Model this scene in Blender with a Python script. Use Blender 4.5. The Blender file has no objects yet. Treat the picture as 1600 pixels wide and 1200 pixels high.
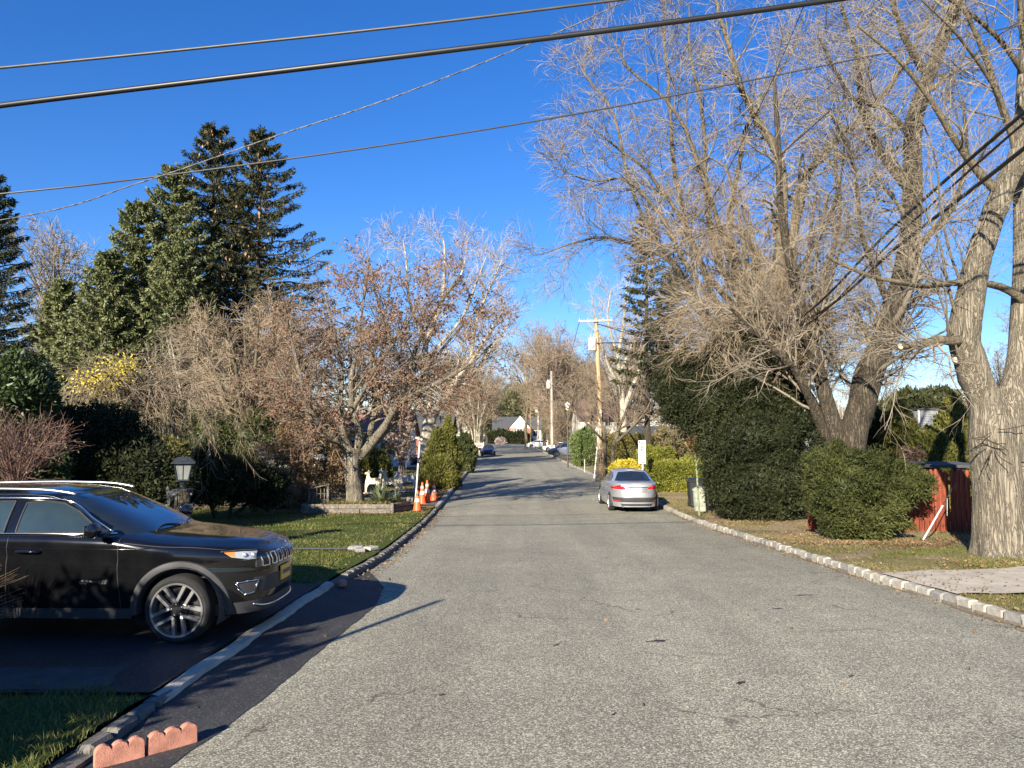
import bpy, math, random
import numpy as np
from mathutils import Vector, Matrix
R = math.radians
SC = bpy.context.scene
COL = SC.collection
rng = np.random.default_rng(7)
random.seed(7)

# ---------------------------------------------------------------- camera, sky, sun, exposure
F = 1202.0
PITCH = math.atan(79 / F)
CAMZ = 2.68
SUN_AZ, SUN_EL = 24.0, 21.5          # shadows fall forward and to the right of the view
cam = bpy.data.cameras.new('camera'); camo = bpy.data.objects.new('camera', cam); COL.objects.link(camo)
camo.location = (0, 0, CAMZ); camo.rotation_euler = (math.pi / 2 + PITCH, 0, 0)
cam.sensor_width = 36; cam.lens = F / 1600 * 36; cam.clip_end = 3000; cam.clip_start = .05
SC.camera = camo
W = bpy.data.worlds.new('World'); SC.world = W; W.use_nodes = True
nt = W.node_tree; nt.nodes.clear()
sky = nt.nodes.new('ShaderNodeTexSky'); sky.sky_type = 'NISHITA'; sky.sun_disc = False
sky.sun_elevation = R(SUN_EL); sky.sun_rotation = R(180 + SUN_AZ)
sky.air_density = 1.0; sky.dust_density = 0.0; sky.ozone_density = 4.0; sky.altitude = 50
hs = nt.nodes.new('ShaderNodeHueSaturation'); hs.inputs['Saturation'].default_value = 1.25
hs.inputs['Hue'].default_value = .505
tm = nt.nodes.new('ShaderNodeMix'); tm.data_type = 'RGBA'; tm.blend_type = 'MULTIPLY'; tm.inputs[0].default_value = 1; tm.inputs[7].default_value = (.95, .97, 1.17, 1)
bg = nt.nodes.new('ShaderNodeBackground'); bg.inputs['Strength'].default_value = 0.064
wo = nt.nodes.new('ShaderNodeOutputWorld')
nt.links.new(sky.outputs[0], hs.inputs['Color']); nt.links.new(hs.outputs[0], tm.inputs[6]); nt.links.new(tm.outputs[2], bg.inputs[0]); nt.links.new(bg.outputs[0], wo.inputs[0])
sl = bpy.data.lights.new('sun', 'SUN'); sl.energy = 5.0; sl.angle = R(.55); sl.color = (1.0, .905, .745)
slo = bpy.data.objects.new('sun', sl); COL.objects.link(slo)
SD = Vector((math.sin(R(SUN_AZ)) * math.cos(R(SUN_EL)), math.cos(R(SUN_AZ)) * math.cos(R(SUN_EL)), -math.sin(R(SUN_EL))))
slo.rotation_euler = SD.to_track_quat('-Z', 'Y').to_euler(); slo.location = (-20, -40, 30)
SC.view_settings.view_transform = 'Standard'; SC.view_settings.look = 'None'
SC.view_settings.exposure = 1.38; SC.view_settings.gamma = 1
SC.view_settings.use_curve_mapping = False
SC.render.engine = 'CYCLES'
SC.cycles.max_bounces = 6; SC.cycles.diffuse_bounces = 2; SC.cycles.glossy_bounces = 3
SC.cycles.transmission_bounces = 4; SC.cycles.transparent_max_bounces = 8
SC.cycles.caustics_reflective = False; SC.cycles.caustics_refractive = False

# ---------------------------------------------------------------- geometry of the place
def sstep(a, b, x):
    t = np.clip((np.asarray(x, float) - a) / (b - a), 0, 1); return t * t * (3 - 2 * t)
def gz(y): return .52 * (1 - sstep(7, 27, y))             # the street dips away from the corner
def XL(y): return np.interp(y, [-40, 4, 7.3, 11.5, 14.6, 26.5, 67, 97, 153, 400], [-2.9, -2.9, -2.72, -2.58, -2.43, -2.65, -3.4, -4.5, -6, -7])
def XR(y): return np.interp(y, [-40, 0, 5, 8.7, 12, 27, 97, 153, 400], [6.6, 6.3, 6.05, 5.8, 5.55, 5.5, 4.85, 4.6, 3])
def at(px, py, d):
    u, v = (px - 800) / F, (600 - py) / F
    y = math.cos(PITCH) - v * math.sin(PITCH); z = math.sin(PITCH) + v * math.cos(PITCH)
    return (u * d / y, d, CAMZ + z * d / y)
def X(px, d): return at(px, 679, d)[0]
def yard(y): return float(gz(y)) + .10

# ---------------------------------------------------------------- object helpers
def tag(o, label=None, cat=None, group=None, kind=None):
    if label: o['label'] = label
    if cat: o['category'] = cat
    if group: o['group'] = group
    if kind: o['kind'] = kind
    return o
def empty(name, loc=(0, 0, 0), label=None, cat=None, group=None, rz=0, kind=None):
    o = bpy.data.objects.new(name, None); COL.objects.link(o); o.location = loc; o.rotation_euler = (0, 0, rz)
    o.empty_display_size = .2
    return tag(o, label, cat, group, kind)
def copy_tree(o, parent=None):
    c = o.copy(); COL.objects.link(c)
    if parent: c.parent = parent
    for ch in list(o.children): copy_tree(ch, c)
    return c
def link_mesh(name, me, mat=None, parent=None):
    o = bpy.data.objects.new(name, me); COL.objects.link(o)
    if mat is not None and len(me.materials) == 0:
        for m in (mat if isinstance(mat, (list, tuple)) else [mat]): me.materials.append(m)
    if parent: o.parent = parent
    return o
def npmesh(name, V, faces, smooth=False, mi=None):
    """V (n,3); faces list of int arrays (m,k)"""
    V = np.asarray(V, np.float32); faces = [np.asarray(f, np.int32) for f in faces if len(f)]
    me = bpy.data.meshes.new(name)
    me.vertices.add(len(V)); me.vertices.foreach_set('co', V.ravel())
    tot = np.concatenate([np.full(len(f), f.shape[1], np.int32) for f in faces])
    loops = np.concatenate([f.ravel() for f in faces])
    me.loops.add(len(loops)); me.loops.foreach_set('vertex_index', loops)
    me.polygons.add(len(tot)); st = np.zeros(len(tot), np.int32); st[1:] = np.cumsum(tot)[:-1]
    me.polygons.foreach_set('loop_start', st)
    if smooth: me.polygons.foreach_set('use_smooth', np.ones(len(tot), bool))
    if mi is not None: me.polygons.foreach_set('material_index', np.asarray(mi, np.int32))
    me.update(calc_edges=True)
    return me

class MB:
    """collects simple solids into one mesh"""
    def __init__(s): s.V = []; s.F = []; s.n = 0
    def add(s, V, Fs):
        V = np.asarray(V, float).reshape(-1, 3)
        s.V.append(V); s.F += [tuple(int(i) + s.n for i in f) for f in Fs]; s.n += len(V); return s
    def box(s, c, d, rz=0, rx=0, ry=0, bev=0):
        x, y, z = [q / 2 for q in d]
        b = min(bev, x * .9, y * .9, z * .9)
        M = Matrix.Rotation(rz, 3, 'Z') @ Matrix.Rotation(ry, 3, 'Y') @ Matrix.Rotation(rx, 3, 'X')
        if b <= 0:
            V = [(sx * x, sy * y, sz * z) for sx in (-1, 1) for sy in (-1, 1) for sz in (-1, 1)]
            Fs = [(0, 1, 3, 2), (4, 6, 7, 5), (0, 4, 5, 1), (2, 3, 7, 6), (0, 2, 6, 4), (1, 5, 7, 3)]
        else:   # chamfered box
            V = []; idx = {}
            for sx in (-1, 1):
                for sy in (-1, 1):
                    for sz in (-1, 1):
                        for k in range(3):
                            p = [sx * (x - b), sy * (y - b), sz * (z - b)]; p[k] += (sx, sy, sz)[k] * b
                            idx[(sx, sy, sz, k)] = len(V); V.append(p)
            Fs = []
            for k in range(3):
                a, c2 = [(1, 2), (2, 0), (0, 1)][k]
                for sg in (-1, 1):
                    q = []
                    for (p1, p2) in ((-1, -1), (1, -1), (1, 1), (-1, 1)):
                        t = [0, 0, 0]; t[k] = sg; t[a] = p1; t[c2] = p2; q.append(idx[(*t, k)])
                    Fs.append(tuple(q if sg > 0 else q[::-1]))
            for k in range(3):      # edges
                a, c2 = [(1, 2), (2, 0), (0, 1)][k]
                for p1 in (-1, 1):
                    for p2 in (-1, 1):
                        t0 = [0, 0, 0]; t0[k] = -1; t0[a] = p1; t0[c2] = p2
                        t1 = list(t0); t1[k] = 1
                        Fs.append((idx[(*t0, a)], idx[(*t1, a)], idx[(*t1, c2)], idx[(*t0, c2)]))
            for sx in (-1, 1):
                for sy in (-1, 1):
                    for sz in (-1, 1): Fs.append(tuple(idx[(sx, sy, sz, k)] for k in range(3)))
        V = [M @ Vector(v) + Vector(c) for v in V]
        return s.add([tuple(v) for v in V], Fs)
    def tube(s, pts, r, sides=8, cap=True):
        pts = np.asarray(pts, float); r = np.broadcast_to(np.asarray(r, float), (len(pts),))
        V, Fq = tubes(pts[None], r[None], sides); Fs = [tuple(f) for f in Fq]
        if cap:
            Fs.append(tuple(range(sides))[::-1]); n = len(V); Fs.append(tuple(range(n - sides, n)))
        return s.add(V, Fs)
    def lathe(s, prof, c=(0, 0, 0), n=24, axis='z', closed=False):
        V = []; Fs = []; k = len(prof)
        for i in range(n):
            a = 2 * math.pi * i / n
            for (r, h) in prof:
                p = (r * math.cos(a), r * math.sin(a), h)
                if axis == 'y': p = (p[0], h, p[1])
                if axis == 'x': p = (h, p[0], p[1])
                V.append((p[0] + c[0], p[1] + c[1], p[2] + c[2]))
        for i in range(n):
            j = (i + 1) % n
            for q in range(k - 1 + (1 if closed else 0)):
                q2 = (q + 1) % k
                Fs.append((i * k + q, j * k + q, j * k + q2, i * k + q2))
        return s.add(V, Fs)
    def grid(s, P, flip=False):
        P = np.asarray(P, float); a, b = P.shape[:2]; Fs = []
        for i in range(a - 1):
            for j in range(b - 1):
                f = (i * b + j, (i + 1) * b + j, (i + 1) * b + j + 1, i * b + j + 1)
                Fs.append(f[::-1] if flip else f)
        return s.add(P.reshape(-1, 3), Fs)
    def prism(s, outline, depth, M=None):
        """outline 2D (x,z) extruded along y by depth"""
        n = len(outline)
        V = [(p[0], -depth / 2, p[1]) for p in outline] + [(p[0], depth / 2, p[1]) for p in outline]
        Fs = [tuple(range(n)), tuple(range(2 * n - 1, n - 1, -1))] + [(i, i + n, (i + 1) % n + n, (i + 1) % n) for i in range(n)]
        if M is not None: V = [tuple(M @ Vector(v)) for v in V]
        return s.add(V, Fs)
    def build(s, name, mat, parent=None, smooth=False, fix=True):
        V = np.concatenate(s.V); me = bpy.data.meshes.new(name)
        me.from_pydata([tuple(v) for v in V], [], s.F)
        if fix:
            import bmesh
            bm = bmesh.new(); bm.from_mesh(me); bmesh.ops.recalc_face_normals(bm, faces=bm.faces[:]); bm.to_mesh(me); bm.free()
        if smooth:
            me.polygons.foreach_set('use_smooth', np.ones(len(me.polygons), bool))
            if smooth != 2: me.set_sharp_from_angle(angle=R(38))
        me.update()
        return link_mesh(name, me, mat, parent)

def tubes(P, Rr, S):
    """P (N,K,3), Rr (N,K) -> verts, quads"""
    N, K = P.shape[:2]
    T = np.gradient(P, axis=1) if K > 2 else np.repeat(P[:, 1:] - P[:, :1], 2, 1)
    T /= np.linalg.norm(T, axis=2, keepdims=True) + 1e-9
    A = P[:, -1] - P[:, 0]; A /= np.linalg.norm(A, axis=1, keepdims=True) + 1e-9
    ref = np.where(np.abs(A[:, 2:3]) < .8, np.array([[0, 0, 1.]]), np.array([[1., .13, 0]]))
    n = ref[:, None] - (ref[:, None] * T).sum(2, keepdims=True) * T
    n /= np.linalg.norm(n, axis=2, keepdims=True) + 1e-9
    b = np.cross(T, n)
    a = np.arange(S) * 2 * np.pi / S
    V = P[:, :, None] + Rr[:, :, None, None] * (n[:, :, None] * np.cos(a)[:, None] + b[:, :, None] * np.sin(a)[:, None])
    base = (np.arange(N) * K * S)[:, None, None] + (np.arange(K - 1) * S)[None, :, None]
    j = np.arange(S); j2 = (j + 1) % S
    q = np.stack([base + j, base + j2, base + S + j2, base + S + j], -1).reshape(-1, 4)
    return V.reshape(-1, 3), q
def merge(parts):
    V = []; Fs = []; n = 0
    for v, f in parts:
        V.append(v); Fs.append(f + n); n += len(v)
    by = {}
    for f in Fs: by.setdefault(f.shape[1], []).append(f)
    return np.concatenate(V), [np.concatenate(x) for x in by.values()]
def catmull(pts, K):
    p = np.asarray(pts, float); n = len(p)
    q = np.vstack([2 * p[0] - p[1], p, 2 * p[-1] - p[-2]])
    t = np.linspace(0, n - 1, K); i = np.minimum(t.astype(int), n - 2); w = (t - i)[:, None]
    a, b, c, d = q[i], q[i + 1], q[i + 2], q[i + 3]
    return .5 * (2 * b + (c - a) * w + (2 * a - 5 * b + 4 * c - d) * w ** 2 + (3 * b - a - 3 * c + d) * w ** 3)
def nrm(v): return v / (np.linalg.norm(v, axis=-1, keepdims=True) + 1e-9)
def noise3(p, s=0):
    p = np.asarray(p); r = np.random.default_rng(100 + s); o = 0
    for k in range(7):
        d = r.normal(size=3); d /= np.linalg.norm(d); f = 1 + .8 * r.random()
        o = o + np.sin((p @ d) * f * 2.2 + r.random() * 6.28)
    return o / 3.0
def grow(P, Rr, n, length, ang=(35, 65), K=5, up=.0, wig=.15, t0=.25, rr=.55, rmin=.004, taper=.25, lt=.5, rg=rng):
    N, KK = P.shape[:2]
    t = t0 + (1 - t0) * (np.arange(n)[None] + rg.random((N, n))) / n
    f = t * (KK - 1); i = np.clip(f.astype(int), 0, KK - 2); w = (f - i)[..., None]; a = np.arange(N)[:, None]
    pt = P[a, i] * (1 - w) + P[a, i + 1] * w; tn = nrm(P[a, i + 1] - P[a, i])
    r0 = Rr[a, i] * (1 - w[..., 0]) + Rr[a, i + 1] * w[..., 0]
    pt = pt.reshape(-1, 3); tn = tn.reshape(-1, 3); M = len(pt)
    pe = nrm(np.cross(tn, rg.normal(size=(M, 3))))
    th = np.radians(rg.uniform(ang[0], ang[1], (M, 1))); d = np.cos(th) * tn + np.sin(th) * pe
    plen = np.linalg.norm(np.diff(P, axis=1), axis=2).sum(1)
    L = (length * np.repeat(plen, n) if length < 0 or False else np.full(M, float(abs(length)))) * (1 - lt * t.reshape(-1)) * rg.uniform(.65, 1.3, M)
    out = [pt]
    for k in range(K - 1):
        d = nrm(d + np.array([0, 0, up]) + wig * rg.normal(size=(M, 3)))
        out.append(out[-1] + d * (L / (K - 1))[:, None])
    Q = np.stack(out, 1)
    rs = np.maximum(r0.reshape(-1) * rr, rmin)
    return Q, rs[:, None] * np.linspace(1, taper, K)[None]
def leafq(C, D, L, Wd, rg=rng):
    """diamond leaves: centre C, direction D"""
    n = len(C); D = nrm(D); s = nrm(np.cross(D, rg.normal(size=(n, 3))))
    L = np.broadcast_to(L, (n,))[:, None] * rg.uniform(.7, 1.3, (n, 1)); Wd = np.broadcast_to(Wd, (n,))[:, None] * rg.uniform(.7, 1.3, (n, 1))
    V = np.stack([C, C + D * L * .45 + s * Wd * .5, C + D * L, C + D * L * .45 - s * Wd * .5], 1).reshape(-1, 3)
    return V, np.arange(4 * n).reshape(-1, 4)

# ---------------------------------------------------------------- materials
MATS = {}
class NT:
    def __init__(s, name):
        s.m = bpy.data.materials.new(name); s.m.use_nodes = True; s.t = s.m.node_tree; s.t.nodes.clear()
        s.out = s.n('ShaderNodeOutputMaterial'); s.b = s.n('ShaderNodeBsdfPrincipled'); s.l(s.b.outputs[0], s.out.inputs[0])
    def n(s, ty, **k):
        x = s.t.nodes.new(ty)
        for a, v in k.items():
            if a.startswith('i_'): x.inputs[a[2:].replace('_', ' ')].default_value = v
            else: setattr(x, a, v)
        return x
    def l(s, a, b): s.t.links.new(a, b)
    def co(s, scale=(1, 1, 1), kind='Object'):
        c = s.n('ShaderNodeTexCoord'); m = s.n('ShaderNodeMapping'); m.inputs['Scale'].default_value = scale
        s.l(c.outputs[kind], m.inputs[0]); return m.outputs[0]
    def noise(s, vec, scale, detail=3, rough=.6, dist=0):
        x = s.n('ShaderNodeTexNoise'); x.inputs['Scale'].default_value = scale; x.inputs['Detail'].default_value = detail
        x.inputs['Roughness'].default_value = rough; x.inputs['Distortion'].default_value = dist
        s.l(vec, x.inputs['Vector']); return x.outputs['Fac']
    def ramp(s, fac, stops):
        x = s.n('ShaderNodeValToRGB'); e = x.color_ramp.elements
        while len(e) < len(stops): e.new(.5)
        for i, (p, c) in enumerate(stops):
            e[i].position = p; e[i].color = (*c, 1) if len(c) == 3 else c
        s.l(fac, x.inputs[0]); return x.outputs[0]
    def mix(s, fac, a, b, mode='MIX'):
        x = s.n('ShaderNodeMix', data_type='RGBA', blend_type=mode)
        for v, k in ((fac, 0), (a, 6), (b, 7)):
            if hasattr(v, 'links') or isinstance(v, bpy.types.NodeSocket): s.l(v, x.inputs[k])
            elif k == 0: x.inputs[0].default_value = v
            else: x.inputs[k].default_value = (*v, 1)
        return x.outputs[2]
    def math(s, op, a, b=0.):
        x = s.n('ShaderNodeMath', operation=op)
        for k, v in enumerate((a, b)):
            if isinstance(v, bpy.types.NodeSocket): s.l(v, x.inputs[k])
            else: x.inputs[k].default_value = v
        return x.outputs[0]
    def bump(s, h, st=.5, d=.02):
        x = s.n('ShaderNodeBump'); x.inputs['Strength'].default_value = st; x.inputs['Distance'].default_value = d
        s.l(h, x.inputs['Height']); s.l(x.outputs[0], s.b.inputs['Normal'])
    def set(s, **k):
        for a, v in k.items():
            i = s.b.inputs[a.replace('_', ' ')]
            if isinstance(v, bpy.types.NodeSocket): s.l(v, i)
            elif isinstance(v, tuple): i.default_value = (*v, 1) if len(v) == 3 else v
            else: i.default_value = v
        return s
def plain(name, c, rough=.6, metal=0, var=.12, vs=3, bump=0, coat=0, spec=.5):
    t = NT(name); v = t.co()
    f = t.noise(v, vs, 4)
    lo = tuple(x * (1 - var) for x in c); hi = tuple(min(1, x * (1 + var)) for x in c)
    t.set(Base_Color=t.ramp(f, [(.3, lo), (.7, hi)]), Roughness=rough, Metallic=metal, Coat_Weight=coat, Specular_IOR_Level=spec)
    if bump: t.bump(t.noise(v, vs * 8, 4), bump)
    return t.m
def leafmat(name, c, c2, rough=.5, trans=.25, spec=.35, sc=.6):
    t = NT(name); v = t.co()
    g = t.n('ShaderNodeNewGeometry')
    a = t.mix(g.outputs['Random Per Island'], c, c2)
    f = t.noise(v, sc, 3)
    col = t.mix(f, tuple(x * .62 for x in c), a) if False else t.mix(t.ramp(f, [(.35, (0, 0, 0)), (.65, (1, 1, 1))]), tuple(.8 * x for x in c), a)
    t.set(Base_Color=col, Roughness=rough, Specular_IOR_Level=spec)
    tr = t.n('ShaderNodeBsdfTranslucent'); t.l(col, tr.inputs[0])
    ms = t.n('ShaderNodeMixShader'); ms.inputs[0].default_value = trans
    t.l(t.b.outputs[0], ms.inputs[1]); t.l(tr.outputs[0], ms.inputs[2]); t.l(ms.outputs[0], t.out.inputs[0])
    return t.m
def barkmat(name, c, c2, scale=9, st=.7, dist=.03, zs=.16, crack=.45):
    t = NT(name); v = t.co((1, 1, zs))
    n1 = t.noise(v, scale, 5, .7, .6); n2 = t.noise(t.co(), .9, 3)
    rd = t.math('ABSOLUTE', t.math('SUBTRACT', t.noise(v, scale * .8, 3, .55, .9), .5))
    cr = t.ramp(rd, [(0, (0, 0, 0)), (.035, (.45, .45, .45)), (.11, (1, 1, 1))])
    col = t.mix(n1, tuple(x * .6 for x in c), c2); col = t.mix(t.math('MULTIPLY', n2, .7), col, c)
    col = t.mix(cr, tuple(x * crack for x in c), col)
    t.set(Base_Color=col, Roughness=.9, Specular_IOR_Level=.2)
    t.bump(t.math('ADD', t.math('MULTIPLY', cr, .8), n1), st, dist)
    return t.m
# ---------------------------------------------------------------- ground materials
def road_mat():
    t = NT('asphalt_road'); v = t.co()
    vo = t.n('ShaderNodeTexVoronoi'); vo.inputs['Scale'].default_value = 105; t.l(v, vo.inputs['Vector'])
    sp = t.n('ShaderNodeSeparateColor'); t.l(vo.outputs['Color'], sp.inputs[0])
    chips = t.ramp(sp.outputs[0], [(0, (.072, .068, .05)), (.3, (.165, .155, .118)), (.6, (.25, .236, .18)), (.8, (.43, .405, .31)), (1, (.72, .67, .52))])
    big = t.noise(v, .35, 4, .55); mid = t.noise(v, 2.3, 4, .6)
    col = t.mix(.2, chips, (.23, .217, .168))
    col = t.mix(1, col, t.ramp(big, [(.3, (.86, .86, .86)), (.7, (1.1, 1.1, 1.1))]), 'MULTIPLY')
    col = t.mix(1, col, t.ramp(mid, [(.3, (.9, .9, .9)), (.7, (1.08, 1.08, 1.07))]), 'MULTIPLY')
    # tyre-polished lanes run along the street
    lane = t.noise(t.co((.9, .02, 1)), 1.3, 2)
    col = t.mix(1, col, t.ramp(lane, [(.3, (.86, .86, .86)), (.7, (1.1, 1.1, 1.09))]), 'MULTIPLY')
    # hairline cracks
    nz = t.n('ShaderNodeTexNoise'); nz.inputs['Scale'].default_value = 2.1; nz.inputs['Detail'].default_value = 5; t.l(v, nz.inputs['Vector'])
    wv = t.n('ShaderNodeVectorMath', operation='MULTIPLY_ADD'); t.l(nz.outputs['Color'], wv.inputs[0]); wv.inputs[1].default_value = (.8, .8, 0); t.l(v, wv.inputs[2])
    cr = t.n('ShaderNodeTexVoronoi', feature='DISTANCE_TO_EDGE'); cr.inputs['Scale'].default_value = .42; t.l(wv.outputs[0], cr.inputs['Vector'])
    line = t.ramp(cr.outputs['Distance'], [(0, (1, 1, 1)), (.008, (0, 0, 0))])
    gate = t.ramp(t.noise(v, .55, 2), [(.48, (0, 0, 0)), (.58, (1, 1, 1))])
    col = t.mix(t.math('MULTIPLY', t.math('MULTIPLY', line, gate), .62), col, (.03, .028, .025))
    # small oil and tar spots
    so = t.ramp(t.noise(t.co((1, 2.2, 1)), 1.1, 6, .6), [(.73, (0, 0, 0)), (.76, (1, 1, 1))])
    col = t.mix(t.math('MULTIPLY', so, .6), col, (.035, .033, .03))
    t.set(Base_Color=col, Roughness=.82, Specular_IOR_Level=.3)
    t.bump(sp.outputs[0], .25, .004)
    return t.m
def tar_mat(name, c, sc=90):
    t = NT(name); v = t.co()
    vo = t.n('ShaderNodeTexVoronoi'); vo.inputs['Scale'].default_value = sc; t.l(v, vo.inputs['Vector'])
    sp = t.n('ShaderNodeSeparateColor'); t.l(vo.outputs['Color'], sp.inputs[0])
    col = t.ramp(sp.outputs[0], [(0, tuple(x * .6 for x in c)), (.8, c), (1, tuple(x * 2.2 for x in c))])
    col = t.mix(1, col, t.ramp(t.noise(v, 1.6, 5), [(.3, (.8, .8, .8)), (.7, (1.25, 1.25, 1.25))]), 'MULTIPLY')
    dusty = t.ramp(t.noise(t.co((3, .5, 1)), 2.2, 5), [(.6, (0, 0, 0)), (.75, (.35, .35, .35))])
    col = t.mix(dusty, col, tuple(x * 2.6 for x in c))
    t.set(Base_Color=col, Roughness=.75, Specular_IOR_Level=.35); t.bump(sp.outputs[0], .4, .004)
    return t.m
def soil_mat(name, bands, patch=.5, earth=(.17, .13, .085)):
    """bands: list of (y, colour) along the street; mixed with worn earth and moss by noise"""
    t = NT(name); v = t.co(); s = t.n('ShaderNodeSeparateXYZ'); t.l(v, s.inputs[0])
    y0, y1 = bands[0][0], bands[-1][0]
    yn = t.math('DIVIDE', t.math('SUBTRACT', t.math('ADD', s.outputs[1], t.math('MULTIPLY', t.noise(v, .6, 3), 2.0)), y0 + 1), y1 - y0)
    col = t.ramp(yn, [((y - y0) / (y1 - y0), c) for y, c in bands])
    ea = t.ramp(t.noise(v, 1.1, 5, .65), [(patch, (0, 0, 0)), (patch + .12, (1, 1, 1))])
    col = t.mix(ea, col, earth)
    fine = t.noise(v, 34, 3, .7)
    col = t.mix(1, col, t.ramp(fine, [(.3, (.55, .55, .5)), (.7, (1.4, 1.4, 1.35))]), 'MULTIPLY')
    t.set(Base_Color=col, Roughness=.95, Specular_IOR_Level=.1); t.bump(t.noise(v, 22, 4), .8, .04)
    return t.m
M = MATS
M['road'] = road_mat()
M['apron'] = tar_mat('new_asphalt', (.042, .042, .043))
M['drive'] = tar_mat('driveway_asphalt', (.028, .028, .030))
M['drive_old'] = tar_mat('old_driveway', (.10, .098, .095))
M['earth'] = plain('bare_earth', (.14, .11, .07), .95, var=.3, vs=.5)
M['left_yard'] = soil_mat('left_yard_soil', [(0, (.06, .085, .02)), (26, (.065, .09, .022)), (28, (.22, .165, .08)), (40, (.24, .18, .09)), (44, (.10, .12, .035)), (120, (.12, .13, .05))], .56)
M['right_yard'] = soil_mat('right_yard_soil', [(0, (.17, .155, .06)), (14, (.19, .165, .07)), (20, (.31, .245, .155)), (30, (.32, .25, .15)), (60, (.19, .16, .07)), (120, (.16, .15, .06))], .47, (.30, .235, .155))
M['concrete'] = plain('concrete', (.42, .37, .29), .9, var=.22, vs=4, bump=.3)
M['granite'] = plain('granite_block', (.34, .315, .265), .85, var=.28, vs=7, bump=.5)
M['granite2'] = plain('grey_granite_block', (.24, .23, .21), .85, var=.3, vs=9, bump=.5)
M['granite3'] = plain('shade_dark_granite', (.13, .12, .105), .9, var=.35, vs=9, bump=.5)  # darker stone puts the left kerb's shade into its colour; walk strip shares it
M['mortar'] = plain('kerb_mortar', (.17, .15, .12), .95, var=.3, vs=14, bump=.5)
M['grass'] = leafmat('grass_blade', (.115, .14, .028), (.27, .245, .085), .6, .3)
M['grass_dry'] = leafmat('dry_grass_blade', (.13, .13, .04), (.30, .24, .11), .7, .3)
M['deadleaf'] = leafmat('fallen_leaf', (.17, .105, .05), (.34, .24, .13), .7, .2)

def ysteps(a, b, near=.5, far=4):
    out = [a]
    while out[-1] < b: out.append(min(b, out[-1] + (near if out[-1] < 32 else far)))
    return np.array(out)
def sheet(name, xs_fn, ys, nx, zoff, mat, kind='structure', bumpy=0, parent=None):
    """a sheet between x0(y) and x1(y) that follows the street's fall"""
    V = []
    for y in ys:
        a, b = xs_fn(y)
        for i in range(nx + 1):
            x = a + (b - a) * i / nx; V.append((x, y, float(gz(y)) + zoff))
    V = np.array(V)
    if bumpy:
        V[:, 2] += bumpy * noise3(V * np.array([.9, .9, 0]), 3)
    n = nx + 1; r = len(ys); i = np.arange(r - 1)[:, None] * n + np.arange(nx)[None]
    q = np.stack([i, i + 1, i + n + 1, i + n], -1).reshape(-1, 4)
    o = link_mesh(name, npmesh(name, V, [q], True), mat, parent); tag(o, kind=kind); return o
# earth to the horizon
sheet('ground', lambda y: (-900, 900), np.array([-80, 0, 7, 10, 13, 16, 19, 22, 25, 28, 60, 200, 600, 1500.]), 8, -.06, M['earth'])
sheet('road', lambda y: (XL(y), XR(y)), ysteps(-30, 330), 12, 0, M['road'])
sheet('cross_street', lambda y: (-60, 60), np.array([330, 340.]), 2, .0, M['road'])
def yard_sheet(name, side, mat):
    ys = ysteps(-30, 330, .4, 3); offs = np.array([.12, .3, .6, 1, 1.5, 2, 2.6, 3.4, 4.4, 5.6, 7, 9, 12, 17, 26, 45, 90, 160.])
    e = XL(ys) if side < 0 else XR(ys)
    Xg = e[:, None] + side * offs[None]; Yg = np.repeat(ys[:, None], len(offs), 1)
    Z = gz(Yg) + .10 + np.clip(offs - .3, 0, 1)[None] * .022 * noise3(np.stack([Xg, Yg, 0 * Xg], -1) * .8, 5)
    if side > 0: Z += .10 * sstep(2.0, 4.5, offs)[None] * (1 - sstep(20, 30, Yg))
    inset = (offs[None] < 8) & (side < 0) & (Yg > 5.9) & (Yg < 12)      # the driveway is let in flush
    Z = np.where(inset & (Yg > 6.2) & (Yg < 11.2), gz(Yg) + .07, Z)
    V = np.stack([Xg, Yg, Z], -1).reshape(-1, 3); n = len(offs)
    i = np.arange(len(ys) - 1)[:, None] * n + np.arange(n - 1)[None]
    q = np.stack([i, i + 1, i + n + 1, i + n], -1).reshape(-1, 4)
    if side < 0: q = q[:, ::-1]
    tag(link_mesh(name, npmesh(name, V, [q], True), mat), kind='structure')
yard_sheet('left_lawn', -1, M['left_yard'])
yard_sheet('right_verge', 1, M['right_yard'])
def apron_x(y): return np.interp(y, [3, 4.6, 5.7, 7, 8.3, 10.2, 11.4, 12.4, 13.2], [-2.35, -2.3, -2.12, -2.0, -1.86, -1.76, -1.85, -2.2, -2.5])
ap_ys = np.arange(3.4, 13.2, .12)
sheet('asphalt_apron', lambda y: (XL(y) + .0, float(apron_x(y)) + .02 * math.sin(y * 2.1) + .008 * math.sin(y * 9) + .004 * math.sin(y * 23)), ap_ys, 8, .005, M['apron'])
ap = bpy.data.objects['asphalt_apron'].data
for v_ in ap.vertices:
    y_ = v_.co.y; w_ = float(apron_x(y_)) - float(XL(y_)); t_ = 1 - min(1, max(0, (v_.co.x - float(XL(y_))) / max(.05, w_)))
    v_.co.z += .055 * t_ ** 1.5 * float(sstep(5.2, 6.4, y_) * (1 - sstep(11.2, 12.6, y_)))
sheet('driveway', lambda y: (-30, XL(y) - .11), np.arange(6.3, 11.15, .3), 14, .104, M['drive'])
sheet('neighbour_driveway', lambda y: (-22, XL(y) - .1), np.array([28.2, 29, 30, 30.8]), 8, .125, M['drive_old'])
sheet('right_driveway', lambda y: (XR(y) + .1, 30), np.array([49., 50, 51, 52.]), 8, .15, M['drive_old'])
sheet('far_left_driveway', lambda y: (-24, XL(y) - .1), np.array([60., 62, 64.]), 8, .15, M['concrete'])
sheet('far_right_driveway', lambda y: (XR(y) + .1, 26), np.array([86., 89, 92.5]), 8, .15, M['concrete'])

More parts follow.
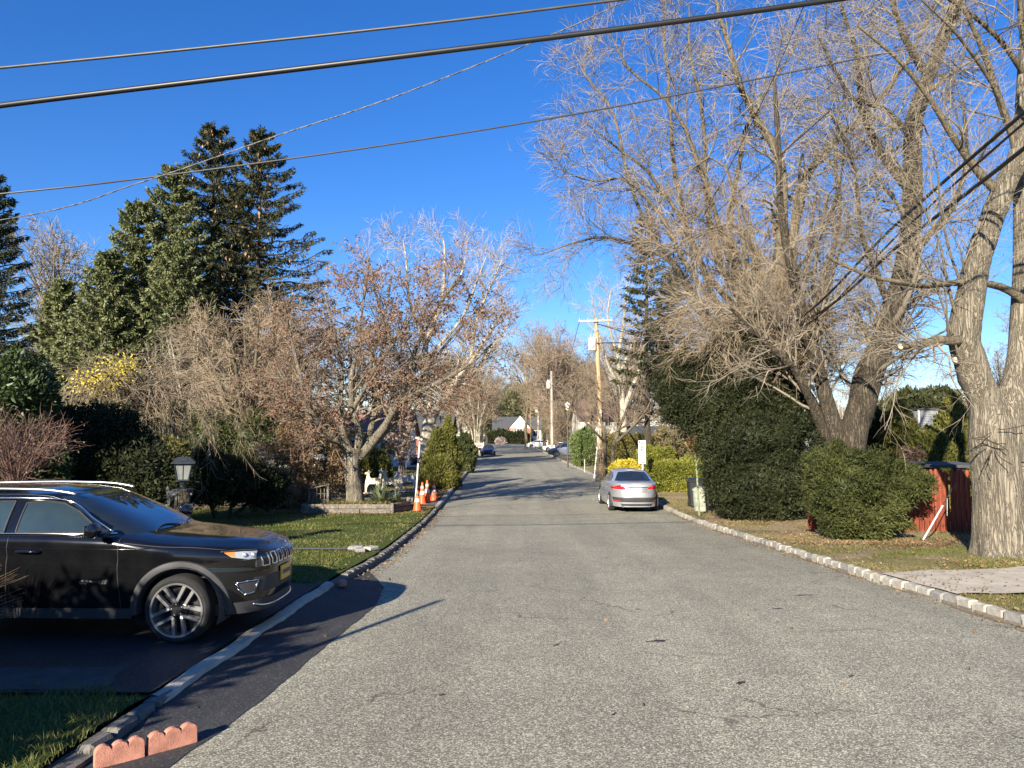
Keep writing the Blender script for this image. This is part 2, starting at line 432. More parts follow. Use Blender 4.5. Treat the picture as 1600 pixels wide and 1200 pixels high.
M['slab'] = plain('dusty_old_slab', (.06, .056, .05), .9, var=.3, vs=5)
sheet('old_slab', lambda y: (-5.2, -3.35 + .05 * math.sin(y * 9)), np.arange(6.35, 7.0, .1), 6, .109, M['slab'])
# flagstone path across the right verge
def path_right():
    p = empty('garden_path', (0, 0, 0), kind='structure')
    bx = MB(); rg = random.Random(3)
    V = []
    ys = np.linspace(10.15, 12.05, 7); xs = np.linspace(0, 1, 60)
    P = np.array([[(XR(y) + .12 + (9 * t), y + (.25 + .05 * math.sin(y * 9)) * math.sin(t * 5) - .9 * t * .3 + .06 * math.sin(t * 31 + y * 2) + .03 * math.sin(t * 77), float(gz(y)) + .118 + .05 * min(1, t * 3) + .006 * math.sin(13 * t + y * 5)) for t in xs] for y in ys])
    bx.grid(P); o = bx.build('paving', M['concrete'], p, smooth=True)
path_right()
# concrete walk strip on the left lawn, with a step-off slab at the kerb
sheet('concrete_strip', lambda y: (-12, XL(y) - .12), np.array([15.12, 15.25, 15.42]), 10, .122, M['granite3'])

# gutter grit along both kerbs and a few tar drips
M['grit'] = plain('gutter_grit', (.17, .135, .09), .95, var=.4, vs=16, bump=.5)
for nm_, xf_, sd_ in (('right_gutter_grit', XR, -1), ('left_gutter_grit', XL, 1)):
    ys_ = np.arange(5.0 if sd_ < 0 else 12.6, 60, .16)
    sheet(nm_, lambda y: ((float(xf_(y)) + sd_ * (.05 + .10 * (noise3(np.array([y * 1.7, sd_ * 3., 0]), 2) + .9) * .5), float(xf_(y))) if sd_ < 0 else (float(xf_(y)), float(xf_(y)) + sd_ * (.05 + .08 * (noise3(np.array([y * 1.7, sd_ * 3., 0]), 2) + .9) * .5))), ys_, 1, .004, M['grit'])
def drips():
    V = []; Fs = []; rg = np.random.default_rng(12)
    for (px, py, r1, r2) in ((1023, 1004, .10, .035), (1157, 1071, .05, .04), (1215, 950, .07, .02), (1255, 927, .16, .02), (870, 1010, .03, .03), (690, 1090, .03, .02), (960, 1120, .02, .02), (1330, 1060, .03, .02)):
        v = (600 - py) / F; dz = math.sin(PITCH) + v * math.cos(PITCH); dy = math.cos(PITCH) - v * math.sin(PITCH); t = (CAMZ - .5) / -dz
        cx, cy = (px - 800) / F * t, dy * t; n = len(V); m = 18
        for k in range(m):
            a = 2 * math.pi * k / m; q = 1 + .35 * rg.normal(); V.append((cx + r1 * q * math.cos(a), cy + r2 * q * math.sin(a) + .02 * math.cos(a), float(gz(cy)) + .003))
        Fs.append(np.arange(n, n + m)[None])
    tag(link_mesh('tar_drips', npmesh('tar_drips', np.array(V), Fs), M['drive']), kind='structure')
drips()
# ---------------------------------------------------------------- kerbs
def stone_mesh(seed, L=.27, Wd=.13, H=.22):
    rg = np.random.default_rng(seed); mb = MB(); mb.box((0, 0, 0), (Wd, L, H), bev=.022); V = mb.V[0]
    V += rg.normal(size=V.shape) * .007
    me = bpy.data.meshes.new('kerb_stone'); me.from_pydata([tuple(v) for v in V], [], mb.F); me.update(); return me
STONES = [stone_mesh(k) for k in range(6)]
for k, me in enumerate(STONES): me.materials.append(M['granite'] if k % 3 else M['granite2'])
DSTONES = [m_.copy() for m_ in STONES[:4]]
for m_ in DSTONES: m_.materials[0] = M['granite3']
def kerb(name, xf, side, spans, y0, y1, skip=()):
    k = empty(name, (0, 0, 0), kind='structure')
    mb = MB(); ys = ysteps(y0, y1, .3, 3)
    P = np.array([[(xf(y) + side * o, y, float(gz(y)) + h) for o, h in ((-.045, -.03), (-.045, .035), (.07, .05), (.13, .04))] for y in ys])
    mb.grid(P); mb.build('mortar_bed', M['mortar'], k)
    rg = random.Random(11 + side)
    for (a, b) in spans:
        y = a
        while y < b:
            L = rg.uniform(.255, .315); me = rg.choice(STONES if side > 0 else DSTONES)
            o = link_mesh('kerb_stone', me, None, k); yy = y + L / 2
            dx = (xf(yy + .2) - xf(yy - .2)) / .4
            o.location = (xf(yy) + side * .02 + rg.uniform(-.008, .008), yy, float(gz(yy)) + (.012 if side > 0 else -.012) + rg.uniform(-.008, .012))
            dz = float(gz(yy + .1) - gz(yy - .1)) / .2
            o.rotation_euler = (math.atan(dz) + rg.uniform(-.02, .02), rg.uniform(-.04, .04), -math.atan(dx) + rg.uniform(-.03, .03))
            o.scale = (1, L / .285 * .97, 1); y += L
    far = MB(); ys = ysteps(spans[-1][1], y1, .3, 3)
    P = np.array([[(xf(y) + side * o, y, float(gz(y)) + h) for o, h in ((-.05, -.03), (-.05, .11), (-.03, .125), (.10, .125), (.12, .1))] for y in ys])
    far.grid(P); tag(far.build('far_kerb', M['granite'], k), kind='stuff')
kerb('right_kerb', XR, 1, [(4.0, 27.)], 2, 300)
kerb('left_kerb', XL, -1, [(5.25, 6.2), (11.2, 27.6)], 2, 300)
kb = MB(); ys = np.arange(6.2, 11.3, .12)
P = np.array([[(XL(y) - o + .012 * math.sin(y * 4.3) + .006 * math.sin(y * 17), y, float(gz(y)) + h + .006 * math.sin(y * 6 + o * 30)) for o, h in ((-.05, -.02), (-.045, .05), (-.03, .09), (.02, .11), (.06, .112), (.09, .1))] for y in ys])
kb.grid(P); tag(kb.build('driveway_kerb_strip', M['concrete'], smooth=True), kind='structure')

# ---------------------------------------------------------------- grass, leaves
def blades(name, pts, h, w, mat, rg, lean=.5):
    n = len(pts); d = np.stack([rg.normal(size=n) * lean, rg.normal(size=n) * lean, np.ones(n)], 1); d = nrm(d)
    s = nrm(np.stack([rg.normal(size=n), rg.normal(size=n), np.zeros(n)], 1))
    hh = (h * rg.uniform(.5, 1.4, n))[:, None]; droop = np.stack([d[:, 0] * 1.2, d[:, 1] * 1.2, -.15 * np.ones(n)], 1)
    V = np.stack([pts - s * w / 2, pts + s * w / 2, pts + d * hh * .6 + s * w * .35, pts + d * hh * .6 - s * w * .35, pts + d * hh + droop * hh * .35], 1).reshape(-1, 3)
    b = np.arange(n)[:, None] * 5
    o = link_mesh(name, npmesh(name, V, [b + np.array([[0, 1, 2, 3]]), b + np.array([[3, 2, 4]])]), mat)
    return tag(o, kind='stuff')
def scatter(n, x0, x1, y0, y1, zf, rg, thr=None, sc=1.0, seed=0):
    x = rg.uniform(x0, x1, n); y = rg.uniform(y0, y1, n)
    p = np.stack([x, y, np.zeros(n)], 1)
    if thr is not None:
        p = p[noise3(p * sc, seed) > thr + .35 * rg.normal(size=n)]
    p[:, 2] = zf(p); return p
lz = lambda p: gz(p[:, 1]) + .095
rg2 = np.random.default_rng(5)
def edge_filter(p, side, m=.13):
    return p[(p[:, 0] < XL(p[:, 1]) - m)] if side < 0 else p[p[:, 0] > XR(p[:, 1]) + m]
g = edge_filter(scatter(21000, -5.8, -2.9, 2.6, 6.6, lz, rg2), -1, .02); g = g[g[:, 1] < 6.28 + .16 * noise3(g * 2.2, 4) + .10 * noise3(g * 7, 5)]
tag(blades('corner_grass', g, .075, .0055, M['grass'], rg2, .45), 'dark green grass growing in the near left corner below the driveway', 'grass')
p1_ = scatter(24000, -9.5, -2.9, 11.25, 15.0, lz, rg2, -.9, 1.2, 2); p2_ = scatter(42000, -13, -2.9, 15.5, 26.0, lz, rg2, -.5, 1.2, 4)
tag(blades('lawn_grass', edge_filter(np.vstack([p1_, p2_]), -1), .05, .013, M['grass'], rg2), 'short green lawn grass between the driveway and the planter', 'grass')
v1 = scatter(90000, 5.6, 11.5, 5.0, 19.5, lambda p: lz(p) + .10 * sstep(2.0, 4.5, p[:, 0] - XR(p[:, 1])), rg2, .25, 1.3, 8)
v1 = edge_filter(v1, 1); v1 = v1[(v1[:, 1] < 10.25) | (v1[:, 1] > 11.9) | (rg2.random(len(v1)) < .05)]
tag(blades('verge_grass', v1, .045, .012, M['grass_dry'], rg2), 'patchy half-dry grass on the right verge beside the kerb', 'grass')
v3 = scatter(30000, 6.6, 11, 12.3, 15.2, lambda p: lz(p) + .10 * sstep(2.0, 4.5, p[:, 0] - XR(p[:, 1])), rg2, .2, 1.3, 14)
tag(blades('green_tufts', edge_filter(v3, 1), .06, .012, M['grass'], rg2), 'fresh green tufts at the foot of the big forked trunk', 'grass')
v2 = scatter(50000, 5.6, 12, 19.5, 40, lz, rg2, .1, 1.0, 9)
tag(blades('far_verge_grass', edge_filter(v2, 1), .05, .022, M['grass_dry'], rg2), 'straw-coloured grass on the verge beyond the silver sedan', 'grass')
v2 = scatter(40000, -14, -2.9, 31, 58, lz, rg2, -.1, .8, 10)
tag(blades('straw_grass', edge_filter(v2, -1), .05, .025, M['grass_dry'], rg2), 'dry straw-coloured grass around the deer figures', 'grass')
def fallen(n, x0, x1, y0, y1, zf, size, rg):
    x = rg.uniform(0, 1, n); y = rg.uniform(y0, y1, n); x = x0(y) + (x1(y) - x0(y)) * x ** 1.6
    p = np.stack([x, y, 0 * y], 1); p[:, 2] = zf(p) + .012
    D = rg.normal(size=(n, 3)) * np.array([1, 1, .25]); return leafq(p, D, size, size * .7, rg)
def drift(n, cx, cy, sx, sy, size):
    p = np.stack([cx + rg2.normal(size=n) * sx, cy + rg2.normal(size=n) * sy, np.zeros(n)], 1)
    p = p[(p[:, 0] > XR(p[:, 1]) + .15) | (p[:, 0] < XL(p[:, 1]) - .15)]; p[:, 2] = lz(p) + .04 + .10 * sstep(2.0, 4.5, p[:, 0] - XR(p[:, 1])); return leafq(p, rg2.normal(size=p.shape) * np.array([1, 1, .3]), size, size * .7, rg2)
fl = merge([drift(900, X(1340, 16.4), 16.3, 1.1, .28, .05), drift(500, X(1440, 15.8), 15.7, .5, .35, .05), drift(350, X(1540, 13), 12.9, .5, .25, .045), drift(500, X(1180, 22), 22, 1.4, .35, .055), drift(500, X(450, 25), 25.6, 1.6, .5, .05), drift(600, X(520, 24.6), 24.9, 1.6, .15, .045), drift(250, X(1240, 19), 18.4, .4, .5, .05),fallen(700, lambda y: XR(y) - .05, lambda y: XR(y) - .3, 5, 27, lambda p: gz(p[:, 1]) + .004, .036, rg2),
            fallen(2600, lambda y: XR(y) + .15, lambda y: XR(y) + 4.5, 6, 30, lambda p: lz(p) + .04, .04, rg2),
            fallen(500, lambda y: XL(y) + .1, lambda y: XL(y) + .35, 11, 28, lambda p: gz(p[:, 1]) + .004, .05, rg2),
            fallen(1600, lambda y: XL(y) - .15, lambda y: XL(y) - 9, 11.5, 27, lambda p: lz(p) + .03, .038, rg2),
            fallen(3000, lambda y: XL(y) - .15, lambda y: XL(y) - 10, 30, 55, lambda p: lz(p) + .03, .09, rg2),
            fallen(22, lambda y: XL(y) + .3, lambda y: XR(y) - .5, 5, 14, lambda p: gz(p[:, 1]) + .003, .055, rg2)])
tag(link_mesh('fallen_leaves', npmesh('fallen_leaves', *fl), M['deadleaf']), 'brown fallen leaves scattered along kerbs and verges', 'leaves', kind='stuff')
# ---------------------------------------------------------------- vehicles
def paint(name, c, rough=.28, metal=0., coat=1.):
    t = NT(name); v = t.co()
    d = t.noise(v, 3.5, 5, .65)
    if not metal: rough = .12
    t.set(Specular_IOR_Level=.5 if metal else .1, Base_Color=t.ramp(d, [(.3, c), (.8, tuple(min(1, x * 1.08 + .004) for x in c))]), Metallic=metal, Roughness=t.ramp(d, [(.3, (rough,) * 3), (.75, (rough * 1.25,) * 3)]), Coat_Weight=coat, Coat_Roughness=.04)
    return t.m
def glass(name, c=(.012, .016, .018), tr=.0, rough=.03):
    t = NT(name); v = t.co(); f = t.noise(v, 2.5, 3)
    t.set(Base_Color=t.ramp(f, [(.3, tuple(x * .8 for x in c)), (.7, tuple(x * 1.25 for x in c))]), Roughness=rough, Specular_IOR_Level=.9, Coat_Weight=1., Coat_Roughness=.01)
    return t.m
def emblem_mat(name, c, rough=.3): return plain(name, c, rough, var=.08, vs=20)
M['black_paint'] = paint('black_car_paint', (.003, .0032, .004), .12)
M['silver_paint'] = paint('silver_car_paint', (.40, .41, .43), .42, .6)
M['navy_paint'] = paint('navy_car_paint', (.015, .03, .09), .3, .3)
M['grey_paint'] = paint('grey_car_paint', (.15, .17, .21), .3, .6)
M['white_paint'] = paint('white_car_paint', (.72, .72, .70), .35)
M['car_glass'] = glass('tinted_car_glass')
M['door_glass'] = glass('door_glass', (.022, .034, .032))
M['chrome'] = plain('chrome_trim', (.75, .75, .75), .12, 1, .06, 12)
M['rubber'] = plain('tyre_rubber', (.014, .0135, .013), .85, var=.3, vs=20, bump=.2)
M['trim'] = plain('black_plastic_trim', (.028, .028, .030), .6, var=.2, vs=14)
M['clad'] = plain('grey_wheel_arch_cladding', (.032, .032, .034), .62, var=.15, vs=14)
M['alloy'] = plain('machined_alloy', (.62, .62, .63), .28, .9, .08, 18)
M['alloy_dark'] = plain('dark_alloy', (.02, .02, .021), .35, .5, .2, 18)
M['lampglass'] = glass('clear_lamp_lens', (.30, .32, .35), rough=.08)
M['amber'] = glass('amber_lens', (.75, .22, .02), rough=.1)
M['redlens'] = glass('red_lamp_lens', (.48, .012, .015), rough=.12)
M['darkred'] = glass('dark_red_reflector', (.35, .02, .02), rough=.3)
M['plate_y'] = plain('yellow_number_plate', (.75, .42, .05), .5, var=.15, vs=30)
M['plate_w'] = plain('white_number_plate', (.62, .63, .66), .5, var=.12, vs=30)
M['plate_ink'] = plain('plate_print', (.05, .07, .18), .5, vs=20)

M['steel_rail'] = plain('brushed_roof_rail', (.45, .45, .46), .3, .8, .08, 12)
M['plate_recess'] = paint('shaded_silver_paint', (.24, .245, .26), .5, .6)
class Car:
    def __init__(s, **k):
        d = dict(Lf=.95, Lr=.9, WB=2.64, W=.91, zb=.24, top=[(0, .9), (1, 1.05)], nf=4.2, nr=4.6, wr=.345, arch=.40, tw=.235,
                 g0f=.45, g0r=-2.9, g1f=-1.0, g1r=-3.2, gz1=1.5, gw0=.85, gw1=.66, gnf=5, gnr=5, nt=220, nv=16, crown=.045, rimk=.735, gcrown=.05, nose_in=.10, tail_in=.06, base=.02)
        d.update(k); s.__dict__.update(d)
        s.xf = s.Lf; s.xr = -(s.WB + s.Lr); s.xc = (s.xf + s.xr) / 2; s.a = (s.xf - s.xr) / 2
    # coordinates: front axle at x=0, forward +x, left +y, ground z=0
    def T(s, x): return np.interp(x, *zip(*sorted(s.top)))
    def _w(s, x, z):
        H = s.T(x); v = np.clip((z - s.zb) / (H - s.zb), 0, 1); t = (1 - v) * (H - s.zb)
        rr = .075; ins = np.where(t < rr, rr - np.sqrt(np.maximum(rr ** 2 - (rr - t) ** 2, 0)), 0)
        Wz = s.W * (1 - .035 * (1 - v) ** 2 * 1.4 - .028 * v ** 3) - ins * .8
        Wz = Wz - .012 * np.exp(-((v - .74) / .05) ** 2) + .006 * np.exp(-((v - .83) / .05) ** 2)
        return Wz, v, ins
    def _a(s, x, z, front):
        Wz, v, ins = s._w(x, z)
        if front: e = s.nose_in * (1.6 * np.clip(.45 - v, 0, 1) ** 1.3 + .9 * np.clip(v - .55, 0, 1) ** 1.6) + ins * 1.3
        else: e = s.tail_in * (1.6 * np.clip(.35 - v, 0, 1) + .8 * np.clip(v - .6, 0, 1)) + ins * .6
        return s.a - e, Wz, v
    def side(s, x, z):      # y on the flank
        fr = x > s.xc; a, Wz, v = s._a(x, z, fr); n = s.nf if fr else s.nr
        X = np.clip(abs(x - s.xc) / a, 0, 1); return Wz * (1 - X ** n) ** (1 / n)
    def front(s, y, z, sg=1):
        x0 = s.xf if sg > 0 else s.xr; a, Wz, v = s._a(x0, z, sg > 0); n = s.nf if sg > 0 else s.nr
        return s.xc + sg * a * (1 - np.clip(abs(y) / Wz, 0, 1) ** n) ** (1 / n)
    def body(s, root, mat, name='body'):
        th = np.linspace(0, 2 * np.pi, 6001)
        def ring(th, n1, n2, a, w):
            c, q = np.cos(th), np.sin(th); n = np.where(c > 0, n1, n2)
            return np.sign(c) * np.abs(c) ** (2 / n) * a, np.sign(q) * np.abs(q) ** (2 / n) * w
        x, y = ring(th, s.nf, s.nr, s.a, s.W); L = np.concatenate([[0], np.cumsum(np.hypot(np.diff(x), np.diff(y)))])
        half = np.interp(np.linspace(0, L[-1] / 2, s.nt // 2 + 1), L, th); thr = np.concatenate([half, 2 * np.pi - half[-2:0:-1]])
        Nt = len(thr); vs = np.concatenate([np.linspace(0, .86, s.nv - 5), [.90, .935, .965, .985, 1.0]]); V = np.zeros((len(vs), Nt, 3))
        for j, v in enumerate(vs):
            for i, t in enumerate(thr):
                xx = s.xc + ring(np.array([t]), s.nf, s.nr, s.a, s.W)[0][0]
                for _ in range(2):
                    z = s.zb + (s.T(xx) - s.zb) * v; a, Wz, _v = s._a(xx, z, math.cos(t) > 0)
                    X_, Y_ = ring(np.array([t]), s.nf, s.nr, a, Wz); xx = s.xc + X_[0]
                V[j, i] = (xx, Y_[0], s.zb + (s.T(xx) - s.zb) * v)
        idx = np.arange(len(vs) * Nt).reshape(len(vs), Nt)
        q = np.stack([idx[:-1], np.roll(idx[:-1], -1, 1), np.roll(idx[1:], -1, 1), idx[1:]], -1).reshape(-1, 4)
        P = V.reshape(-1, 3).copy()
        dead = np.zeros(len(q), bool)
        for cx in (0, -s.WB):
            d = np.hypot(P[:, 0] - cx, P[:, 2] - s.wr); sidev = np.abs(P[:, 1]) > s.W * .55
            fin = (d[q] < s.arch).all(1) & sidev[q].all(1); dead |= fin
            keep = np.zeros(len(P), bool); keep[q[~fin].ravel()] = True
            mv = keep & (d < s.arch) & sidev & (P[:, 2] > .0)
            k = (s.arch / np.maximum(d[mv], .05)); P[mv, 0] = cx + (P[mv, 0] - cx) * k; P[mv, 2] = s.wr + (P[mv, 2] - s.wr) * k
        q = q[~dead]
        # top cap
        top = P[idx[-1]]; h = Nt // 2; Mx = 10; caps = []; base = len(P); cv = []
        for i in range(h + 1):
            l, r = top[i], top[(Nt - i) % Nt]
            for m in range(Mx + 1):
                w = m / Mx; p = l * (1 - w) + r * w; u = 2 * w - 1
                wd = abs(l[1]) / s.W
                p = p.copy(); p[2] += s.crown * (1 - u ** 4) * min(1, wd * 1.4) + (.012 * math.exp(-((abs(u) - .62) / .1) ** 2) if p[0] > -.3 else 0) * min(1, wd)
                if m in (0, Mx): p[2] -= 0
                cv.append(p)
        n1 = Mx + 1; ii = base + (np.arange(h)[:, None] * n1 + np.arange(Mx)[None])
        cq = np.stack([ii, ii + 1, ii + n1 + 1, ii + n1], -1).reshape(-1, 4)
        V2 = np.vstack([P, np.array(cv)])
        import bmesh
        me = npmesh(name, V2, [q, cq], True); bm = bmesh.new(); bm.from_mesh(me)
        bmesh.ops.remove_doubles(bm, verts=bm.verts[:], dist=.0015); bmesh.ops.recalc_face_normals(bm, faces=bm.faces[:])
        for f in bm.faces: f.smooth = True
        bm.to_mesh(me); bm.free()
        b = link_mesh(name, me, mat, root)
        ub = MB()
        ub.box((s.xc, 0, s.zb + .05), (2 * s.a - .75, s.W * 1.72 - s.tw * 1.5, .16)); ub.box((s.xc, 0, .5), (2 * s.a - .7, s.W * 1.1, .5))
        ub.build('underbody', M['trim'], root)
        return b
    # greenhouse
    def _g(s, v):
        xf = s.g0f + (s.g1f - s.g0f) * v; xr = s.g0r + (s.g1r - s.g0r) * v
        w = s.gw0 + (s.gw1 - s.gw0) * (v ** 1.25)
        return (xf + xr) / 2, (xf - xr) / 2, w
    def _gv(s, x, z):
        zb = s.T(x) - s.base; return np.clip((z - zb) / (s.gz1 - zb), 0, 1)
    def gside(s, x, z):
        v = s._gv(x, z); c, a, w = s._g(v); n = s.gnf if x > c else s.gnr
        return w * (1 - np.clip(abs(x - c) / a, 0, 1) ** n) ** (1 / n)
    def gfront(s, y, z, sg=1):
        x = s.g0f if sg > 0 else s.g0r
        for _ in range(4):
            v = s._gv(x, z); c, a, w = s._g(v); n = s.gnf if sg > 0 else s.gnr
            x = c + sg * a * (1 - np.clip(abs(y) / w, 0, .9999) ** n) ** (1 / n)
        return x
    def cabin(s, root, mat):
        th = np.linspace(0, 2 * np.pi, 4001)
        def ring(th, a, w):
            c, q = np.cos(th), np.sin(th); n = np.where(c > 0, s.gnf, s.gnr)
            return np.sign(c) * np.abs(c) ** (2 / n) * a, np.sign(q) * np.abs(q) ** (2 / n) * w
        x, y = ring(th, 1.3, .8); L = np.concatenate([[0], np.cumsum(np.hypot(np.diff(x), np.diff(y)))])
        half = np.interp(np.linspace(0, L[-1] / 2, 49), L, th); thr = np.concatenate([half, 2 * np.pi - half[-2:0:-1]]); Nt = len(thr)
        vs = [0, .25, .5, .75, .93, .97, .99, 1.0]; ins = [0, 0, 0, 0, 0, .008, .022, .05]; V = []
        for v, e in zip(vs, ins):
            c, a, w = s._g(v); X_, Y_ = ring(thr, a - e, w - e)
            zz = s.T(c + X_) - s.base; V.append(np.stack([c + X_, Y_, zz + (s.gz1 - zz) * v], 1))
        V = np.array(V); idx = np.arange(len(vs) * Nt).reshape(len(vs), Nt)
        q = np.stack([idx[:-1], np.roll(idx[:-1], -1, 1), np.roll(idx[1:], -1, 1), idx[1:]], -1).reshape(-1, 4)
        P = V.reshape(-1, 3); top = V[-1]; cv = []; Mx = 10; h = Nt // 2
        for i in range(h + 1):
            l, r = top[i], top[(Nt - i) % Nt]; lx = (l[0] - s.xc) 
            for m in range(Mx + 1):
                w = m / Mx; p = l * (1 - w) + r * w; u = 2 * w - 1; c, a, ww = s._g(1.0)
                e = max(0, 1 - abs((l[0] - c) / a) ** 3)
                p = p.copy(); p[2] += s.gcrown * (1 - u ** 2) * min(1, .25 + e); cv.append(p)
        n1 = Mx + 1; ii = len(P) + (np.arange(h)[:, None] * n1 + np.arange(Mx)[None])
        cq = np.stack([ii, ii + 1, ii + n1 + 1, ii + n1], -1).reshape(-1, 4)
        import bmesh
        me = npmesh('cabin', np.vstack([P, np.array(cv)]), [q, cq], True); bm = bmesh.new(); bm.from_mesh(me)
        bmesh.ops.remove_doubles(bm, verts=bm.verts[:], dist=.0015); bmesh.ops.recalc_face_normals(bm, faces=bm.faces[:])
        for f in bm.faces: f.smooth = True
        bm.to_mesh(me); bm.free()
        return link_mesh('cabin', me, mat, root)
    # conformal patch: lower and upper curve in (p,z) on a surface
    def patch(s, name, surf, lo, hi, mat, parent, off=.006, th=.004, ns=12, ntt=5, sg=1):
        """surf: 'side','front','gside','gfront'; sg picks the left/right flank (+/-) or front/rear"""
        lo, hi = np.asarray(lo, float), np.asarray(hi, float)
        def ev(c, t):
            L = np.concatenate([[0], np.cumsum(np.hypot(*np.diff(c, axis=0).T))]); q = t * L[-1]
            return np.interp(q, L, c[:, 0]), np.interp(q, L, c[:, 1])
        P = np.zeros((ns + 1, ntt + 1, 3))
        for i in range(ns + 1):
            a = ev(lo, i / ns); b = ev(hi, i / ns)
            for j in range(ntt + 1):
                w = j / ntt; p, z = a[0] * (1 - w) + b[0] * w, a[1] * (1 - w) + b[1] * w
                P[i, j] = s.pt(surf, p, z, sg, off)
        Q = P.copy()
        if surf in ('side', 'gside'): Q[..., 1] -= sg * (th + .01)
        else: Q[..., 0] -= sg * (th + .01)
        mb = MB(); mb.grid(P); mb.grid(Q, True); a, b = ns + 1, ntt + 1
        loop = [(i, 0) for i in range(ns)] + [(ns, j) for j in range(ntt)] + [(i, ntt) for i in range(ns, 0, -1)] + [(0, j) for j in range(ntt, 0, -1)]
        ids = [i * b + j for i, j in loop]; n = a * b
        mb.F += [(ids[k], ids[(k + 1) % len(ids)], ids[(k + 1) % len(ids)] + n, ids[k] + n) for k in range(len(ids))]
        return mb.build(name, mat, parent, smooth=True)
    def pt(s, surf, p, z, sg=1, off=0.):
        if surf == 'side': return (p, sg * (float(s.side(p, z)) + off), z)
        if surf == 'gside': return (p, sg * (float(s.gside(p, z)) + off), z)
        if surf == 'front': return (float(s.front(p, z, sg)) + sg * off, p, z)
        return (float(s.gfront(p, z, sg)) + sg * off, p, z)
    def line(s, name, surf, pts, r, mat, parent, sg=1, off=.003, n=24, closed=False):
        pts = catmull(pts, n) if len(pts) > 2 else np.array([np.array(pts[0]) + (np.array(pts[1]) - np.array(pts[0])) * t for t in np.linspace(0, 1, n)])
        mb = MB(); mb.tube([s.pt(surf, p[0], p[1], sg, off) for p in pts], r, 6); return mb.build(name, mat, parent, smooth=2)
    def wheel(s, root, x, sgn, style='y', detail=True):
        w = empty('wheel', (x, sgn * (s.W - s.tw / 2 - .015), s.wr)); w.parent = root
        r = s.wr; rim = r * s.rimk; tw = s.tw / 2
        t = MB(); t.lathe([(rim, -tw * .85), (rim + .02, -tw * .98), (r * .90, -tw), (r * .975, -tw * .82), (r, -tw * .6), (r, tw * .6), (r * .975, tw * .82), (r * .90, tw), (rim + .02, tw * .98), (rim, tw * .85)], n=48, axis='y'); t.build('tyre', M['rubber'], w, smooth=True)
        h = MB(); o = sgn * tw * .86
        h.lathe([(rim + .002, o), (rim + .004, o + sgn * .012), (rim - .014, o + sgn * .010), (rim - .022, o - sgn * .02), (rim - .03, o - sgn * .12)], n=48, axis='y')
        h.build('rim', M['alloy'], w, smooth=True)
        b = MB(); b.lathe([(0.001, o - sgn * .07), (rim - .02, o - sgn * .075), (rim - .02, o - sgn * .09)], n=32, axis='y'); b.build('wheel_disc', M['alloy_dark'], w, smooth=True)
        hub = MB(); hub.lathe([(0.001, o - sgn * .002), (.035, o - sgn * .004), (.045, o - sgn * .02), (.09, o - sgn * .05)], n=20, axis='y'); hub.build('hub', M['alloy_dark'], w, smooth=True)
        if detail:
            for k in range(5):
                a0 = k * 2 * math.pi / 5 + math.pi / 2 + .12; sp = MB()
                for q in (-1, 1):
                    ai, ao = a0 + q * .14, a0 + q * .30
                    for (r0, r1, wa, wb, ca, cb) in ((rim * .30, rim * .36, .024, .030, a0 - q * .02, a0 + q * .16), (rim * .34, rim - .008, .026, .032, a0 + q * .12, a0 + q * .43)):
                        p0 = np.array([math.cos(ca) * r0, 0, math.sin(ca) * r0]); p1 = np.array([math.cos(cb) * r1, 0, math.sin(cb) * r1])
                        d = p1 - p0; nn = np.array([-d[2], 0, d[0]]); nn /= np.linalg.norm(nn)
                        ya, yb = o + sgn * (.0), o + sgn * .004; yi = o - sgn * .035
                        V = []
                        for (p, ww, yy) in ((p0, wa, ya), (p1, wb, yb)):
                            for e in (-.5, .5): V.append(p + nn * e * ww + np.array([0, yy, 0]))
                            for e in (.65, -.65): V.append(p + nn * e * ww + np.array([0, yi, 0]))
                        sp.add(V, [(0, 1, 2, 3), (4, 5, 6, 7), (0, 1, 5, 4), (1, 2, 6, 5), (2, 3, 7, 6), (3, 0, 4, 7)])
                sp.build('spoke', M['alloy'], w)
                si = MB(); si.box((math.cos(a0) * rim * .2, o - sgn * .022, math.sin(a0) * rim * .2), (rim * .42, .035, .05), ry=-a0, bev=.008); si.build('inner_spoke', M['alloy_dark'], w)
            for k in range(5):
                a = k * 2 * math.pi / 5 + .5; n_ = MB(); n_.lathe([(.001, o + sgn * .004), (.009, o + sgn * .002), (.010, o - sgn * .03)], c=(math.cos(a) * .055, 0, math.sin(a) * .055), n=8, axis='y'); n_.build('wheel_nut', M['chrome'], w)
        else:
            for k in range(7):
                a = k * 2 * math.pi / 7; sp = MB(); rm = (rim - .01) / 2 + .02
                sp.box((math.cos(a) * rm, o - sgn * .012, math.sin(a) * rm), (rim - .05, .02, .035), ry=-a); sp.build('spoke', M['alloy'], w)
        return w
    def arch_trim(s, name, root, cx, sg, mat, r0, r1, off=.02, a0=-.12, a1=math.pi + .12, parent=None):
        mb = MB(); n = 30; rows = []
        for i in range(n + 1):
            a = a0 + (a1 - a0) * i / n; row = []
            for (rr, o) in ((r0 - .02, -.06), (r0, off - .002), (r0 + .012, off + .004), (r1 - .01, off), (r1, -.004)):
                x, z = cx + rr * math.cos(a), max(.16, s.wr + rr * math.sin(a)); row.append((x, sg * (float(s.side(x, max(z, s.zb))) + o), z))
            rows.append(row)
        mb.grid(rows); return mb.build(name, mat, root, smooth=True)
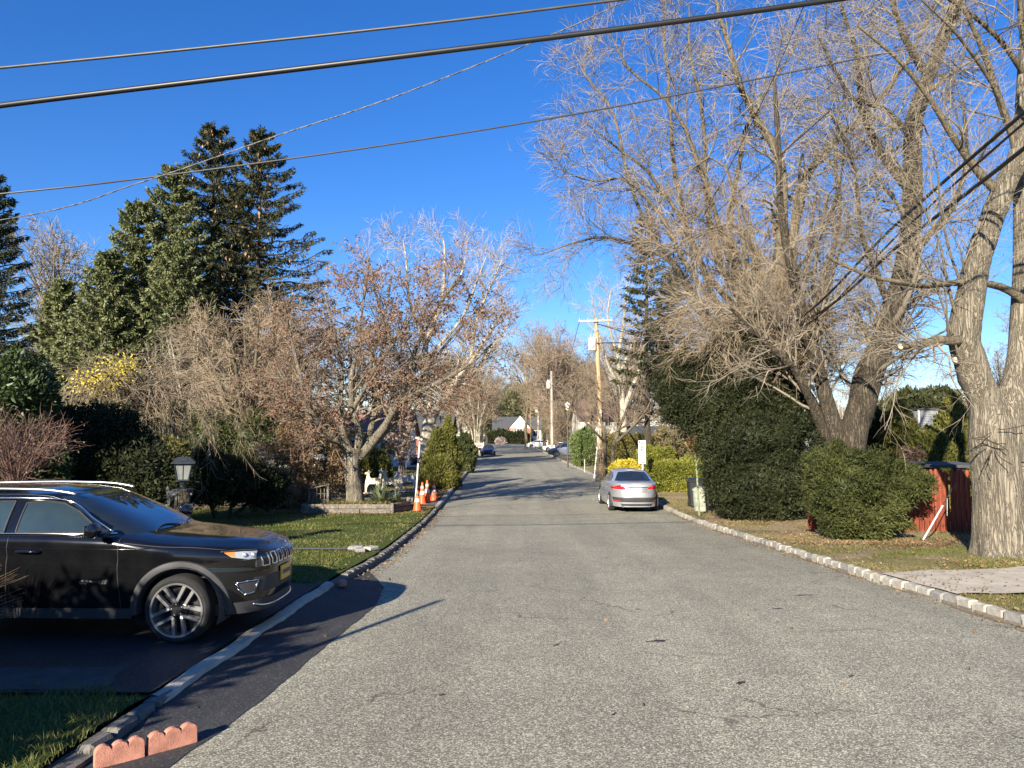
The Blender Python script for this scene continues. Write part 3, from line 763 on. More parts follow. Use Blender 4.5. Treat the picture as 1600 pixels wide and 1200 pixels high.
    def well(s, root, cx, sg):
        mb = MB(); r = s.arch + .01; yo = sg * (s.W - .04); yi = sg * (s.W - .38)
        pr = [(r * math.cos(a), r * math.sin(a)) for a in np.linspace(-.35, math.pi + .35, 24)]
        mb.grid([[(cx + p[0], yo, s.wr + p[1]) for p in pr], [(cx + p[0], yi, s.wr + p[1]) for p in pr]])
        mb.grid([[(cx + p[0], yi, s.wr + p[1]) for p in pr], [(cx, yi, s.wr) for p in pr]])
        mb.build('wheel_well', M['trim'], root)
def textmesh(name, body, size, mat, parent, Mx, ext=.002, sx=1.0):
    cu = bpy.data.curves.new(name, 'FONT'); cu.body = body; cu.size = size; cu.extrude = ext; cu.align_x = 'CENTER'; cu.align_y = 'CENTER'
    tmp = bpy.data.objects.new(name, cu); COL.objects.link(tmp); bpy.context.view_layer.update()
    me = bpy.data.meshes.new_from_object(tmp.evaluated_get(bpy.context.evaluated_depsgraph_get())); bpy.data.objects.remove(tmp); bpy.data.curves.remove(cu)
    me.transform(Mx @ Matrix.Diagonal((sx, 1, 1, 1))); me.name = name; me.materials.clear(); return link_mesh(name, me, mat, parent)

# ---- the black suv in the near driveway
def build_suv():
    root = empty('parked_suv', (0, 0, 0), 'glossy black suv with machined alloy wheels parked in the driveway', 'car')
    c = Car(Lf=.785, Lr=.90, WB=2.64, W=.905, zb=.235, wr=.332, arch=.41, tw=.235, nf=3.5, nr=4.6,
            top=[(-3.6, 1.10), (-2.6, 1.085), (-1.3, 1.065), (-.66, 1.045), (-.3, .985), (0, .955), (.35, .93), (.60, .905), (.70, .88), (.785, .85)],
            g0f=-.28, g0r=-3.46, g1f=-1.26, g1r=-3.15, gz1=1.455, gw0=.86, gw1=.64, gnf=4.2, gnr=5, crown=.055, gcrown=.055, nt=260, nv=20, nose_in=.09, rimk=.79)
    c.body(root, M['black_paint']); cab = c.cabin(root, M['black_paint'])
    # windscreen and its wipers
    zt, zb = 1.438, 1.075
    ws = c.patch('windscreen', 'gfront', [(-.80, 1.055), (-.5, 1.04), (0, 1.045), (.5, 1.04), (.80, 1.055)], [(-.585, zt - .015), (-.3, zt), (.3, zt), (.585, zt - .015)], M['car_glass'], root, .004, ns=24, ntt=8)
    for y0 in (-.45, .2):
        w = MB(); w.tube([c.pt('gfront', y0 + t * .52, 1.06 + .035 * math.sin(t * 3), 1, .02) for t in np.linspace(0, 1, 8)], .007, 6); w.build('wiper', M['trim'], root)
    for sg in (-1, 1):
        # side glass: front door, rear door, quarter
        for nm, lo, hi in (('door_window', [(-1.66, 1.085), (-.83, 1.085)], [(-1.655, 1.365), (-1.45, 1.38), (-1.30, 1.36), (-1.12, 1.28), (-.86, 1.11)]),
                           ('door_window', [(-2.58, 1.10), (-1.78, 1.088)], [(-2.52, 1.355), (-2.2, 1.375), (-1.775, 1.38)]),
                           ('quarter_window', [(-3.12, 1.14), (-2.68, 1.12)], [(-2.98, 1.325), (-2.62, 1.35)])):
            g = c.patch(nm, 'gside', lo, hi, M['door_glass'], root, .005, sg=sg, ns=14)
            fr = [lo[0], lo[-1]] + list(hi[::-1]) + [lo[0]]
            seal = MB()
            for a, b in zip(fr[:-1], fr[1:]):
                seal.tube([c.pt('gside', a[0] + (b[0] - a[0]) * t, a[1] + (b[1] - a[1]) * t, sg, .007) for t in np.linspace(0, 1, 6)], .009, 5)
            seal.build('window_seal', M['trim'], root)
        c.line('chrome_window_trim', 'gside', [(-3.15, 1.16), (-2.95, 1.36), (-2.55, 1.395), (-1.9, 1.412), (-1.45, 1.405), (-1.20, 1.355), (-.95, 1.21), (-.72, 1.085)], .0095, M['chrome'], root, sg, .012, n=50)
        c.line('chrome_belt_trim', 'gside', [(-3.1, 1.095), (-2.0, 1.078), (-.68, 1.071)], .008, M['chrome'], root, sg, .012)
        # roof rail
        rr = MB(); rr.tube(catmull([(-3.15, sg * .60, 1.45), (-3.0, sg * .60, 1.485), (-2.2, sg * .60, 1.502), (-1.6, sg * .595, 1.494), (-1.35, sg * .59, 1.470), (-1.22, sg * .585, 1.445)], 24), .013, 8); rr.build('roof_rail', M['steel_rail'], root, smooth=2)
        # doors' shut lines
        for x0, x1 in ((-.60, -.56), (-1.72, -1.72), (-2.62, -2.45)):
            c.line('door_gap', 'side', [(x1, .33), (x0, .7), (x0, 1.04)] if x0 != x1 else [(x0, .33), (x0, 1.045)], .0035, M['trim'], root, sg, .0006)
        for hx in (-1.50, -2.45):
            h = MB(); yy = float(c.side(hx, .90)); h.tube(catmull([(hx - .12, sg * (yy + .008), .90), (hx - .09, sg * (yy + .038), .903), (hx, sg * (yy + .045), .905), (hx + .09, sg * (yy + .038), .903), (hx + .12, sg * (yy + .008), .90)], 14), .013, 8)
            h.build('door_handle', M['black_paint'], root, smooth=2)
            h = MB(); h.tube([(hx - .10, sg * (yy + .05), .913), (hx + .10, sg * (yy + .05), .913)], .004, 6); h.build('handle_trim', M['chrome'], root)
        # mirror
        m = empty('side_mirror', (-.74, sg * .93, 1.115)); m.parent = root
        b = MB(); P = []
        for i, u in enumerate(np.linspace(0, 1, 9)):
            k = math.sin(math.pi * min(1, .12 + u * .88)) ** .5 if u < .999 else .05
            k = max(.05, (1 - (2 * abs(u - .5)) ** 4) ** .5)
            P.append([(-.03 + .062 * k * math.cos(a) - .02 * (1 - u), sg * (-.01 + .20 * u), .012 + .075 * k * math.sin(a)) for a in np.linspace(0, 2 * math.pi, 15)])
        b.grid(P); b.add([p for p in P[0][:-1]], [tuple(range(14))]); b.add([p for p in P[-1][:-1]], [tuple(range(14))]); b.build('mirror_housing', M['black_paint'], m, smooth=True)
        a_ = MB(); a_.box((.0, sg * -.03, -.045), (.09, .12, .035), bev=.01); a_.build('mirror_arm', M['trim'], m)
        gl = MB(); gl.box((-.088, sg * .09, .012), (.006, .16, .11), bev=.003); gl.build('mirror_glass', M['chrome'], m)
        # sill cladding and arches
        c.patch('sill_cladding', 'side', [(-2.18, .245), (-.46, .245)], [(-2.18, .345), (-.46, .345)], M['clad'], root, .012, sg=sg)
        for cx in (0, -2.64):
            c.arch_trim('arch_cladding', root, cx, sg, M['clad'], .405, .475, .022); c.well(root, cx, sg)
            c.wheel(root, cx, sg)
        # headlamp wraps round the corner
        hl = empty('headlight', (0, 0, 0)); hl.parent = root
        c.patch('lamp_lens', 'side', [(.47, .822), (.57, .80), (.665, .785)], [(.40, .872), (.56, .872), (.66, .862)], M['lampglass'], hl, .010, sg=sg)
        c.patch('turn_lens', 'side', [(.44, .845), (.50, .818)], [(.40, .872), (.49, .874)], M['amber'], hl, .013, sg=sg, ns=6)
        c.patch('lamp_lens', 'front', [(sg * .735, .785), (sg * .56, .785)], [(sg * .715, .862), (sg * .56, .85)], M['lampglass'], hl, .010, ns=8)
        c.line('lamp_bezel', 'side', [(.37, .880), (.53, .885), (.66, .872)], .008, M['trim'], hl, sg, .006)
        for (px_, pz_) in ((.57, .835), (.635, .828)):
            pr = MB(); y_ = float(c.side(px_, pz_)); pr.lathe([(.001, sg * (y_ + .016)), (.022, sg * (y_ + .014)), (.028, sg * (y_ + .008))], c=(px_, 0, pz_), n=14, axis='y'); pr.build('projector_lamp', M['alloy'], hl, smooth=True)
        # fog lamp with chrome bezel
        fg = empty('fog_lamp', (0, 0, 0)); fg.parent = root
        c.patch('fog_recess', 'side', [(.58, .445), (.66, .46)], [(.52, .555), (.685, .57)], M['trim'], fg, .006, sg=sg)
        bz = MB(); ring = [(.515, .562), (.60, .572), (.69, .575), (.66, .455), (.58, .435), (.535, .50), (.515, .562)]
        for a, b in zip(ring[:-1], ring[1:]): bz.tube([c.pt('side', a[0] + (b[0] - a[0]) * t, a[1] + (b[1] - a[1]) * t, sg, .014) for t in (0, .5, 1)], .0075, 6)
        bz.build('chrome_bezel', M['chrome'], fg, smooth=2)
        c.line('shoulder_crease', 'side', [(-3.3, .965), (-1.8, .935), (-.62, .925), (-.3, .93)], .0045, M['black_paint'], root, sg, .0015)
        tl = c.patch('tail_light', 'side', [(-3.45, .93), (-3.2, .95)], [(-3.42, 1.05), (-3.15, 1.03)], M['redlens'], root, .006, sg=sg)
    # nose
    gr = empty('grille', (0, 0, 0)); gr.parent = root
    c.patch('grille_panel', 'front', [(-.54, .695), (0, .69), (.54, .695)], [(-.54, .832), (0, .834), (.54, .832)], M['trim'], gr, .004, ns=24)
    for k in range(7):
        y0 = (k - 3) * .145; s_ = MB(); hw, z0, z1 = .046, .705, .822
        ring = [(y0 - hw, z0), (y0 + hw, z0), (y0 + hw, z1), (y0 - hw, z1), (y0 - hw, z0)]
        for a, b in zip(ring[:-1], ring[1:]): s_.tube([c.pt('front', a[0] + (b[0] - a[0]) * t, a[1] + (b[1] - a[1]) * t, 1, .012) for t in (0, .5, 1)], .0075, 6)
        s_.build('grille_slot', M['chrome'], gr)
    c.patch('lower_intake', 'front', [(-.5, .44), (.5, .44)], [(-.56, .60), (.56, .60)], M['trim'], root, .004, ns=20)
    c.patch('bumper_skirt', 'front', [(-.8, .245), (0, .24), (.8, .245)], [(-.8, .36), (0, .37), (.8, .36)], M['clad'], root, .012, ns=20)
    c.line('chrome_skid_trim', 'front', [(-.55, .33), (-.4, .295), (0, .285), (.4, .295), (.55, .33)], .012, M['chrome'], root, 1, .022)
    c.patch('number_plate', 'front', [(-.15, .50), (.15, .50)], [(-.15, .65), (.15, .65)], M['plate_y'], root, .022, ns=6)
    for k in range(6):
        c.patch('plate_mark', 'front', [(-.12 + k * .042, .555), (-.095 + k * .042, .555)], [(-.12 + k * .042, .60), (-.095 + k * .042, .60)], M['plate_ink'], root, .026, ns=2, ntt=1)
    textmesh('lettering', 'COMPASS', .047, M['chrome'], root, Matrix.Translation((-.84, -(float(c.side(-.84, .60)) + .004), .60)) @ Matrix.Rotation(R(90), 4, 'X'), .004, 1.35)
    textmesh('hood_lettering', 'Jeep', .05, M['chrome'], root, Matrix.Translation((.80, 0, .905)) @ Matrix.Rotation(R(90), 4, 'Z') @ Matrix.Rotation(R(58), 4, 'X'), .003)
    c.line('hood_gap', 'side', [(-.56, .985), (-.2, .945), (.1, .93), (.42, .895)], .0035, M['trim'], root, -1, .001)
    c.line('hood_gap', 'side', [(-.56, .985), (-.2, .945), (.1, .93), (.42, .895)], .0035, M['trim'], root, 1, .001)
    # seats and wheel read through as plain glass; rear pane
    c.patch('rear_window', 'gfront', [(-.66, 1.16), (.66, 1.16)], [(-.54, 1.44), (.54, 1.44)], M['car_glass'], root, .004, sg=-1)
    c.patch('rear_bumper', 'front', [(-.8, .25), (.8, .25)], [(-.8, .42), (.8, .42)], M['clad'], root, .012, sg=-1, ns=20)
    root.location = (-3.29, 8.60, float(gz(8.6)) + .106); root.rotation_euler = (0, 0, R(-1.5))
    return root
build_suv()

# ---- the silver sedan at the right kerb
def build_sedan(name, label, mat, loc, rz, detail=True, group=None):
    root = empty(name, (0, 0, 0), label, 'car', group)
    c = Car(Lf=.90, Lr=.98, WB=2.67, W=.877, zb=.20, wr=.32, arch=.365, tw=.21, nf=3.2, nr=3.6,
            top=[(-3.65, .95), (-3.5, 1.01), (-3.1, 1.035), (-2.6, 1.02), (-1.2, .96), (-.4, .93), (0, .89), (.5, .80), (.9, .70)],
            g0f=.02, g0r=-3.15, g1f=-1.0, g1r=-2.35, gz1=1.395, gw0=.80, gw1=.56, gnf=3.8, gnr=4.2, crown=.035, gcrown=.05, nt=160 if detail else 100, nv=14 if detail else 11, nose_in=.16, tail_in=.10)
    c.body(root, mat); c.cabin(root, mat)
    c.patch('windscreen', 'gfront', [(-.70, .98), (0, 1.0), (.70, .98)], [(-.50, 1.36), (0, 1.375), (.50, 1.36)], M['car_glass'], root, .004, ns=16)
    c.patch('rear_window', 'gfront', [(-.66, 1.06), (0, 1.055), (.66, 1.06)], [(-.47, 1.345), (0, 1.375), (.47, 1.345)], M['car_glass'], root, .005, sg=-1, ns=20, ntt=8)
    for sg in (-1, 1):
        c.patch('door_window', 'gside', [(-1.30, .99), (-.42, .975)], [(-1.30, 1.34), (-1.12, 1.345), (-.85, 1.24), (-.45, 1.0)], M['car_glass'], root, .005, sg=sg)
        c.patch('door_window', 'gside', [(-2.55, 1.04), (-1.38, .995)], [(-2.5, 1.17), (-2.15, 1.32), (-1.38, 1.345)], M['car_glass'], root, .005, sg=sg)
        for x0 in (-.45, -1.34, -2.35): c.line('door_gap', 'side', [(x0, .28), (x0, .6), (x0, .93)], .004, M['trim'], root, sg, .0008)
        for hx in (-1.18, -2.15):
            h = MB(); yy = float(c.side(hx, .80)); h.tube(catmull([(hx - .1, sg * (yy + .004), .80), (hx - .06, sg * (yy + .035), .803), (hx + .06, sg * (yy + .035), .803), (hx + .1, sg * (yy + .004), .80)], 10), .012, 6); h.build('door_handle', mat, root, smooth=2)
        m = MB(); m.box((-.55, sg * .96, .99), (.11, .20, .13), bev=.035); m.build('side_mirror', mat if not detail else M['trim'], root)
        for cx in (0, -2.67):
            c.arch_trim('arch_lip', root, cx, sg, mat, .355, .375, .004, a0=.0, a1=math.pi); c.well(root, cx, sg); c.wheel(root, cx, sg, detail=False)
        # lamps
        tl = empty('tail_light', (0, 0, 0)); tl.parent = root
        c.patch('red_lens', 'side', [(-3.52, .80), (-3.28, .84)], [(-3.50, .955), (-3.30, .90)], M['redlens'], tl, .010, sg=sg)
        c.patch('red_lens', 'front', [(sg * .80, .795), (sg * .34, .80)], [(sg * .80, .955), (sg * .46, .905)], M['redlens'], tl, .010, sg=-1)
        c.patch('clear_lens', 'front', [(sg * .77, .775), (sg * .42, .775)], [(sg * .77, .798), (sg * .42, .798)], M['lampglass'], tl, .013, sg=-1, ns=8, ntt=1)
        c.patch('rear_reflector', 'front', [(sg * .76, .39), (sg * .56, .39)], [(sg * .76, .43), (sg * .56, .43)], M['darkred'], root, .024, sg=-1, ns=6, ntt=1)
        c.patch('headlight', 'front', [(sg * .78, .62), (sg * .48, .60)], [(sg * .80, .70), (sg * .48, .66)], M['lampglass'], root, .008)
        c.patch('headlight', 'side', [(.55, .62), (.70, .62)], [(.45, .70), (.68, .69)], M['lampglass'], root, .008, sg=sg)
    c.patch('bumper_insert', 'front', [(-.79, .37), (0, .37), (.79, .37)], [(-.79, .52), (0, .53), (.79, .52)], M['clad'], root, .012, sg=-1, ns=24)
    c.patch('bumper_lip', 'front', [(-.5, .24), (.5, .24)], [(-.56, .31), (.56, .31)], M['trim'], root, .008, sg=-1, ns=20)
    c.patch('plate_recess', 'front', [(-.33, .72), (.33, .72)], [(-.37, .86), (.37, .86)], M['plate_recess'], root, .003, sg=-1)
    c.patch('number_plate', 'front', [(-.16, .725), (.16, .725)], [(-.16, .855), (.16, .855)], M['plate_w'], root, .012, sg=-1, ns=4)
    for k in range(7):
        c.patch('plate_mark', 'front', [(-.125 + k * .037, .765), (-.103 + k * .037, .765)], [(-.125 + k * .037, .815), (-.103 + k * .037, .815)], M['plate_ink'], root, .016, sg=-1, ns=2, ntt=1)
    c.line('plate_garnish', 'front', [(-.40, .872), (0, .879), (.40, .872)], .014, M['trim'], root, -1, .006)
    c.line('boot_gap', 'front', [(-.45, .72), (-.38, .700), (.38, .700), (.45, .72)], .004, M['trim'], root, -1, .002)
    b = MB(); b.lathe([(.001, 0), (.028, .002), (.032, 0)], n=12, axis='x'); ob = b.build('boot_badge', M['chrome'], root); ob.location = (float(c.front(0, .94, -1)) - .004, 0, .94)
    c.patch('front_grille', 'front', [(-.4, .50), (.4, .50)], [(-.46, .63), (.46, .63)], M['trim'], root, .006)
    c.patch('lower_grille', 'front', [(-.5, .26), (.5, .26)], [(-.55, .40), (.55, .40)], M['trim'], root, .006)
    ex = MB(); ex.tube([(-3.3, .5, .22), (-3.68, .5, .22)], .03, 10); ex.build('exhaust_pipe', M['chrome'], root)
    root.location = loc; root.rotation_euler = (0, 0, rz); return root
# origin is the front axle: rear bumper at about 26 m
build_sedan('silver_sedan', 'silver sedan with red tail lights parked at the right kerb', M['silver_paint'], (4.25, 30.15, float(gz(28)) + .0), R(90.5))
build_sedan('blue_sedan', 'dark blue sedan parked far off at the left kerb, facing the camera', M['navy_paint'], (X(763, 96) , 95.5, .0), R(-90), False)
def build_van(name, label, mat, loc, rz, cat='car', group=None, **kw):
    root = empty(name, (0, 0, 0), label, cat, group)
    d = dict(Lf=.98, Lr=1.05, WB=3.0, W=.96, zb=.24, wr=.34, arch=.39, nf=3.4, nr=5,
            top=[(-4.0, 1.12), (-1.0, 1.06), (-.2, 1.04), (.4, .93), (.98, .76)], g0f=.30, g0r=-3.98, g1f=-1.0, g1r=-3.75, gz1=1.68, gw0=.90, gw1=.70, gnf=3.6, gnr=6, nt=110, nv=11)
    d.update(kw); c = Car(**d)
    c.body(root, mat); c.cabin(root, mat); WB = d['WB']; z1 = d['gz1']; zt = z1 - .08; zb = float(c.T(-1.2)) + .04
    c.patch('windscreen', 'gfront', [(-.76, zb + .0), (.76, zb)], [(-.6, zt), (.6, zt)], M['car_glass'], root, .004, ns=14)
    c.patch('rear_window', 'gfront', [(-.72, zb + .05), (.72, zb + .05)], [(-.6, zt), (.6, zt)], M['car_glass'], root, .004, sg=-1)
    xr = d['g1r']
    for sg in (-1, 1):
        ws = np.linspace(-1.05, xr + .15, 4)
        c.patch('door_window', 'gside', [(ws[1] + .04, zb), (-.35, zb)], [(ws[1] + .04, zt), (-1.0, zt), (-.42, zb + .06)], M['car_glass'], root, .005, sg=sg)
        for a, b in zip(ws[1:-1], ws[2:]): c.patch('side_window', 'gside', [(b + .04, zb), (a - .04, zb)], [(b + .06, zt), (a - .04, zt)], M['car_glass'], root, .005, sg=sg)
        m = MB(); m.box((-.45, sg * (d['W'] + .07), zb + .03), (.12, .2, .16), bev=.04); m.build('side_mirror', mat, root)
        for x0 in (-.45, -1.5): c.line('door_gap', 'side', [(x0, .32), (x0, .6), (x0, 1.0)], .005, M['trim'], root, sg, .001)
        for cx in (0, -WB): c.well(root, cx, sg); c.wheel(root, cx, sg, detail=False)
        c.patch('headlight', 'side', [(.62, .70), (.78, .68)], [(.45, .82), (.76, .77)], M['lampglass'], root, .008, sg=sg)
        c.patch('headlight', 'front', [(sg * .85, .68), (sg * .55, .66)], [(sg * .85, .78), (sg * .55, .74)], M['lampglass'], root, .008)
        c.patch('tail_light', 'side', [(xr - .2, .85), (xr - .05, .85)], [(xr - .2, 1.02), (xr - .05, 1.02)], M['redlens'], root, .008, sg=sg)
    c.patch('front_grille', 'front', [(-.45, .5), (.45, .5)], [(-.5, .66), (.5, .66)], M['trim'], root, .006)
    root.location = loc; root.rotation_euler = (0, 0, rz); return root
build_van('silver_minivan', 'silver minivan parked nose to the street beyond the second utility pole', M['grey_paint'], (X(869, 89), 89.3, .14), R(180), 'minivan')
build_van('black_suv', 'black suv with a roof box behind the silver minivan', M['black_paint'], (X(882, 97), 97, .14), R(180), 'car', gz1=1.78)
build_van('white_car', 'white car parked at the far end beside the third utility pole', M['white_paint'], (X(830, 150), 150, .12), R(180), 'car', WB=2.7, gz1=1.5, g0r=-3.6, g1r=-3.3)
build_sedan('white_sedan', 'small white car half hidden behind the second utility pole', M['white_paint'], (X(856, 118), 118, .12), R(180), False)
build_sedan('blue_grey_sedan', 'blue-grey sedan behind the yellow-green hedge on the right', M['grey_paint'], (X(1074, 50), 50, .5), R(100), False)
build_sedan('driveway_sedan', 'dark car in the shade beside the left brick-roofed house', M['navy_paint'], (X(645, 66), 66, .12), R(-5), False)
# ---------------------------------------------------------------- vegetation
M['bark_maple'] = barkmat('grey_brown_bark', (.25, .215, .16), (.37, .325, .25), 26, .9, .04, .07, crack=.5)
M['bark_dark'] = barkmat('dark_bark', (.10, .083, .058), (.165, .135, .10), 22, .9, .05, .12)
M['bark_pale'] = barkmat('pale_mottled_bark', (.42, .38, .29), (.55, .50, .40), 3, .3, .02, .6)
M['bark_smooth'] = barkmat('smooth_tan_bark', (.155, .13, .088), (.22, .18, .125), 14, .4, .02, .3)
M['twig_tan'] = plain('tan_twigs', (.225, .17, .112), .8, var=.25, vs=1)
M['twig_grey'] = plain('grey_twigs', (.19, .158, .115), .8, var=.25, vs=1)
M['twig_brown'] = plain('brown_twigs', (.19, .14, .095), .8, var=.25, vs=1)
M['twig_red'] = plain('red_brown_twigs', (.10, .055, .042), .8, var=.3, vs=1)  # red-brown taken darker so the barberry's shade sits in the colour
M['twig_light'] = plain('light_twigs', (.29, .245, .185), .8, var=.2, vs=1)
M['needle_dark'] = leafmat('dark_needles', (.038, .045, .016), (.080, .082, .030), .6, .15)
M['needle_fir'] = leafmat('fir_needles', (.14, .165, .06), (.26, .265, .13), .55, .2)
M['needle_yew'] = leafmat('yew_needles', (.019, .025, .009), (.055, .060, .024), .6, .12, .2)
M['needle_yew2'] = leafmat('green_yew_needles', (.045, .056, .016), (.125, .13, .040), .6, .18, .2)
M['arbor'] = leafmat('arborvitae_sprays', (.12, .125, .025), (.21, .19, .045), .6, .2)
M['arbor_dark'] = leafmat('dark_arborvitae_sprays', (.045, .060, .016), (.10, .105, .03), .6, .15)
M['rhodo'] = leafmat('broad_evergreen_leaves', (.035, .060, .018), (.10, .13, .05), .45, .1, .3)
M['rust'] = leafmat('rust_leaves', (.20, .115, .075), (.38, .25, .17), .6, .3)
M['tanleaf'] = leafmat('withered_tan_leaves', (.22, .15, .08), (.36, .25, .15), .6, .3)
M['olive'] = leafmat('olive_leaves', (.15, .14, .04), (.28, .23, .08), .55, .2)
M['yellow'] = leafmat('yellow_leaves', (.62, .50, .05), (.80, .68, .12), .5, .3)
M['yellowgreen'] = leafmat('yellow_green_leaves', (.17, .19, .032), (.38, .34, .055), .5, .3)
M['bush_green'] = leafmat('fresh_green_leaves', (.12, .17, .05), (.24, .28, .11), .5, .25)
M['blossom'] = leafmat('pale_blossom', (.60, .48, .44), (.75, .66, .62), .6, .3)
M['yucca'] = leafmat('yucca_blades', (.12, .15, .07), (.38, .40, .26), .45, .15)
M['cone'] = plain('hanging_cones', (.30, .17, .09), .8, var=.3, vs=6)

def ribbons(P, Rr):
    N, K = P.shape[:2]; T = nrm(np.gradient(P, axis=1)); n = nrm(np.random.default_rng(N).normal(size=(N, 1, 3))); s = nrm(np.cross(T, n)) * (Rr * 1.25)[..., None]
    V = np.stack([P - s, P + s], 2).reshape(-1, 3); b = (np.arange(N) * K * 2)[:, None] + (np.arange(K - 1) * 2)[None]
    return V, np.stack([b, b + 1, b + 3, b + 2], -1).reshape(-1, 4)
def crown_mesh(levels, sides=(5, 4, 3, 3, 3), flat=1):
    return merge([tubes(P, Rr, s) if k < flat else ribbons(P, Rr) for k, ((P, Rr), s) in enumerate(zip(levels, sides))])
def bark_bulge(V, c, amt, fr, seed):
    n = noise3(V * fr, seed)[:, None]; d = V - c; d[:, 2] = 0; return V + nrm(d) * n * amt
def plant_root(name, x, y, label, cat, group=None, z=None):
    return empty(name, (x, y, yard(y) if z is None else z), label, cat, group)
def addpart(root, name, Vf, mat, smooth=False, kind=None):
    V, Fs = Vf; V = V - np.array(root.location)
    o = link_mesh(name, npmesh(name, V, Fs, smooth), mat, root)
    if kind: o['kind'] = kind
    return o
def limbs(defs, K=16):
    """defs: list of (list of (px,py,depth), r0, r1)"""
    P = []; Rr = []
    for pts, r0, r1 in defs:
        w = [at(*p) for p in pts]; P.append(catmull(w, K)); Rr.append(np.linspace(0, 1, K) ** .85 * (r1 - r0) + r0)
    return np.array(P), np.array(Rr)
def bare(rg, P, Rr, spec):
    """spec: per level (n, length, ang, K, up, wig, t0, rr, rmin)"""
    L = []; a, b = P, Rr
    for (n, ln, ang, K, up, wig, t0, rr, rmin) in spec:
        a, b = grow(a, b, n, ln, ang, K, up, wig, t0, rr, rmin, rg=rg); L.append((a, b))
    return L

# --- generic street tree, upright or spreading, bare
def gen_tree(rg, H, spread, nl=7, r=.22, fork=.25, spec=None, wig=.1):
    base = np.array([0, 0, 0.]); P = []; Rr = []
    K = 12; tr = np.cumsum(np.vstack([[0, 0, 0], np.c_[rg.normal(0, .012 * H, (K - 1, 2)), np.full(K - 1, H * .78 / (K - 1))]]), 0)
    P.append(tr); Rr.append(r * np.linspace(1, .18, K))
    for i in range(nl):
        t = fork + (.7 - fork) * (i + rg.random()) / nl; f = t * (K - 1); k = int(f); p = tr[k] + (tr[k + 1] - tr[k]) * (f - k)
        a = i * 2.4 + rg.uniform(-.4, .4); L = H * .62 * (1 - .45 * t) ; el = math.radians(rg.uniform(48, 68))
        d = np.array([math.cos(a) * math.cos(el) * spread, math.sin(a) * math.cos(el) * spread, math.sin(el)]); d /= np.linalg.norm(d); q = [p]
        for _ in range(K - 1):
            d = nrm(d + np.array([0, 0, .02]) + rg.normal(size=3) * wig); q.append(q[-1] + d * L / (K - 1))
        P.append(np.array(q)); Rr.append(r * (.55 - .2 * t) * np.linspace(1, .12, K))
    P, Rr = np.array(P), np.array(Rr)
    spec = spec or [(9, H * .22, (25, 60), 6, .04, .14, .25, .5, .012), (7, H * .11, (25, 60), 5, .05, .16, .2, .6, .009), (5, H * .055, (25, 60), 4, .03, .16, .2, .7, .007)]
    return P, Rr, bare(rg, P, Rr, spec)
def build_bare(name, loc, label, cat, P, Rr, L, bark, twig, group=None, leaves=None, tside=8, local=True):
    r = empty(name, loc, label, cat, group)
    V, q = tubes(P, Rr, tside); link_mesh('trunk', npmesh('trunk', V, [q], True), bark, r)
    V, Fs = crown_mesh(L, (5, 3, 3, 3)); o = link_mesh('crown', npmesh('crown', V, Fs), twig, r); o['kind'] = 'stuff'
    if leaves:
        mat, n, size, lv = leaves; rg = np.random.default_rng(4); Pp = L[lv][0]; i = rg.integers(0, len(Pp), n); t = rg.random(n); K = Pp.shape[1]
        f = t * (K - 1); k = np.minimum(f.astype(int), K - 2); c = Pp[i, k] + (Pp[i, k + 1] - Pp[i, k]) * (f - k)[:, None]
        D = rg.normal(size=(n, 3)) + np.array([0, 0, -.5]); V, q = leafq(c, D, size, size * .75, rg); o = link_mesh('leaves', npmesh('leaves', V, [q]), mat, r); o['kind'] = 'stuff'
    return r

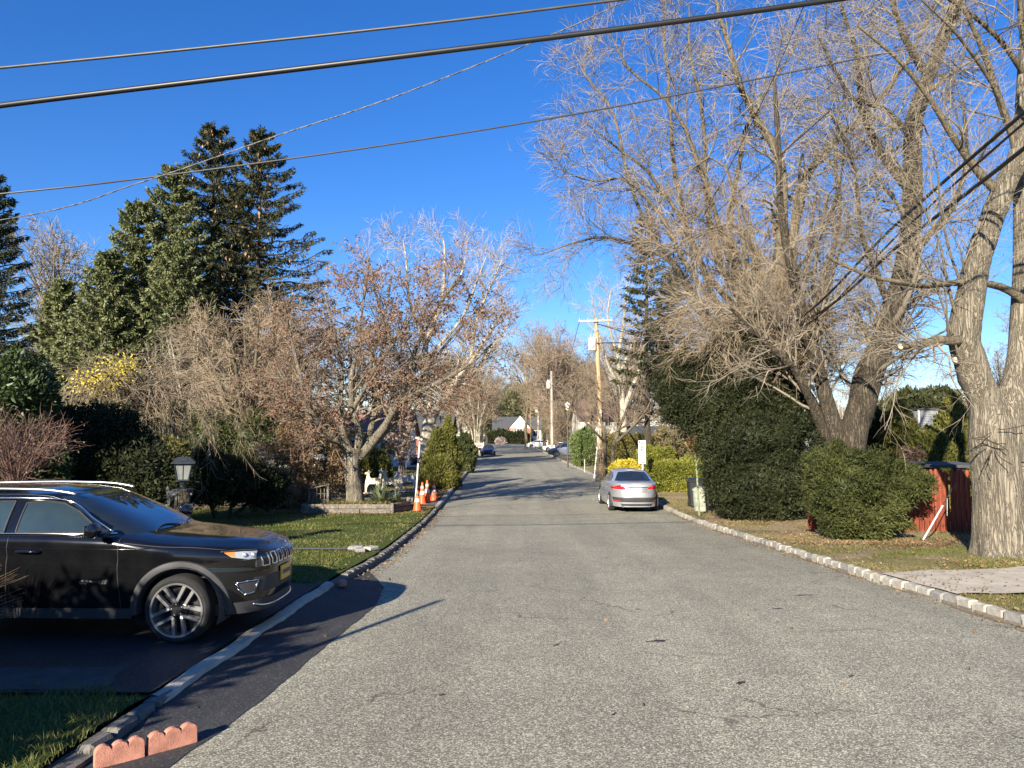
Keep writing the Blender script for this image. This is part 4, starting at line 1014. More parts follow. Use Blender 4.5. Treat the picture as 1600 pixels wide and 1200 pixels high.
# ============ right foreground: the big forked trunk
def near_tree():
    rg = np.random.default_rng(21); d = 13.9
    r = empty('forked_maple_tree', (X(1562, d), d, yard(d)), 'big forked tree with a thick pale grooved trunk beside the red fence', 'tree')
    D1 = [([(1574, 905, d), (1571, 870, d), (1563, 800, d), (1556, 720, d), (1548, 660, d), (1535, 620, d), (1516, 570, d - .1), (1507, 530, d - .2), (1514, 480, d - .3), (1524, 420, d - .4), (1546, 350, d - .5), (1570, 290, d - .6), (1600, 225, d - .8), (1650, 130, d - 1), (1720, 0, d - 1.2)], .46, .16)]
    P, Rr = limbs(D1, 56)
    t = np.linspace(0, 1, 56); z = (P[0, :, 2] - P[0, 0, 2])
    Rr[0] = np.interp(z, [0, .25, .6, 1.2, 2.0, 2.7, 3.2, 3.8, 5, 6.5, 9, 10.5], [.80, .58, .46, .40, .38, .39, .28, .25, .23, .20, .12, .03])
    V, q = tubes(P, Rr, 40)
    c = np.repeat(P[0], 40, 0); ang = np.arctan2(V[:, 1] - c[:, 1], V[:, 0] - c[:, 0]); hz = V[:, 2] - V[:, 2].min()
    root_f = np.exp(-hz / .45)[:, None]; rad = V - c; rad[:, 2] = 0
    V = V + rad * (.34 * root_f * np.cos(ang * 5 + 1)[:, None]) + nrm(rad) * (.022 * noise3(V * np.array([3, 3, .8]), 1) + .02 * noise3(V * np.array([9, 9, 1.6]), 2) + .012 * noise3(V * np.array([22, 22, 2.6]), 5))[:, None]
    V2, q2 = None, None
    P2, R2 = limbs([([(1572, 720, d + .05), (1578, 660, d + .05), (1586, 610, d + .1), (1596, 540, d + .15), (1603, 440, d + .15), (1602, 340, d + .1), (1600, 220, d), (1603, 100, d), (1606, -40, d), (1612, -200, d)], .33, .11)], 44)
    R2[0] = np.interp(np.linspace(0, 1, 44), [0, .12, .25, .5, .75, 1], [.36, .32, .235, .19, .14, .03])
    V2, q2 = tubes(P2, R2, 28); c2 = np.repeat(P2[0], 28, 0); V2 = V2 + nrm(V2 - c2) * (.018 * noise3(V2 * np.array([8, 8, 1.6]), 9))[:, None]
    addpart(r, 'trunk', merge([(V, q), (V2, q2)]), M['bark_maple'], True)
    D3 = [([(1606, 480, d + .1), (1590, 462, d), (1560, 447, d - .1), (1520, 441, d - .3), (1480, 443, d - .4), (1440, 447, d - .5), (1400, 440, d - .7), (1350, 428, d - .8), (1290, 400, d - .9)], .085, .03),
          ([(1508, 528, d - .2), (1490, 533, d - .4), (1465, 531, d - .6), (1440, 538, d - .7), (1408, 541, d - .8)], .10, .055),
          ([(1505, 520, d - .2), (1490, 480, d - .3), (1478, 430, d - .4), (1468, 380, d - .5), (1440, 320, d - .6), (1400, 250, d - .7)], .035, .012),
          ([(1512, 500, d - .2), (1500, 440, d - .2), (1486, 400, d - .3), (1470, 330, d - .3), (1462, 250, d - .4), (1430, 160, d - .4)], .03, .01),
          ([(1500, 560, d - .4), (1480, 500, d - .5), (1460, 440, d - .6), (1430, 390, d - .8), (1400, 360, d - 1)], .022, .008),
          ([(1560, 300, d - .6), (1530, 270, d - .7), (1490, 215, d - .9), (1450, 150, d - 1.1), (1400, 90, d - 1.3), (1340, 40, d - 1.5)], .09, .02),
          ([(1603, 260, d), (1570, 180, d - .3), (1540, 90, d - .6), (1510, 20, d - .8), (1480, -50, d - 1)], .08, .02),
          ([(1604, 120, d), (1560, 60, d - .4), (1500, 10, d - .8), (1430, -30, d - 1.2)], .06, .02),
          ([(1640, 160, d - 1), (1600, 60, d - 1.2), (1590, -10, d - 1.4), (1560, -80, d - 1.5)], .07, .02),
          ([(1590, 250, d - .7), (1560, 150, d - 1), (1500, 60, d - 1.6), (1440, 0, d - 2)], .05, .012)]
    Pb, Rb = limbs(D3, 18)
    addpart(r, 'limbs', tubes_m(Pb, Rb, 10), M['bark_smooth'], True)
    L = bare(rg, Pb, Rb, [(11, 2.2, (25, 65), 8, .0, .13, .2, .3, .005), (7, 1.1, (20, 60), 6, .0, .14, .15, .5, .0036), (6, .5, (20, 55), 4, 0, .15, .1, .7, .0028)])
    addpart(r, 'crown', crown_mesh(L, flat=2), M['twig_grey'], kind='stuff')
    # wiry shoots on the scar in the trunk
    c = np.array(at(1545, 690, d - .45)); n = 9; pts = np.repeat(c[None, None], 1, 1)
    Ps = []; 
    for k in range(n):
        a = rg.uniform(-2.9, .3); p = c + rg.normal(size=3) * np.array([.12, .02, .1]); q = [p]; dd = np.array([math.cos(a), -.25, math.sin(a) * .8])
        for _ in range(6): dd = nrm(dd + rg.normal(size=3) * .25); q.append(q[-1] + dd * .075)
        Ps.append(q)
    addpart(r, 'shoot', tubes_m(np.array(Ps), np.full((n, 7), .008), 5), M['bark_dark'], kind='stuff')
    for k, (px, py) in enumerate(((1408, 541), (1494, 562))):
        m = MB(); p = np.array(at(px, py, d - .8 + .5 * k)); m.lathe([(.001, 0), (.05, 0), (.055, .02), (.05, .06)], c=tuple(p - np.array(r.location)), n=12, axis='y'); m.build('sawn_stub', M['concrete'], r)
def tubes_m(P, Rr, S):
    V, q = tubes(P, Rr, S); return V, [q]
_m = merge
near_tree()

# ============ right: leaning multi-stem tree behind the yew
def mid_tree():
    rg = np.random.default_rng(33); d = 23.5
    r = empty('leaning_ash_tree', (X(1315, d), d, yard(d)), 'tall leaning multi-stemmed tree with dark bark behind the round yew bush', 'tree')
    D = [([(1325, 790, d), (1330, 690, d), (1345, 640, d), (1366, 570, d), (1395, 490, d), (1418, 400, d), (1426, 300, d), (1426, 200, d + .3), (1450, 120, d + .5), (1490, 20, d + .6), (1540, -90, d + .7), (1580, -200, d + 1)], .47, .15),
         ([(1318, 780, d), (1308, 690, d), (1290, 620, d - .2), (1274, 560, d - .3), (1258, 500, d - .5), (1240, 430, d - .7), (1222, 340, d - 1), (1216, 240, d - 1.2), (1210, 120, d - 1.3)], .30, .05),
         ([(1330, 760, d), (1338, 660, d), (1345, 590, d + .3), (1368, 540, d + .5), (1390, 486, d + .6), (1398, 470, d + .6)], .30, .18),
         ([(1300, 740, d), (1280, 660, d - .3), (1255, 600, d - .8), (1225, 560, d - 1), (1190, 530, d - 1.3), (1140, 480, d - 1.6)], .20, .04),
         ([(1418, 400, d), (1450, 370, d - .3), (1490, 320, d - .6), (1510, 250, d - .8), (1505, 160, d - 1)], .15, .04),
         ([(1426, 300, d), (1385, 250, d + .4), (1350, 180, d + .8), (1340, 90, d + 1), (1310, 0, d + 1.2)], .17, .05),
         ([(1426, 215, d), (1380, 170, d - .5), (1330, 150, d - 1), (1280, 60, d - 1.5)], .11, .03),
         ([(1450, 120, d + .5), (1415, 60, d), (1390, -20, d - .4), (1380, -120, d - .8)], .13, .04),
         ([(1395, 490, d), (1370, 430, d - .6), (1345, 360, d - 1), (1335, 260, d - 1.3), (1300, 180, d - 1.5)], .12, .03),
         ([(1240, 430, d - .7), (1280, 370, d - .5), (1310, 300, d), (1320, 220, d)], .08, .02)]
    P, Rr = limbs(D, 24); Rr[0][:4] *= np.array([1.15, 1.05, 1, 1])
    V, q = tubes(P, Rr, 18); V = V + .02 * nrm(V - np.repeat(P.reshape(-1, 3), 18, 0)) * noise3(V * np.array([6, 6, 1.5]), 6)[:, None]
    addpart(r, 'trunk', (V, [q]), M['bark_dark'], True)
    L = bare(rg, P, Rr, [(16, 3.2, (25, 65), 8, .03, .14, .25, .33, .012), (9, 1.7, (25, 60), 6, .02, .16, .15, .5, .0075), (7, .8, (20, 55), 4, .0, .16, .12, .75, .006)])
    addpart(r, 'crown', crown_mesh(L, (6, 3, 3)), M['twig_grey'], kind='stuff')
mid_tree()

# ============ right: the wide fan of limbs over the street
def fan_tree():
    rg = np.random.default_rng(41); d = 31
    r = empty('spreading_maple_tree', (X(1190, d), d, yard(d)), 'huge bare spreading tree arching over the street behind the dark yew', 'tree')
    b = [(1195, 780, d), (1190, 640, d)]
    D = [(b + [(1200, 540, d), (1212, 440, d), (1218, 330, d), (1216, 240, d), (1190, 190, d - .4), (1160, 130, d - .7), (1140, 60, d - 1), (1110, -40, d - 1)], .50, .07),
         (b + [(1215, 520, d + .3), (1230, 400, d + .5), (1260, 280, d + .8), (1310, 215, d + 1), (1370, 165, d + 1.2), (1420, 100, d + 1.2), (1470, 0, d + 1.2)], .42, .07),
         (b + [(1165, 560, d - .3), (1110, 460, d - .8), (1070, 350, d - 1), (1020, 290, d - 1.2), (960, 240, d - 1.4), (900, 195, d - 1.5)], .26, .03),
         (b + [(1150, 560, d + .4), (1085, 480, d + .6), (1040, 410, d + .8), (985, 385, d + 1), (930, 368, d + 1.2), (880, 375, d + 1.3), (835, 392, d + 1.5)], .24, .025),
         (b + [(1160, 500, d), (1090, 400, d - .2), (1062, 290, d - .5), (1050, 180, d - .8), (1040, 80, d - 1), (1035, -30, d - 1)], .24, .04),
         (b + [(1175, 500, d - .5), (1125, 400, d - 1), (1108, 300, d - 1.2), (1105, 200, d - 1.5), (1085, 100, d - 1.7), (1080, 0, d - 1.8)], .26, .04),
         (b + [(1150, 540, d - .8), (1080, 440, d - 1.6), (1030, 350, d - 2), (975, 290, d - 2.4), (920, 290, d - 2.6), (865, 270, d - 2.8)], .20, .02),
         (b + [(1180, 480, d + .5), (1150, 380, d + 1), (1160, 280, d + 1.4), (1175, 180, d + 1.6), (1230, 100, d + 1.8), (1260, 20, d + 2)], .26, .04),
         (b + [(1130, 520, d + .6), (1060, 420, d + 1), (1000, 330, d + 1.5), (960, 180, d + 1.8), (925, 130, d + 2), (905, 100, d + 2)], .22, .02),
         (b + [(1240, 560, d - .6), (1290, 450, d - 1), (1310, 340, d - 1.3), (1300, 230, d - 1.5), (1320, 130, d - 1.5)], .24, .04),
         (b + [(1175, 520, d - 1.5), (1140, 380, d - 2.4), (1100, 250, d - 3), (1060, 160, d - 3.4), (1000, 100, d - 3.6), (960, 40, d - 3.8)], .2, .03)]
    P, Rr = limbs(D, 26); Rr = Rr * .82; P[:, 2:] += np.cumsum(rg.normal(size=P[:, 2:].shape) * .045, 1) * np.array([1, 1, .6]); V, q = tubes(P, Rr, 12)
    addpart(r, 'trunk', (V, [q]), M['bark_smooth'], True)
    L = bare(rg, P, Rr, [(24, 3.4, (25, 65), 8, .03, .15, .2, .36, .013), (10, 1.8, (25, 62), 6, .02, .17, .12, .52, .0085), (8, .85, (20, 58), 4, .0, .17, .1, .75, .0065)])
    addpart(r, 'crown', crown_mesh(L, (5, 3, 3)), M['twig_grey'], kind='stuff')
fan_tree()

# ============ right: arching whippy twigs over the yew
def whips():
    rg = np.random.default_rng(44); d = 25.5
    r = empty('whippy_shade_tree', (X(1225, d), d, yard(d)), 'lower bare tree with dense arching tan shoots hanging over the dark yew', 'tree')
    D = []
    for k in range(20):
        tx = rg.uniform(985, 1400); ty = rg.uniform(330, 560); dd = d + rg.uniform(-3, 2)
        mx, my = (1230 + tx) / 2 + rg.uniform(-30, 30), min(ty, 560) - rg.uniform(20, 100)
        D.append(([(1230, 770, d), (1228, 620, d), (mx * .4 + 1228 * .6, 540, (d + dd) / 2), (mx, my, dd), (tx, ty, dd)], .13, .018))
    P, Rr = limbs(D, 16); addpart(r, 'trunk', tubes_m(P, Rr, 8), M['bark_smooth'], True)
    L = bare(rg, P, Rr, [(17, 2.3, (20, 60), 9, -.05, .11, .3, .3, .007), (9, 1.2, (15, 55), 7, -.03, .13, .1, .6, .0058), (5, .6, (15, 50), 4, 0, .14, .1, .8, .005)])
    addpart(r, 'crown', crown_mesh(L, (4, 3, 3)), M['twig_tan'], kind='stuff')
whips()

# ============ evergreens
def shell(rg, blobs, n, lump=.13, depth=.16, seed=0, fr=2.2, zmin=None):
    """points and outward normals near the surface of merged ellipsoids [(c, r)]"""
    A = []; w = np.array([(b[1][0] * b[1][1] * b[1][2]) ** (2 / 3) for b in blobs]); w /= w.sum()
    for k, (c, rr) in enumerate(blobs):
        m = int(n * w[k] * 1.5) + 8; u = nrm(rg.normal(size=(m, 3))); rr = np.array(rr, float); c = np.array(c, float)
        s = 1 + lump * noise3(u * fr * 1.0, seed + k) + .5 * lump * noise3(u * fr * 3.1, seed + k + 40) - depth * np.abs(rg.normal(size=m)) * .6
        p = c + u * rr * s[:, None]; ok = np.ones(m, bool)
        for j, (c2, r2) in enumerate(blobs):
            if j != k: ok &= np.linalg.norm((p - np.array(c2)) / np.array(r2), axis=1) > .86
        if zmin is not None: ok &= p[:, 2] > zmin
        nn0 = nrm(u / rr); sc = 1.0 / max(.35, .16 * float(rr.mean())); p = p + nn0 * ((.11 * noise3(p * 1.1 * sc, seed + 3) + .10 * noise3(p * 2.9 * sc, seed + 5) + .04 * noise3(p * 7 * sc, seed + 6) - .05) * (float(rr.mean()) ** .5))[:, None]
        A.append(np.hstack([p[ok], nn0[ok]]))
    A = np.vstack(A); rg.shuffle(A); A = A[:n]; return A[:, :3], A[:, 3:]
def core(blobs, k=.78, lump=.13, seed=0, fr=2.2):
    th, ph = np.meshgrid(np.linspace(0, 2 * np.pi, 25), np.linspace(0, np.pi, 14)); u = np.stack([np.cos(th) * np.sin(ph), np.sin(th) * np.sin(ph), np.cos(ph)], -1).reshape(-1, 3)
    out = []
    for i, (c, rr) in enumerate(blobs):
        s = 1 + lump * noise3(u * fr, seed + i); V = np.array(c) + u * np.array(rr) * (s * k)[:, None]
        a = np.arange(13)[:, None] * 25 + np.arange(24)[None]; out.append((V, np.stack([a, a + 25, a + 26, a + 1], -1).reshape(-1, 4)))
    return merge(out)
def sprays(rg, p, nn, L, Wd, per=3, out=.6, up=.3, spread=.8):
    C = np.repeat(p, per, 0) + rg.normal(size=(len(p) * per, 3)) * L * .3
    D = np.repeat(nn, per, 0) * out + np.array([0, 0, up]) + rg.normal(size=C.shape) * spread
    return leafq(C, D, L, Wd, rg)
def bush(name, label, x, y, blobs, n, L, Wd, mat, cat='bush', group=None, seed=0, lump=.13, per=3, up=.3, out=.6, kcore=.74, z=None, stems=3, depth=.16, fr=2.2, spread=.8, twig=None, coremat=None):
    rg = np.random.default_rng(500 + seed); r = plant_root(name, x, y, label, cat, group, z)
    zb = .02
    p, nn = shell(rg, blobs, n, lump, depth, seed, fr, zmin=zb)
    V, q = sprays(rg, p, nn, L, Wd, per, out, up, spread)
    o = link_mesh('foliage', npmesh('foliage', V, [q]), mat, r); o['kind'] = 'stuff'
    if kcore: V, Fs = core(blobs, kcore, lump, seed, fr); link_mesh('opaque_core', npmesh('opaque_core', V, Fs, True), coremat or mat, r)  # solid core added inside the leaves to stop light passing through
    st = MB()
    for k in range(stems):
        a = rg.uniform(0, 6.28); c, rr = blobs[k % len(blobs)]
        st.tube([(c[0] * .3 + .08 * math.cos(a), c[1] * .3 + .08 * math.sin(a), -.1), (c[0] * .7, c[1] * .7, c[2] * .5), (c[0], c[1], c[2])], [.07, .05, .03], 6)
    st.build('stem', twig or M['bark_dark'], r)
    return r
S_ = lambda px, d: X(px, d)
# dark yew wall on the right
d = 23.6; k = d / F
def blob(px, py, rx, ry, ox, oy, d, rd, z0):
    """ellipsoid given in photograph pixels at depth d, relative to an origin"""
    p = at(px, py, d); s = d / F; return ((p[0] - ox, p[1] - oy, p[2] - z0), (rx * s, rd, ry * s))
ox, oy, z0 = X(1165, 23.8), 23.8, yard(23.8)
B = lambda *a: blob(*a, ox_, oy_, *[]) if False else None
def B_(px, py, rx, ry, d, rd): return blob(px, py, rx, ry, OX, OY, d, rd, OZ)
OX, OY, OZ = X(1165, 23.8), 23.8, yard(23.8)
bush('dark_yew', 'tall dark green yew as big as a wall beside the rubbish bins', OX, OY,
     [B_(1190, 755, 82, 70, 23.2, 1.3), B_(1180, 690, 95, 80, 23.8, 1.6), B_(1125, 625, 84, 62, 24.4, 1.5), B_(1066, 608, 42, 58, 24.8, 1.1), B_(1205, 640, 60, 60, 24.8, 1.3), B_(1142, 765, 32, 44, 23.4, .8), B_(1235, 755, 32, 54, 23.2, 1.0), B_(1160, 560, 60, 40, 25, 1.2)],
     34000, .12, .034, M['needle_yew'], 'yew', seed=1, lump=.10, fr=3.5, stems=5)
OX, OY, OZ = X(1340, 17.6), 17.6, yard(17.6)
bush('round_yew', 'rounded mid-green yew bush in front of the red fence', OX, OY,
     [B_(1318, 770, 54, 62, 17.4, .9), B_(1372, 776, 44, 50, 17.4, .8), B_(1296, 728, 36, 32, 17.8, .6), B_(1350, 738, 60, 32, 17.8, .8), B_(1424, 756, 28, 26, 17.3, .45), B_(1345, 812, 58, 30, 17.3, .7)],
     25000, .09, .024, M['needle_yew2'], 'yew', seed=12, lump=.15, fr=3.0, stems=4, depth=.3)

def cone_tree(name, label, x, y, H, Rm, n, mat, L=.16, Wd=.07, cat='arborvitae', group=None, seed=0, prof=None, z=None, lean=0, tops=1):
    rg = np.random.default_rng(900 + seed); r = plant_root(name, x, y, label, cat, group, z)
    prof = prof or [(0, .72), (.15, .95), (.35, 1), (.6, .72), (.8, .42), (.93, .17), (1, .02)]
    hh, pr = zip(*prof)
    h = rg.random(n * 2) ; keep = rg.random(n * 2) < np.interp(h, hh, pr) + .1; h = h[keep][:n]; a = rg.uniform(0, 6.283, len(h))
    u = np.stack([np.cos(a), np.sin(a), h * 2.2], 1)
    rad = Rm * np.interp(h, hh, pr) * (1 + .16 * noise3(u * 2.2, seed) + .10 * noise3(u * 6, seed + 7) - .14 * np.abs(rg.normal(size=len(h))))
    p = np.stack([np.cos(a) * rad + lean * h, np.sin(a) * rad, h * H], 1); nn = np.stack([np.cos(a), np.sin(a), .5 + 0 * a], 1)
    V, q = sprays(rg, p, nn, L, Wd, 3, .45, .8, .45); o = link_mesh('foliage', npmesh('foliage', V, [q]), mat, r); o['kind'] = 'stuff'
    g = np.linspace(0, 2 * np.pi, 21); hs_ = np.linspace(0, .97, 14); P = []
    for q_ in hs_:
        u = np.stack([np.cos(g), np.sin(g), 0 * g + q_ * 2.2], 1); rr = Rm * .8 * np.interp(q_, hh, pr) * (1 + .16 * noise3(u * 2.2, seed))
        P.append(np.stack([np.cos(g) * rr + lean * q_, np.sin(g) * rr, 0 * g + q_ * H], 1))
    m = MB(); m.grid(P); m.build('opaque_core', mat, r, smooth=2)  # added solid filling that blocks light behind the sprays
    t = MB(); t.tube([(0, 0, -.15), (lean * .5, 0, H * .5), (lean * .9, 0, H * .9)], [.1, .06, .02], 7); t.build('trunk', M['bark_dark'], r)
    return r
# conifers with tiers of drooping branches
def spruce(name, label, x, y, H, Rm, nb, mat, seed=0, droop=-.10, gap=.5, z=None, h0=.08, cones=False, L=.55, Wd=.15, per=34, asym=None, power=.8, group=None):
    rg = np.random.default_rng(1300 + seed); r = plant_root(name, x, y, label, 'conifer', group, z)
    K = 8; t = h0 + (1 - h0) * ((np.arange(nb) + rg.random(nb)) / nb); t = np.floor(t * 26) / 26 * .6 + t * .4
    a = np.arange(nb) * 2.39996 + rg.normal(size=nb) * .3; ln = Rm * (1 - t) ** power * rg.uniform(.72, 1.15, nb) + .35
    if asym: ln *= 1 + asym[0] * np.cos(a - asym[1])
    s = np.linspace(0, 1, K)[None, :, None]; dirx = np.stack([np.cos(a), np.sin(a), 0 * a], 1)[:, None]
    rise = (.30 * t + .02)[:, None, None]; P = np.zeros((nb, K, 3)); P[:, :, 2] = (t * H)[:, None]
    P = P + dirx * ln[:, None, None] * s; P[:, :, 2:] += ln[:, None, None] * (rise * s + droop * 2 * s * (1 - t[:, None, None]) + .16 * s ** 3)
    P[:, 1:] += rg.normal(size=(nb, K - 1, 3)) * .05 * ln[:, None, None] * .5
    Rr = (.02 + .012 * ln)[:, None] * np.linspace(1, .25, K)[None]
    m = [tubes(P, Rr, 4)]; tk = np.array([[(0, 0, -.2 + (H + .1) * q) for q in np.linspace(0, 1, 10)]]); tk[0, :, :2] += rg.normal(size=(10, 2)) * .02
    m.append(tubes(tk, .014 * H * np.linspace(1, .08, 10)[None], 10)); V, Fs = merge(m); link_mesh('trunk', npmesh('trunk', V, Fs, True), M['bark_dark'], r)
    N = nb * per; i = np.repeat(np.arange(nb), per); u = rg.random(N) ** .75 * .95 + .05; f = u * (K - 1); k_ = np.minimum(f.astype(int), K - 2)
    C = P[i, k_] + (P[i, k_ + 1] - P[i, k_]) * (f - k_)[:, None]; tn = nrm(P[i, k_ + 1] - P[i, k_])
    sd = np.where(rg.random(N) < .5, 1, -1)[:, None] * np.cross(tn, [0, 0, 1.]); wlat = (.12 + .2 * (1 - u) * ln[i] * .8)[:, None]
    C = C + sd * wlat * rg.random((N, 1)); C[:, 2] -= rg.random(N) * .16
    D = tn * .7 + sd * rg.uniform(.2, 1, (N, 1)) + np.array([0, 0, -.38]) + rg.normal(size=(N, 3)) * .28
    q1 = leafq(C, D, L * (.6 + .4 * (1 - t[i])), Wd, rg)
    D2 = np.array([0, 0, -1]) + tn * .35 + rg.normal(size=(N, 3)) * .3; q2 = leafq(C, D2, L * .6, Wd * .8, rg)
    top = np.stack([rg.normal(size=60) * .06, rg.normal(size=60) * .06, H * (1 - .05 * rg.random(60))], 1); q3 = leafq(top, rg.normal(size=(60, 3)) * .6 + np.array([0, 0, 1.]), L * .6, Wd * .6, rg)
    V, Fs = merge([q1, q2, q3]); o = link_mesh('foliage', npmesh('foliage', V, Fs), mat, r); o['kind'] = 'stuff'
    if cones:
        j = rg.integers(0, N, 420); j = j[(t[i[j]] > .45)]; V, q = leafq(C[j] + np.array([0, 0, -.1]), np.array([0, 0, -1.]) + rg.normal(size=(len(j), 3)) * .1, .26, .11, rg)
        o = link_mesh('cones', npmesh('cones', V, [q]), M['cone'], r); o['kind'] = 'stuff'
    return r
zt = lambda py, d: at(800, py, d)[2]
dd = 46
spruce('spruce_tree', 'tallest dark spruce, left of the twin spruce pair on the left skyline', X(322, dd), dd, zt(192, dd), 7.4, 230, M['needle_dark'], 1, cones=True, per=100, L=.36, Wd=.07, power=.85, droop=-.15)
spruce('spruce_tree', 'slimmer dark spruce on the right of the pair, with long boughs reaching right', X(398, dd - 1), dd - 1, zt(200, dd - 1), 7.8, 190, M['needle_dark'], 2, cones=True, per=110, asym=(.14, 0), L=.36, Wd=.07, power=.95, droop=-.15)
spruce('spruce_tree', 'very dark spruce cut by the left edge of the picture', X(-38, 29), 29, zt(270, 29), 2.9, 190, M['needle_dark'], 3, per=110, L=.26, Wd=.05, power=.75)
def fir(name, label, px, d, py, Rm, seed, nb=270):
    return spruce(name, label, X(px, d), d, zt(py, d), Rm, nb, M['needle_fir'], seed, droop=.0, L=.30, Wd=.09, per=95, power=.85)
fir('fir_tree', 'broad grey-green fir with a stepped outline left of the tall spruces', 205, 42, 315, 5.2, 5, 260)
fir('fir_tree', 'grey-green fir with a rounded top touching the tallest spruce', 262, 43, 258, 5.6, 6, 290)
fir('fir_tree', 'full low fir filling the foot of the tall spruces', 268, 40, 380, 4.2, 27, 210)
spruce('spruce_tree', 'dark spruce half hidden between the two tall ones', X(362, 48), 48, zt(290, 48), 5.6, 170, M['needle_dark'], 28, per=90, L=.36, Wd=.07, power=.9, droop=-.14)
fir('fir_tree', 'lower bushy fir at the outer left side of the fir group', 158, 39, 395, 3.3, 7, 200)
spruce('pine_tree', 'small blue-green pine beside the old grey bare tree on the left', X(88, 48), 48, zt(440, 48), 2.6, 120, M['needle_fir'], 8, droop=.0, L=.5, Wd=.2, per=50)
spruce('spruce_tree', 'sparse dark spruce behind the spreading bare tree on the right', X(1012, 44), 44, zt(335, 44), 2.6, 70, M['needle_dark'], 9, per=40, L=.42, Wd=.09, h0=.36)
spruce('spruce_tree', 'shorter dark spruce showing between the fan branches above the yew', X(1052, 47), 47, zt(425, 47), 2.6, 100, M['needle_dark'], 10, per=44, L=.42, Wd=.10, h0=.3)

# arborvitae
cone_tree('arborvitae', 'bushy arborvitae with a pointed top nearest the left kerb', X(700, 39), 39, zt(650, 39) - .12, .62, 4200, M['arbor'], .14, .05, seed=1)
cone_tree('arborvitae', 'second arborvitae top leaning on the pointed one by the left kerb', X(682, 38.6), 38.6, zt(668, 38.6) - .12, .6, 3600, M['arbor'], .14, .05, seed=2)
cone_tree('low_arborvitae', 'low round arborvitae at the kerb behind the orange cones', X(690, 37.6), 37.6, zt(712, 37.6) - .12, .95, 4200, M['arbor'], .14, .05, seed=3, prof=[(0, .9), (.3, 1), (.6, .85), (.85, .5), (1, .05)])
cone_tree('arborvitae', 'dark rounded evergreen in the shade behind the kerb arborvitae', X(725, 54), 54, zt(678, 54) - .12, .8, 2600, M['arbor_dark'], .18, .07, seed=4, prof=[(0, .8), (.3, 1), (.6, .9), (.85, .55), (1, .05)])
cone_tree('arborvitae', 'small olive arborvitae seen just right of the planter tree trunk', X(583, 41), 41, zt(700, 41) - .12, .95, 2600, M['arbor'], .15, .06, seed=5, prof=[(0, .9), (.4, 1), (.7, .8), (.9, .4), (1, .05)])
cone_tree('arborvitae', 'golden-green arborvitae directly left of the big forked trunk', X(1490, 25), 25, zt(618, 25) - .1, 1.15, 6500, M['arbor'], .13, .05, seed=6)
cone_tree('arborvitae', 'golden-green arborvitae left of the grey vent behind the fence', X(1408, 29), 29, zt(628, 29) - .1, 1.1, 5200, M['arbor'], .14, .05, seed=7)
cone_tree('arborvitae', 'dull green arborvitae behind the round yew bush', X(1370, 31), 31, zt(640, 31) - .1, 1.25, 4200, M['arbor_dark'], .15, .06, seed=8)
cone_tree('arborvitae', 'low golden-green arborvitae over the dark fence opening', X(1452, 23.5), 23.5, zt(672, 23.5) - .1, .8, 4200, M['arbor'], .13, .05, seed=9, prof=[(0, .9), (.4, 1), (.7, .85), (.9, .5), (1, .05)])
OX, OY, OZ = X(1440, 70), 70, yard(70)
bush('dark_evergreen', 'dark rounded evergreen crown far behind the grey vent on the right', OX, OY, [B_(1430, 640, 34, 26, 70, 3), B_(1465, 632, 24, 22, 71, 2.4), B_(1400, 650, 26, 22, 70, 2.4)], 5000, .5, .2, M['needle_dark'], 'tree', seed=31)

# ============ left side shrubs
OX, OY, OZ = X(30, 17), 17, yard(17)
bush('rhododendron', 'tall glossy broad-leaved evergreen at the left edge above the twiggy shrub', OX, OY, [B_(25, 625, 56, 62, 17, .9), B_(-30, 640, 60, 80, 17, 1), B_(30, 720, 70, 70, 17.3, 1)], 9000, .15, .055, M['rhodo'], seed=41, per=3, up=.5)
OX, OY, OZ = X(190, 19), 19, yard(19)
bush('shaded_yew', 'very dark evergreen mass behind the roof of the black suv', OX, OY, [B_(150, 730, 80, 75, 19, 1.1), B_(90, 690, 60, 62, 19.5, 1.1), B_(215, 760, 70, 62, 18.8, 1), B_(160, 680, 60, 45, 19.4, 1)], 10000, .12, .045, M['needle_yew'], seed=42)
OX, OY, OZ = X(280, 20), 20, yard(20)
bush('olive_shrub', 'yellow-green shrub just behind the lantern post', OX, OY, [B_(272, 712, 28, 26, 19.8, .5), B_(262, 745, 36, 45, 20.2, .6)], 3200, .09, .035, M['olive'], seed=43)
OX, OY, OZ = X(345, 24), 24, yard(24)
bush('dark_yew', 'low dark yew in the shade right of the lantern post', OX, OY, [B_(320, 745, 55, 42, 23, .9), B_(375, 750, 40, 36, 24, .9), B_(410, 762, 36, 28, 24.5, .8)], 8000, .13, .045, M['needle_yew'], seed=44)
OX, OY, OZ = X(480, 28), 28, yard(28)
bush('withered_shrub', 'large shrub with small brown and olive leaves left of the planter tree', OX, OY, [B_(470, 710, 56, 62, 28, 1.2), B_(520, 720, 42, 58, 28.5, 1.1), B_(420, 735, 45, 52, 28, 1.0), B_(490, 670, 45, 40, 28.6, 1)], 9000, .09, .05, M['tanleaf'], seed=45, kcore=0, depth=.9, twig=M['bark_smooth'], stems=7)
bush('withered_shrub', 'low brown leafy shrub behind the timber planter', X(440, 27.2), 27.2, [((0, 0, .5), (1.3, .6, .75))], 2600, .08, .045, M['tanleaf'], seed=46, kcore=.6, depth=.5)
OX, OY, OZ = X(350, 30), 30, yard(30)
bush('olive_hedge', 'olive-leaved shrub under the dense twiggy tree on the left', OX, OY, [B_(340, 690, 60, 55, 30, 1.4), B_(270, 690, 50, 60, 30, 1.3), B_(400, 690, 50, 50, 30, 1.2)], 7000, .11, .06, M['arbor_dark'], seed=47, kcore=.7, depth=.5)
